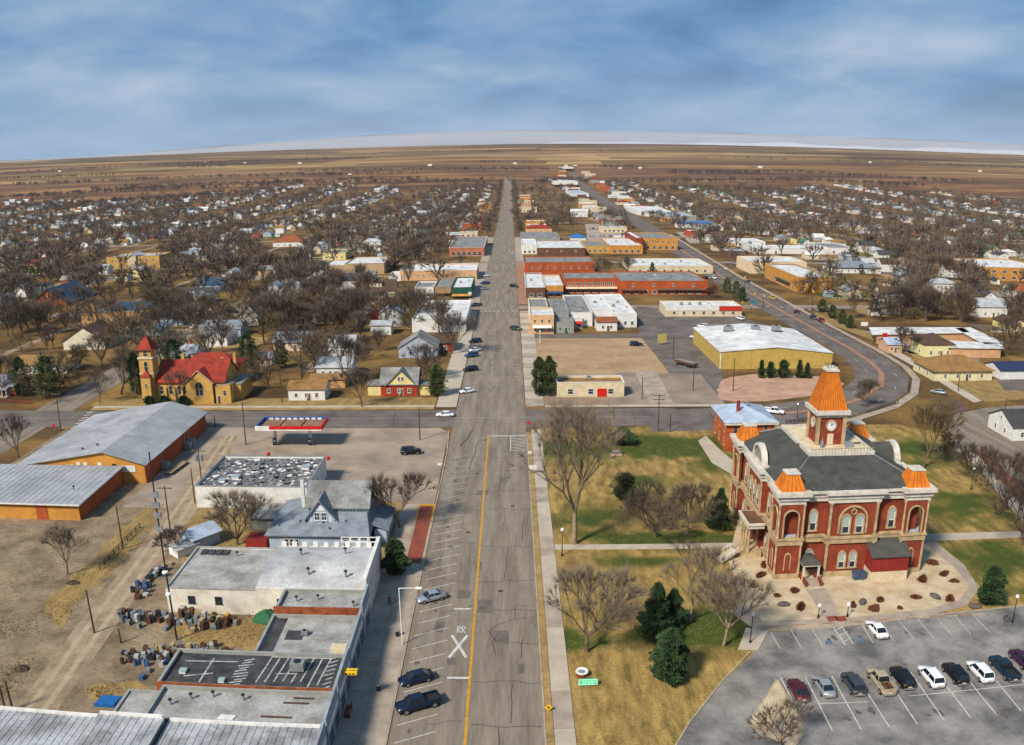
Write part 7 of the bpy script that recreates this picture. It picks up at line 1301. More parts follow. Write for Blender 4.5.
for i, (px0, py0) in enumerate(((205, 163), (245, 164), (430, 166), (515, 164), (566, 166.5), (575, 167), (620, 169), (640, 169), (300, 164), (60, 172), (870, 163), (760, 168), (980, 172), (350, 176))):
    x, y = G(px0, py0); t = gable_house('farm_shed', 'tiny pale farm shed on the far plain, %s from left' % 'x', rf.uniform(9, 16), 8, 4, 2.4, rf.choice((WHITE, CREAM, REDWALL)), rf.choice((ROOF_WHITE, ROOF_TIN)), (x, y, zt(x, y)), nw=0, cat='farm shed', group='farm sheds on the plain'); t['px'] = px0
fs_ = sorted([o for o in COL.objects if o.name.startswith('farm_shed')], key=lambda o: o['px'])
EN = ORD + ['eleventh', 'twelfth', 'thirteenth', 'fourteenth']
for k, o in enumerate(fs_): o['label'] = 'tiny pale farm shed on the far plain, %s from left' % EN[k]; del o['px']
wt = G(905, 0) if False else None

# dry grass and weed tufts
def tufts(name, label, poly, n, h, m, seed, parent=None):
    r_ = random.Random(seed); xs = [p[0] for p in poly]; ys = [p[1] for p in poly]; b = MB(); k = 0
    def inside(x, y):
        c = False
        for (x0, y0), (x1, y1) in zip(poly, poly[1:] + poly[:1]):
            if (y0 > y) != (y1 > y) and x < (x1 - x0) * (y - y0) / (y1 - y0) + x0: c = not c
        return c
    while k < n:
        x, y = r_.uniform(min(xs), max(xs)), r_.uniform(min(ys), max(ys))
        if not inside(x, y) or (parent is None and False): k += .05; continue
        if sin(x * .45 + 1.3 * sin(y * .3)) + sin(y * .38 + sin(x * .21)) + r_.uniform(-1.2, 1.2) < .1: k += .3; continue
        k += 1
        for _ in range(3):
            a = r_.uniform(0, 6.3); hh = h * r_.uniform(.4, 1.2); w = h * .28; b.add([(x - w * cos(a), y - w * sin(a), 0), (x + w * cos(a), y + w * sin(a), 0), (x + r_.uniform(-.7, .7) * h, y + r_.uniform(-.7, .7) * h, hh)], [(0, 1, 2)])
    return stuff(b.build(name, m), label, 'grass')
WEED = mat('dry_weeds', (156, 130, 84), 1, .3, .5, rgb2=(124, 104, 68)); TURF = mat('green_turf', (92, 104, 48), 1, .3, .5, rgb2=(66, 80, 36)); STRAW = mat('straw_grass', (178, 148, 92), 1, .25, .5, rgb2=(140, 114, 70))
tufts('dry_grass', 'pale dry grass blades over the courthouse lawn', [(7.5, 62), (27, 62), (39, 103), (40, 131), (7.5, 131)], 5200, .16, STRAW, 1); tufts('dry_grass', 'dry grass blades on the upper courthouse lawn', [(7.5, 135), (40, 135), (44, 200), (7.5, 200)], 4200, .16, STRAW, 2)
for i, (a_, b_, c_2, d_2) in enumerate(((585, 450, 9, 7), (690, 452, 9, 9), (640, 445, 10, 6), (580, 520, 8, 4), (700, 630, 7, 4), (645, 562, 9, 2.4), (985, 565, 8, 7))):
    x, y = G(a_, b_); tufts('green_grass', 'green grass blades in a watered patch of lawn', [(x + c_2 * cos(2 * pi * k / 12), y + d_2 * sin(2 * pi * k / 12)) for k in range(12)], 420, .15, TURF, 10 + i)['label'] = 'green watered grass patch on the courthouse lawn'
for i, pl2 in enumerate(([(40, 612), (75, 575), (120, 530), (150, 500), (168, 505), (142, 545), (92, 592), (60, 628)], [(165, 625), (290, 608), (296, 640), (195, 655)], [(0, 600), (30, 600), (45, 640), (20, 690), (0, 700)], [(165, 545), (210, 500), (262, 520), (262, 560), (180, 562)], [(85, 690), (130, 678), (175, 700), (120, 712)], [(20, 530), (110, 530), (60, 600), (0, 600)])):
    tufts('dry_weeds', 'dry weeds growing in the yard', px(pl2), 900 if i != 5 else 420, .22, WEED, 30 + i)['label'] = 'dry brown weeds in the dirt yard left of shops'
# ------------------------------------------------------------------ vehicles
def paint(name, rgb, metal=.2): 
    m = mat('car_' + name, rgb, .28, 0, metal=metal, spec=.5); return m
PAINTS = {'white': paint('white', (222, 222, 220), 0), 'silver': paint('silver', (168, 172, 174), .5), 'black': paint('black', (22, 23, 26)), 'navy': paint('navy', (22, 34, 56)), 'dark grey': paint('dark_grey', (66, 70, 76), .3), 'maroon': paint('maroon', (84, 26, 36)), 'red': paint('red', (150, 24, 22)), 'teal': paint('teal', (24, 50, 62)), 'tan': paint('tan', (176, 160, 130)), 'blue': paint('blue', (40, 70, 120)), 'yellow': paint('yellow', (214, 176, 40)), 'purple': paint('purple', (70, 30, 66)), 'green': paint('green', (44, 66, 44))}
CARGLASS = glass('car_glass', (26, 32, 38), .08)
def ring8(x, z0, z1, w): return [(x, -w * .88, z0), (x, -w, z0 + .16), (x, -w, z1 - .2), (x, -w * .9, z1), (x, w * .9, z1), (x, w, z1 - .2), (x, w, z0 + .16), (x, w * .88, z0)]
SPEC = {  # body sections (x, z0, zbelt, halfwidth); cabin bottom x0,x1, roof x0,x1, roof z; wheels
    'sedan': ([(-2.35, .4, .72, .72), (-2.25, .28, .9, .84), (-1.3, .24, .98, .9), (0, .22, .95, .91), (1.1, .22, .92, .9), (1.9, .24, .82, .86), (2.25, .3, .72, .76), (2.36, .4, .62, .6)], (-1.75, 1.15, -1.0, .35, 1.44), 1.42, -1.38, .33),
    'suv': ([(-2.4, .45, .9, .8), (-2.32, .34, 1.06, .9), (-1.3, .32, 1.1, .94), (0, .3, 1.08, .95), (1.1, .3, 1.06, .94), (1.95, .32, .98, .9), (2.32, .38, .86, .8), (2.42, .48, .74, .66)], (-2.3, 1.2, -2.0, .45, 1.76), 1.48, -1.45, .38),
    'pickup': ([(-2.85, .5, .95, .86), (-2.78, .42, 1.0, .95), (-.75, .4, 1.0, .97), (0, .38, 1.14, .98), (1.4, .38, 1.12, .97), (2.3, .4, 1.06, .94), (2.75, .46, .98, .86), (2.85, .55, .84, .74)], (-.75, 1.55, -.55, .85, 1.82), 1.85, -1.85, .42)}
_vm = {}
def vmesh(kind):
    if kind in _vm: return _vm[kind]
    secs, (b0, b1, r0, r1, rz_), wf, wr, R = SPEC[kind]; d = {}
    w = max(s[3] for s in secs); zb = max(s[2] for s in secs) - .06
    d['body'] = MB().loft([ring8(*s) for s in secs]).mesh('body', PAINTS['white'], True)
    g = MB(); wb, wt_ = w * .86, w * .7; zr = rz_ - .06; g.loft([[(b0, -wb, zb), (b1, -wb, zb - .03), (b1, wb, zb - .03), (b0, wb, zb)], [(r0, -wt_, zr), (r1, -wt_, zr), (r1, wt_, zr), (r0, wt_, zr)]]); d['window_glass'] = g.mesh('window_glass', CARGLASS)
    r = MB(); r.loft([[(r0 - .04, -wt_ - .03, zr), (r1 + .04, -wt_ - .03, zr), (r1 + .04, wt_ + .03, zr), (r0 - .04, wt_ + .03, zr)], [(r0 + .1, -wt_ + .1, rz_), (r1 - .12, -wt_ + .1, rz_), (r1 - .12, wt_ - .1, rz_), (r0 + .1, wt_ - .1, rz_)]])
    d['roof'] = r.mesh('roof', PAINTS['white'])
    for nm, x0, x1 in (('front_pillar', b1, r1), ('rear_pillar', b0, r0), ('centre_pillar', (b0 + b1) / 2, (r0 + r1) / 2)): q = MB(); q.tube((x0, -wb - .01, zb), (x1, -wt_ - .01, zr + .02), .05, .05, 4); d[nm + '_r'] = q.mesh(nm, PAINTS['white']); q = MB(); q.tube((x0, wb + .01, zb), (x1, wt_ + .01, zr + .02), .05, .05, 4); d[nm + '_l'] = q.mesh(nm, PAINTS['white'])
    t = MB(); t.tube((0, -.11, 0), (0, .11, 0), R, R, 14); d['wheel'] = t.mesh('wheel', RUBBER); t = MB(); t.tube((0, -.125, 0), (0, .125, 0), R * .6, R * .6, 10); d['rim'] = t.mesh('rim', RIM)
    h = MB(); h.box(-.06, .06, -.16, .16, -.07, .07); d['headlight'] = h.mesh('headlight', LAMPGLASS); h = MB(); h.box(-.05, .05, -.13, .13, -.1, .1); d['taillight'] = h.mesh('taillight', REDLENS)
    h = MB(); h.box(-.08, .08, -w * .8, w * .8, -.1, .1); d['bumper'] = h.mesh('bumper', CHROME); h = MB(); h.box(-.02, .02, -.26, .26, -.07, .07); d['number_plate'] = h.mesh('number_plate', CREAM); h = MB(); h.box(-.12, .1, -.1, .1, -.08, .08); d['mirror'] = h.mesh('mirror', DARK); h = MB(); h.box(-.03, .03, -.42, .42, -.1, .1); d['grille'] = h.mesh('grille', DARK)
    if kind == 'pickup':
        q = MB(); q.box(-2.7, -.85, -.72, .72, 1.001, 1.03); d['bed_floor'] = q.mesh('bed_floor', DARK)
        for nm, a in (('bed_side_r', (-2.8, -.8, -.95, -.78, .98, 1.3)), ('bed_side_l', (-2.8, -.8, .78, .95, .98, 1.3)), ('tailgate', (-2.85, -2.72, -.78, .78, .9, 1.3))): q = MB(); q.box(*a); d[nm] = q.mesh(nm, PAINTS['white'])
    _vm[kind] = d; return d
def car(kind, col, x, y, rz, label, group=None, z=.03, full=True, name=None):
    secs, (b0, b1, r0, r1, rz_), wf, wr, R = SPEC[kind]; d = vmesh(kind); w = max(s[3] for s in secs)
    t = thing(name or {'sedan': 'parked_car', 'suv': 'sport_utility_car', 'pickup': 'pickup_truck'}[kind], label, 'pickup' if kind == 'pickup' else 'car', (x, y, zt(x, y) + z), rz, group)
    for k, me in d.items():
        if k in ('wheel', 'rim', 'headlight', 'taillight', 'bumper', 'number_plate', 'mirror', 'grille') or (not full and 'pillar' in k): continue
        o = put(me.name.split('.')[0], me, t)
        if me.materials[0] == PAINTS['white']: o.material_slots[0].link = 'OBJECT'; o.material_slots[0].material = PAINTS[col]
    for xx in (wf, wr):
        for s in (-1, 1):
            o = put('wheel', d['wheel'], t, (xx, s * (w - .1), R))
            if full: put('rim', d['rim'], o)
    xf, xr = secs[-1][0] - .12, secs[0][0] + .06
    for s in (-1, 1): put('headlight', d['headlight'], t, (xf, s * secs[-2][3] * .78, secs[-2][2] - .12)); put('taillight', d['taillight'], t, (xr, s * secs[1][3] * .82, secs[1][2] - .22))
    if full: put('bumper', d['bumper'], t, (xf + .06, 0, .42)); put('bumper', d['bumper'], t, (xr - .04, 0, .45)); put('number_plate', d['number_plate'], t, (xr - .1, 0, .68)); put('grille', d['grille'], t, (xf + .1, 0, secs[-1][2] - .06)); put('mirror', d['mirror'], t, (b1 - .35, -w - .08, secs[3][2] + .04)); put('mirror', d['mirror'], t, (b1 - .35, w + .08, secs[3][2] + .04))
    return t
def carp(kind, col, px_, py_, rz, label, group=None, **kw): x, y = G(px_, py_, .7); return car(kind, col, x, y, rz, label, group, **kw)
A1 = pi + math.atan2(2.35, 4.7)
carp('sedan', 'silver', 431, 596, A1, 'silver saloon car parked at angle on the left kerb'); carp('sedan', 'navy', 416, 677, A1, 'dark blue saloon car parked beside the navy pickup'); carp('pickup', 'navy', 418, 703, A1, 'navy pickup truck parked nearest on the left kerb')
carp('sedan', 'white', 467, 390.5, A1, 'white car parked first beyond the crossing on left kerb'); carp('suv', 'black', 470.5, 369, A1, 'black car parked alone at left kerb beyond crossing'); carp('suv', 'blue', 471.5, 355, A1, 'blue car nearest of the three parked together at left kerb'); carp('sedan', 'white', 474.5, 349.5, A1, 'white car between two blue cars at left kerb'); carp('suv', 'navy', 475, 341, A1, 'dark blue car furthest of the three parked together')
carp('pickup', 'dark grey', 476, 305, A1, 'dark grey pickup beyond the dotted crosswalk'); carp('sedan', 'silver', 484, 288.5, A1, 'grey car parked before the green shop'); carp('pickup', 'blue', 485, 283, A1, 'blue pickup parked before the peach block'); carp('sedan', 'white', 486.5, 275.5, A1, 'white car parked before the long peach block')
carp('suv', 'black', 514, 286, -.45, 'black car parked at the right kerb downtown'); carp('suv', 'green', 516, 328.5, -.45, 'dark green car parked by the peach corner building'); carp('sedan', 'silver', 511, 253, -.45, 'silver car at the far right kerb'); carp('sedan', 'maroon', 490, 244, A1, 'maroon car parked by the brick storefront')
carp('sedan', 'white', 445, 414, pi, 'white saloon car driving along the cross street'); carp('suv', 'black', 411, 451, .15, 'black car standing on the station forecourt'); carp('suv', 'navy', 636, 344, 0, 'dark blue car parked on the vacant lot'); carp('suv', 'white', 696, 337, 2.4, 'white car parked at the corner of yellow metal hall'); carp('suv', 'white', 703, 326, 2.4, 'white van parked behind the yellow metal hall'); carp('suv', 'white', 740, 318, 1.9, 'white car at the red end of cream strip'); carp('sedan', 'silver', 938.5, 391.5, 2.4, 'silver car beside the brick crossing at the curve')
carp('pickup', 'white', 774, 411, -.5, 'white pickup behind the blue roofed annex')
for k, (kd, c, x, y, l) in enumerate((('sedan', 'maroon', 798, 689, 'dark maroon saloon at left end of the lot row'), ('sedan', 'silver', 824, 685, 'silver saloon second from left in the lot row'), ('suv', 'dark grey', 853, 683, 'dark grey estate with roof bars in the lot row'), ('pickup', 'tan', 881, 681, 'pale pickup with rusty load in open bed'), ('suv', 'black', 902, 677, 'black car right beside the pale pickup'), ('suv', 'white', 931, 676, 'large white estate in the middle of lot row'), ('suv', 'black', 955, 673, 'black car between two white cars in lot'), ('suv', 'white', 980, 671, 'white estate with roof rack near right of lot row'), ('pickup', 'teal', 1004, 668, 'dark teal pickup near the right end of row'), ('suv', 'purple', 1022, 659, 'purple car cut off at right edge of lot'))):
    t = carp(kd, c, x, y, pi / 2 + .03, l)
    if c == 'tan':
        q = MB(); rq = random.Random(2)
        for _ in range(26): p = Vector((rq.uniform(-2.5, -1), rq.uniform(-.55, .55), 1.05)); q.tube(p, p + Vector((rq.uniform(-.7, .7), rq.uniform(-.4, .4), rq.uniform(.1, .35))), .06, .04, 4)
        stuff(q.build('load', mat('rusty_load', (130, 84, 40), .9, .3, 2), t))
carp('sedan', 'white', 877, 628.5, pi / 2 + .05, 'white saloon alone in the front row beside the walk')
HA = math.atan2(HWY[9][1] - HWY[10][1], HWY[9][0] - HWY[10][0])
carp('sedan', 'maroon', 797, 312, HA, 'maroon car on the highway past the crosswalk'); carp('suv', 'dark grey', 813, 317, HA + pi, 'dark grey car beside the red truck on highway'); carp('suv', 'red', 821, 320, HA + pi, 'red truck-like car on the highway below gold building'); carp('pickup', 'yellow', 772.5, 298, HA, 'yellow and white truck at the highway crossing'); carp('sedan', 'navy', 748, 281.5, HA, 'dark car on the highway above the crossing'); carp('sedan', 'white', 726, 268.5, HA, 'white car on the highway beside cream building'); carp('sedan', 'red', 711, 266, HA + pi, 'red car on the highway left lane downtown')
rc_ = random.Random(9); k = 0
def lots(n, x0, x1, y0, y1, phrase, grp):
    cols = ['white', 'silver', 'black', 'dark grey', 'navy', 'red', 'tan', 'blue', 'white', 'silver', 'maroon']
    P_ = []; rows_ = max(1, round(n / 8)); per = math.ceil(n / rows_)
    for i in range(n): P_.append((x0 + (x1 - x0) * ((i % per) + .5) / per, y0 + (y1 - y0) * ((i // per) + .5) / rows_))
    for i, (a, b) in enumerate(P_): c = rc_.choice(cols); carp(rc_.choice(('sedan', 'suv', 'suv', 'pickup')), c, a, b, pi / 2 + rc_.uniform(-.15, .15), '%s car %s' % (c, phrase), grp, full=False)
lots(14, 682, 716, 231.5, 239.5, 'in the rows on the sale lot right of highway', 'cars on the sale lot right of highway'); lots(18, 588, 619, 225, 239.5, 'in the rows on the lot behind yellow block', 'cars on the lot behind the yellow block'); lots(6, 733, 750, 261, 266, 'parked beside the cream building', 'cars beside the cream building'); lots(5, 895, 912, 300, 306, 'parked under bare trees near the motel', 'cars near the motel trees'); lots(5, 695, 716, 275, 280, 'parked at the end of brick block', 'cars at end of brick block'); lots(4, 800, 832, 312.5, 313.5, 'x', 'y') if False else None
carp('suv', 'navy', 978, 270, 0, 'dark blue car beside the office block drive'); carp('sedan', 'silver', 153, 331, .2, 'silver car parked beside the flat left building'); carp('sedan', 'dark grey', 147, 332.5, .2, 'dark grey car parked beside the flat left building')
for i in range(26):                                     # kerbside cars through the neighbourhoods
    sx = rc_.choice((-131, -262, -392, 262, 392)); y = rc_.uniform(262, 760); x = sx + rc_.choice((-3.4, 3.4))
    if not infr(x, y) or not free(x, y, -4) or (x > 0 and x < hwx(y) + 20): continue
    c = rc_.choice(list(PAINTS)); z_ = zone(*P(x, y)); car(rc_.choice(('sedan', 'suv')), c, x, y, rc_.choice((pi / 2, -pi / 2)), '%s car parked by the kerb %s' % (c, z_), 'kerbside cars among the houses', full=False)
# ------------------------------------------------------------------ poles, lamps, signs
def pole(label, bx, by, ty, kind='plain', r=.16, m=None, tip=None):
    x, y = G(bx, by); H = ZA(x, y, ty); t = thing('utility_pole' if kind in ('plain', 'arm', 'transformer') else 'street_lamp' if kind in ('cobra', 'globe') else 'signal_pole', label, 'pole' if kind in ('plain', 'arm', 'transformer', 'signal') else 'lamp', (x, y, 0))
    m = m or WOODPOLE; MB().tube((0, 0, -.1), (0, 0, H), r, r * .7, 8).build('post', m, t)
    if kind in ('arm', 'transformer'):
        for z in (H - .5, H - 1.5)[:2 if kind == 'arm' and H > 9 else 1]: MB().box(-1.4, 1.4, -.08, .08, z, z + .14).build('cross_arm', WOODPOLE, t)
        for u in (-1.2, -.5, .5, 1.2): MB().tube((u, 0, H - .36), (u, 0, H - .12), .07, .05, 6).build('insulator', GREYWALL, t)
    if kind == 'transformer':
        for s in (-1, 1): MB().tube((s * .55, 0, H - 2.6), (s * .55, 0, H - 1.3), .34, .34, 10).build('transformer', STEEL, t)
    if kind == 'cobra': MB().tube((0, 0, H - .05), (2.6, -.2, H + .15), .07, .05, 6).build('arm', m, t); MB().box(2.3, 3.1, -.42, .0, H + .05, H + .2).build('lamp_head', LAMPGLASS, t)
    if kind == 'globe': MB().lathe([(.1, 0), (.26, .12), (.26, .4), (.1, .55)], (0, 0, H), 8).build('lamp_globe', LAMPGLASS, t); MB().tube((0, 0, 0), (0, 0, .5), .2, .14, 8).build('base', m, t)
    if kind == 'signal': MB().tube((0, 0, H - .6), (-5, -1, H - .3), .08, .05, 6).build('mast_arm', m, t); MB().box(-4.6, -4.2, -1.2, -.85, H - 1.4, H - .35).build('signal_head', YELLOW, t); MB().box(-.3, .3, -.5, -.2, H - 2.6, H - 1.5).build('signal_head', YELLOW, t)
    return t
tp = pole('very tall dark mast rising from the scrap yard', 177, 640, 452, 'plain', .14, DARK)
for z in (7.6, 11.0): MB().lathe([(.05, -.2), (.42, -.1), (.42, .1), (.05, .2)], (0, -.3, z), 10).build('lamp_disc', LAMPGLASS, tp)
for z in (17, 19, 20.5, 22): MB().box(-.5, .5, -.16, .16, z, z + .8).build('antenna_panel', STEEL, tp)
for lb, bx, by, ty, k in (('wooden pole beside the pale blue shed', 170.5, 531, 486, 'arm'), ('wooden pole with two grey transformers beside the alley', 203, 493, 449, 'transformer'), ('slim wooden pole left of the transformer pole', 195, 503, 468, 'plain'), ('wooden pole between canopy and yellow hall', 246, 445, 401, 'plain'), ('wooden pole in the weeds left of dirt track', 123, 549, 507, 'plain'), ('leaning brown pole in the dirt yard', 94.5, 633, 590, 'plain'), ('short dark stump pole in the dirt yard', 121, 643, 629, 'plain'), ('left of two poles at the bottom left edge', 6, 712, 682, 'plain'), ('right of two poles at the bottom left edge', 13, 711, 681, 'plain'), ('wooden pole with lamp at the side street corner', 61, 430, 393, 'arm'), ('thick black post on the station forecourt edge', 420, 440, 408, 'plain'), ('small dark post beside the cross street', 215.5, 428, 415, 'plain'), ('crossarm pole on the lawn edge beside cross street', 658, 431, 394, 'arm'), ('shorter dark pole right of the crossarm pole', 670, 432, 414, 'plain'), ('stout dark pole behind the cream shop', 642, 399, 377, 'plain'), ('dark pole at the corner of vacant lot', 673, 359, 336, 'plain'), ('thin pole beside the dark car park', 693, 391, 362, 'plain'), ('thin pale pole before the metal hall', 733, 391, 358, 'plain'), ('wooden pole beside the white cottage', 282, 402, 364, 'arm'), ('wooden pole behind the white cottage', 302, 374, 350, 'plain'), ('dark pole near the bungalow alley', 405, 298, 264, 'arm'), ('pole beside the yellow fenced garden', 875, 285, 262, 'plain'), ('pole right of the tall white house', 969, 292, 268, 'plain'), ('pole at the right street near office block', 995, 299, 280, 'plain'), ('pole beside the right corner bungalow', 958, 391, 372, 'plain'), ('tall pole behind the clinic', 826, 275, 252, 'arm'), ('thin pole beside the right junction', 1004, 419, 398, 'plain')): pole(lb, bx, by, ty, k)
pole('tall white street lamp with arm on the left pavement', 402.5, 645, 588, 'cobra', .1, WHITE)
for lb, bx, by, ty in (('black lamp post on the lot corner pad', 750, 643, 616), ('black lamp post right of the parking lot', 1012, 623, 598), ('black lamp post at the lawn path', 562, 556, 531), ('pale lamp post left of the basement walk', 818, 618, 607), ('dark lamp post right of the basement walk', 847, 617, 606), ('lamp post beside the right lawn walk', 971, 490, 470), ('lamp post behind the courthouse by the fence', 797, 417, 405)): pole(lb, bx, by, ty, 'globe', .09, DARK)
for lb, bx, by, ty in (('signal pole at near side of highway crossing', 763, 309, 291), ('signal pole beside the gold brick building', 812, 310, 287), ('tall signal pole before the green bushes', 744, 300, 273), ('signal pole at the far side of highway crossing', 751, 310, 300)): pole(lb, bx, by, ty, 'signal', .14, DARK)
pole('white lamp post at the corner of vacant lot', 540, 343, 332, 'globe', .14, WHITE)
def sign(label, bx, by, ty, w, h, m, face=0.0, name='road_sign', shape=4, post=STEEL):
    x, y = G(bx, by); H = ZA(x, y, ty); t = thing(name, label, 'sign', (x, y, 0), face); MB().tube((0, .05, 0), (0, .05, H), .05, .05, 6).build('post', post, t)
    if shape == 4: pts = [(-w / 2, H - h), (w / 2, H - h), (w / 2, H), (-w / 2, H)]
    elif shape == 1: pts = [(0, H - h), (w / 2, H - h / 2), (0, H), (-w / 2, H - h / 2)]
    else: pts = [(w / 2 * cos(pi / 8 + i * pi / 4), H - h / 2 + h / 2 * sin(pi / 8 + i * pi / 4)) for i in range(8)]
    MB().ext(pts, (0, 0, 0), (1, 0, 0), (0, 0, 1), (0, -.05, 0)).build('panel', m, t); return t
ys = sign('yellow diamond warning sign on the right verge', 548.5, 712, 704, 1.0, 1.0, YELLOW, shape=1); MB().box(-.13, .13, -.07, -.052, ZA(ys.location.x, ys.location.y, 704) - .62, ZA(ys.location.x, ys.location.y, 704) - .36).build('symbol', DARK, ys)
sign('red stop sign at the crossing corner of right pavement', 529, 431, 421, .9, .9, RED, shape=8); sign('red stop sign at the side street corner', 55, 432, 424, .9, .9, RED, shape=8); sign('white plate sign on the right pavement', 531, 474, 465, .8, 1.0, WHITE); sign('second white plate sign on the right pavement', 535, 474, 465, .8, 1.0, WHITE); sign('small white sign nearer the crossing', 530, 457, 451, .7, .6, WHITE); sign('white sign beside the forecourt kerb', 440, 470, 463, .9, .5, WHITE)
sign('yellow board sign at the car park corner', 662, 345, 334, 4.0, 3.2, mat('pale_yellow_board', (222, 196, 110), .7, .1, 1), .5, 'board_sign'); sign('white arched sign in front of green shop', 470, 300, 292, 1.6, 1.2, WHITE, name='board_sign'); sign('red and white pole sign at the highway crossing', 753, 318, 300, 2.4, 2.0, mat('teal_sign', (60, 120, 120), .6, .1, 1), name='pole_sign'); sign('red motel sign at the highway edge', 884, 345, 333, 2.0, 3.0, RED, name='pole_sign'); sign('white pole sign beside the motel', 864, 330, 322, 3.0, 1.6, WHITE, name='pole_sign')
# green lettered sign and white round basin on the lawn
x, y = G(588, 686.5); gs = thing('green_sign', 'bright green lettered sign standing low on the dry lawn', 'sign', (x, y, 0)); GREENS = mat('bright_green', (40, 206, 140), .6, .1, 1)
MB().ext([(-1.25, .15), (1.2, .2), (1.3, .4), (1.25, .95), (1.0, 1.0), (-1.05, .98), (-1.2, .85)], (0, 0, 0), (1, 0, 0), (0, .35, .94), (0, .12, -.04)).build('panel', GREENS, gs)
PALEG = mat('pale_mint', (196, 240, 216), .6, .1, 1); MB().ring([(-1.2, .2), (-1.2, .92), (1.2, .92), (1.2, .22), (-1.2, .2)], [(-1.12, .27), (-1.12, .85), (1.12, .85), (1.12, .29), (-1.12, .27)], (0, -.012, .005), (1, 0, 0), (0, .35, .94), (0, -.02, 0)).build('border', PALEG, gs)
for i, st_ in enumerate(([(0, 0, 0, 1), (0, 0, .6, 0)], [(0, 0, 0, 1), (0, 1, .6, 1), (0, .5, .5, .5), (0, 0, .6, 0)], [(0, 0, 0, 1), (0, 1, .6, .5), (.6, .5, 0, .5)], [(0, 0, .3, 1), (.3, 1, .6, 0), (.1, .4, .5, .4)], [(0, 0, .6, 0), (.6, 0, .6, .5), (0, .5, .6, .5), (0, .5, 0, 1), (0, 1, .6, 1)], [(0, 0, 0, 1), (.6, 0, .6, 1), (0, .5, .6, .5)])):
    for a, b_, c2, d2 in st_:
        A_, B_ = Vector((a, b_)) * .36, Vector((c2, d2)) * .36; u = (B_ - A_).normalized(); n_ = Vector((-u.y, u.x)) * .035; o_ = Vector((-1.0 + i * .35, .38)); MB().ext([tuple(o_ + A_ - n_), tuple(o_ + B_ - n_), tuple(o_ + B_ + n_), tuple(o_ + A_ + n_)], (0, -.014 - .002 * (i % 3), .005), (1, 0, 0), (0, .35, .94), (0, -.02, 0)).build('letter_stroke', PALEG, gs)
for s in (-.9, .9): MB().box(s - .05, s + .05, .1, .2, 0, .5).build('post', DARK, gs)
x, y = G(582, 675.5); fb_ = thing('round_basin', 'white rimmed round basin on brick base above the green sign', 'basin', (x, y, 0)); MB().lathe([(.72, 0), (.75, .55), (.6, .55)], (0, 0, 0), 18).build('base', REDBRICK, fb_); MB().lathe([(.45, .56), (.8, .56), (.86, .68), (.8, .78), (.55, .74), (.4, .62)], (0, 0, 0), 18).build('rim', WHITE, fb_); MB().lathe([(.5, .64), (.5, .66)], (0, 0, 0), 14).build('bowl', ROOF_SLATE, fb_)
# walker on the left pavement
x, y = G(390, 606); me = bpy.data.meshes.new('person'); V = [(0, 0, .95), (0, .01, 1.2), (0, .01, 1.42), (0, 0, 1.52), (0, -.02, 1.62), (0, -.02, 1.74), (.1, 0, .9), (.11, -.06, .5), (.12, .02, .08), (.12, -.14, .04), (-.1, 0, .9), (-.11, .12, .5), (-.12, .24, .1), (-.12, .12, .04), (.19, 0, 1.4), (.27, .04, 1.14), (.27, -.1, .9), (.27, -.14, .82), (-.19, 0, 1.4), (-.27, .02, 1.14), (-.26, .12, .9), (-.26, .13, .82)]
E_ = [(0, 1), (1, 2), (2, 3), (3, 4), (4, 5), (0, 6), (6, 7), (7, 8), (8, 9), (0, 10), (10, 11), (11, 12), (12, 13), (2, 14), (14, 15), (15, 16), (16, 17), (2, 18), (18, 19), (19, 20), (20, 21)]
me.from_pydata(V, E_, []); pe = put('person', me, None, (x, y, .13), .4); tag(pe, 'walking person in rust jacket and dark trousers on left pavement', 'person')
sk = pe.modifiers.new('skin', 'SKIN'); sub = pe.modifiers.new('sub', 'SUBSURF'); sub.levels = 1; sub.render_levels = 1
RAD = [.15, .16, .17, .07, .1, .09, .1, .075, .05, .045, .1, .075, .05, .045, .075, .055, .045, .035, .075, .055, .045, .035]
for q, r_ in zip(me.skin_vertices[0].data, RAD): q.radius = (r_, r_)
me.skin_vertices[0].data[0].use_root = True
pm_ = bpy.data.materials.new('walker_clothes'); pm_.use_nodes = True; t_ = pm_.node_tree; tc_ = t_.nodes.new('ShaderNodeTexCoord'); sp_ = t_.nodes.new('ShaderNodeSeparateXYZ'); rp_ = t_.nodes.new('ShaderNodeValToRGB'); rp_.color_ramp.interpolation = 'CONSTANT'; t_.links.new(tc_.outputs['Object'], sp_.inputs[0]); dv_ = t_.nodes.new('ShaderNodeMath'); dv_.operation = 'DIVIDE'; dv_.inputs[1].default_value = 2.0; t_.links.new(sp_.outputs['Z'], dv_.inputs[0]); t_.links.new(dv_.outputs[0], rp_.inputs[0]); t_.links.new(rp_.outputs[0], t_.nodes['Principled BSDF'].inputs['Base Color'])
e_ = rp_.color_ramp.elements; e_[0].position = 0; e_[0].color = (*lin((30, 28, 28)), 1); e_[1].position = .06; e_[1].color = (*lin((40, 42, 52)), 1)
for p_, c2 in ((.47, (128, 60, 36)), (.755, (190, 140, 112))): q = e_.new(p_); q.color = (*lin(c2), 1)
me.materials.append(pm_); MB().lathe([(.02, 1.86), (.09, 1.83), (.11, 1.74), (.1, 1.68)], (0, .015, 0), 10).build('hair', DARK, pe)
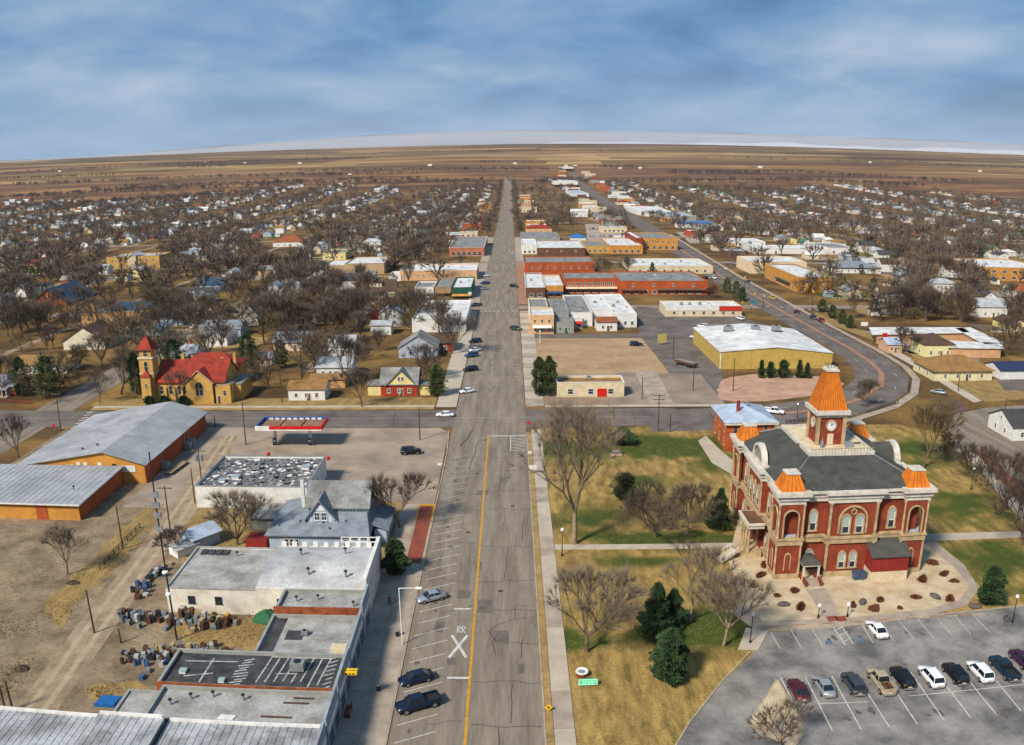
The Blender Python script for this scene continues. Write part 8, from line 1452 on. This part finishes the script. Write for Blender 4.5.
# ------------------------------------------------------------------ yard: scrap appliances, shed, tarps
rj = random.Random(31)
AP = {'white': mat('enamel_white', (186, 185, 180), .5, .3, 2), 'rusty': mat('rusty_metal', (104, 70, 46), .9, .4, 2), 'grey': mat('appliance_grey', (128, 130, 130), .5, .2, 2), 'black': mat('appliance_black', (44, 44, 46), .5, .15, 2), 'tan': mat('appliance_tan', (176, 152, 112), .6, .2, 2), 'blue': mat('appliance_blue', (70, 96, 130), .6, .2, 2), 'yellow': mat('appliance_yellow', (196, 164, 50), .6, .2, 2)}
_ap = {}
def appliance(col, kind):
    k = (col, kind)
    if k in _ap: return _ap[k]
    h = (.95, 1.5, .6)[kind]; w = (.36, .4, .55)[kind]; b = MB(); b.box(-w, w, -.36, .36, 0, h); d = MB()
    if kind == 0: d.ext([(.22 * cos(2 * pi * i / 10), .45 + .22 * sin(2 * pi * i / 10)) for i in range(10)], (0, -.361, 0), (1, 0, 0), (0, 0, 1), (0, -.04, 0)); b.box(-w, w, .2, .36, h, h + .16)
    elif kind == 1: d.box(-w + .03, w - .03, -.4, -.361, .55, h - .03); b.box(w - .1, w - .04, -.44, -.4, .7, 1.1)
    else: d.box(-w + .06, w - .06, -.4, -.361, .1, h - .1)
    _ap[k] = (b.mesh('cabinet', AP[col]), d.mesh('door', AP['black' if col != 'black' else 'grey'] if kind == 0 else AP[col])); return _ap[k]
def scrap(pts, n, cols, phrase, grp, jit=.5):
    tot = len(pts) - 1; c_ = {}
    for i in range(n):
        t = (i + .5) / n * tot; k = min(tot - 1, int(t)); u = t - k; p = (pts[k][0] + (pts[k + 1][0] - pts[k][0]) * u, pts[k][1] + (pts[k + 1][1] - pts[k][1]) * u); x, y = G(*p); x += rj.gauss(0, jit * .4); y += rj.gauss(0, jit); col = rj.choice(cols); kd = rj.choice((0, 0, 1, 2)); a, b = appliance(col, kd)
        o = thing('old_appliance', '%s old appliance %s' % (col, phrase), 'appliance', (x, y, .03), rj.uniform(-.5, .5) + rj.choice((0, pi / 2)), grp); put('cabinet', a, o); put('door', b, o); o.scale = (.85, .85, .85)
        if kd != 1 and rj.random() < .1: o.rotation_euler[0] = pi / 2; o.location.z = .42
scrap([(122, 614), (150, 620), (185, 624), (222, 628)], 58, ['white', 'grey', 'grey', 'rusty', 'tan', 'black', 'rusty'], 'in the scrap row before white workshop', 'appliances before the white workshop', .9)
scrap([(178, 615), (205, 619), (240, 622)], 26, ['yellow', 'rusty', 'rusty', 'tan', 'white', 'grey'], 'stacked against the white workshop wall', 'appliances against the workshop wall', .7)
scrap([(122, 657), (150, 660), (180, 655)], 22, ['black', 'grey', 'black', 'rusty', 'white'], 'in the row behind the black roofed shop', 'appliances behind the black roofed shop', .8); scrap([(155, 650), (190, 652), (225, 648)], 20, ['white', 'rusty', 'grey', 'tan'], 'by the low wall of black roofed shop', 'appliances by the black roofed shop wall', .7); scrap([(135, 668), (175, 678)], 8, ['blue', 'white', 'grey'], 'lying apart in the yard behind shops', 'appliances lying apart', 1.0)
scrap([(136, 596), (150, 580), (168, 566)], 30, ['blue', 'rusty', 'black', 'tan', 'blue', 'white'], 'heaped beside the dirt alley', 'appliances heaped beside the alley', 1.3)
# tarp-covered heap, barrels, tarp sheet
def heap(name, label, cat, px_, py_, rx, ry, h, m, seed):
    x, y = G(px_, py_); r_ = random.Random(seed); b = MB(); secs = []
    for k in range(5): t = k / 4; secs.append([(rx * (1 - t ** 1.6 * .9) * cos(a * 2 * pi / 14) * (1 + .1 * sin(a * 2.3 + seed)), ry * (1 - t ** 1.6 * .9) * sin(a * 2 * pi / 14) * (1 + .1 * sin(a * 3.1)), h * t * (1 + .12 * sin(a * 1.7 + k))) for a in range(14)])
    b.loft(secs); o = b.build(name, m); o.location = (x, y, .02); return tag(o, label, cat)
heap('tarpaulin_heap', 'green tarpaulin heap against the white hall', 'heap', 269, 619, 2.6, 1.8, 1.5, mat('green_tarp', (34, 92, 56), .7, .2, 2), 1); heap('brush_heap', 'dark brush heap under the small yard tree', 'heap', 73, 583, 1.3, .8, .5, mat('brush_pile', (84, 70, 54), 1, .4, 2), 2); heap('brush_heap', 'brown debris heap at the left of dirt track', 'heap', 22, 669, 1.2, .9, .6, mat('brush_pile', (84, 70, 54), 1, .4, 2), 3)
x, y = G(108, 703); tb = thing('blue_tarpaulin_cover', 'bright blue tarpaulin cover on the yard ground', 'tarpaulin', (x, y, .03)); b = MB(); b.ext([(-1.6, 0), (1.5, 0), (1.3, .5), (-1.4, .45)], (0, -1.0, 0), (1, 0, 0), (0, 0, 1), (.3, 2.0, 0)); b.build('sheet', mat('blue_tarp', (30, 96, 160), .6, .15, 2), tb)
a = G(182, 552); ps = gable_house('pale_shed', 'small pale blue shed with tin roof beside the alley pole', 5.6, 4.6, 2.3, 1.1, BLUEGREY, ROOF_LIGHTBLUE, (a[0] + 2.2, a[1] + 3.6, 0), rz=.9, cat='shed', nw=0, seams=7)
gable_house('pale_lean_to', 'white boarded lean-to attached to the pale blue shed', 4.0, 3.0, 1.6, .5, WHITE, ROOF_TIN, (a[0] + .4, a[1] - .2, 0), rz=.9, cat='shed', nw=0, seams=5)
for i in range(14):
    x, y = G(122 + i * 7.2 + rj.uniform(-2, 2), 660 + rj.uniform(-8, 10)); t = thing('oil_drum', 'old drum in the yard behind the black roofed shop', 'drum', (x, y, .02), 0, 'drums in the yard'); c2 = rj.choice(['blue', 'rusty', 'grey', 'white']); t['label'] = '%s drum in the yard behind black roofed shop' % c2; MB().lathe([(.28, 0), (.3, .05), (.28, .3), (.3, .45), (.28, .6), (.3, .85), (.28, .9)], (0, 0, 0), 9).build('barrel', AP[c2], t); MB().lathe([(.25, .9), (.25, .92)], (0, 0, 0), 9).build('lid', AP['black'], t)
# fences: yard rails at the gold building garden, kerb fence behind the courthouse
def fence(label, p0, p1, n, h, m, z=0, name='fence'):
    A_, B_ = Vector(G(*p0)), Vector(G(*p1)); t = thing(name, label, 'fence', (A_.x, A_.y, z)); d = B_ - A_; u = d.normalized()
    pm2 = MB().box(-.07, .07, -.07, .07, 0, h).mesh('fence_post', m)
    for i in range(n + 1): put('fence_post', pm2, t, (d.x * i / n, d.y * i / n, 0))
    for q in (.35, .9): nn = Vector((-u.y, u.x)) * .03; MB().ext([(0, h * q), (d.length, h * q), (d.length, h * q + .12), (0, h * q + .12)], (nn.x, nn.y, 0), (u.x, u.y, 0), (0, 0, 1), (-2 * nn.x, -2 * nn.y, 0)).build('rail', m, t)
fence('tan post fence along garden right of gold building', (832, 300), (876, 300), 12, 1.4, CREAM); fence('black railing behind the courthouse along the highway', (786, 423), (850, 418), 16, 1.0, DARK); fence('red railing around the left cottage lawn', (2, 402), (32, 404), 8, .8, REDWALL); fence('black guard rail along the highway curve', (866, 414), (898, 404), 12, 1.0, DARK); fence('low wire fence beside the dirt track', (140, 528), (100, 570), 9, 1.0, WOODPOLE)
# long trailer parked on the car park, roadside blocks
x, y = G(686, 366); tr = thing('box_trailer', 'rusty flat trailer parked on the dark car park', 'trailer', (x, y, 0), 2.2); MB().box(-4.2, 4.2, -1.1, 1.1, .9, 1.6).build('body', AP['rusty'], tr); MB().box(-4.2, 4.2, -1.1, 1.1, 1.62, 1.7).build('deck', ROOF_GREY, tr)
for u in (-2.6, -1.6, 2.8):
    for s in (-1, 1): MB().tube((u, s * 1.0 - .12, .45), (u, s * 1.0 + .12, .45), .45, .45, 12).build('wheel', RUBBER, tr)
x, y = G(616, 455); mon = thing('stone_monument', 'low brick monument on the lawn below juniper mound', 'monument', (x, y, 0)); MB().box(-1.3, 1.3, -.5, .5, 0, .4).build('base', CONC2, mon); MB().box(-1.1, 1.1, -.35, .35, .4, 1.6).build('block', mat('brown_stone', (120, 84, 62), .9, .2, 1), mon); MB().box(-.8, .8, -.37, -.352, .7, 1.4).build('plaque', STEEL, mon)
x, y = G(553, 449); ut = thing('utility_box', 'white utility box on the right pavement', 'box', (x - 2.6, y, .1)) if False else None
for i, (bx, by) in enumerate(((330, 447), (365, 455), (392, 474))): pass
for i, (x, y) in enumerate(((-17.2, 91.2), (-16.4, 104.5))): t = thing('litter_bin', 'dark litter bin on the left pavement, %s' % ('nearest to navy pickup' if i == 0 else 'beside the white lamp'), 'bin', (x, y, .13)); MB().lathe([(.26, 0), (.32, .8), (.3, .85)], (0, 0, 0), 10).build('body', DARK, t); MB().lathe([(.33, .85), (.33, .9), (.1, .98)], (0, 0, 0), 10).build('lid', STEEL, t)
x, y = G(583, 683); 
# ------------------------------------------------------------------ the air: thin haze over the plain, mist bank before the far hills
def volume(name, density, color):
    m = bpy.data.materials.new(name); m.use_nodes = True; t = m.node_tree; t.nodes.clear(); o = t.nodes.new('ShaderNodeOutputMaterial'); v = t.nodes.new('ShaderNodeVolumePrincipled'); v.inputs['Density'].default_value = density; v.inputs['Color'].default_value = (*color, 1); v.inputs['Anisotropy'].default_value = 0; t.links.new(v.outputs[0], o.inputs['Volume']); return m
hz = MB(); hz.box(-9500, 9500, -9500, 11000, -120, 560)
stuff(hz.build('haze', volume('haze_air', 2.4e-5, (.86, .92, 1.0))), 'thin pale haze over the whole plain', 'haze')
def bank(name, a0, a1, r0, r1, top, dens, col, label, ease=12):
    ms = MB(); secs = []
    for k in range(41):
        a = math.radians(a0 + (a1 - a0) * k / 40); t = min(1, k / ease); t = t * t * (3 - 2 * t); rm = (r0 + r1) / 2; z1 = HC + (ridge_e(a) + .0006) * rm if top is None else 190 + (top - 190) * t + (8 * sin(k * .7) + 6 * sin(k * 1.9)) * t
        secs.append([(r0 * sin(a), r0 * cos(a), -100), (r1 * sin(a), r1 * cos(a), -100), (r1 * sin(a), r1 * cos(a), z1 - 14), (rm * sin(a), rm * cos(a), z1), (r0 * sin(a), r0 * cos(a), z1 - 30)])
    ms.loft(secs); stuff(ms.build(name, volume(name, dens, col), None, True), label, 'mist')
bank('mist_bank', -34, 46, 7640, 8700, None, 1.1e-3, (.9, .93, .97), 'grey mist veiling the far hills', 22)
bank('low_mist', -12, 46, 6900, 7600, 266, 5e-3, (.97, .98, 1.0), 'white mist lying low along the horizon', 14)

# ------------------------------------------------------------------ labels: each look-alike gets its place in its row
_t = {1: 'first', 2: 'second', 3: 'third', 4: 'fourth', 5: 'fifth', 6: 'sixth', 7: 'seventh', 8: 'eighth', 9: 'ninth', 10: 'tenth', 11: 'eleventh', 12: 'twelfth', 13: 'thirteenth', 14: 'fourteenth', 15: 'fifteenth', 16: 'sixteenth', 17: 'seventeenth', 18: 'eighteenth', 19: 'nineteenth', 20: 'twentieth', 30: 'thirtieth', 40: 'fortieth', 50: 'fiftieth'}
def ordw(n): return _t[n] if n in _t else {2: 'twenty', 3: 'thirty', 4: 'forty', 5: 'fifty'}[n // 10] + '-' + _t[n % 10]
zt_ = {}
for o in COL.objects:
    if o.parent is None and o.get('label', '').startswith('bare grey-brown tree among the houses '): zt_.setdefault(o['label'][len('bare grey-brown tree among the houses '):], []).append(o)
for z_, l in zt_.items():
    l.sort(key=lambda o: -P(*o.location)[1]); n = 9
    for k in range(0, len(l), n):
        row_ = sorted(l[k:k + n], key=lambda o: P(*o.location)[0]); rw_ = 'nearest' if k == 0 else ordw(k // n + 1)
        for i, o in enumerate(row_): o['label'] = 'bare tree %s, %s from left in %s row' % (z_, ordw(i + 1), rw_)
same = {}
for o in COL.objects:
    if o.parent is None and 'label' in o and 'category' in o and o.get('kind') is None: same.setdefault(o['label'], []).append(o)
for lb, l in same.items():
    if len(l) > 1:
        l.sort(key=lambda o: P(*o.location)[0])
        for i, o in enumerate(l): o['label'] = lb + ', ' + ('leftmost' if i == 0 else 'rightmost' if i == len(l) - 1 else ordw(i + 1) + ' from left')
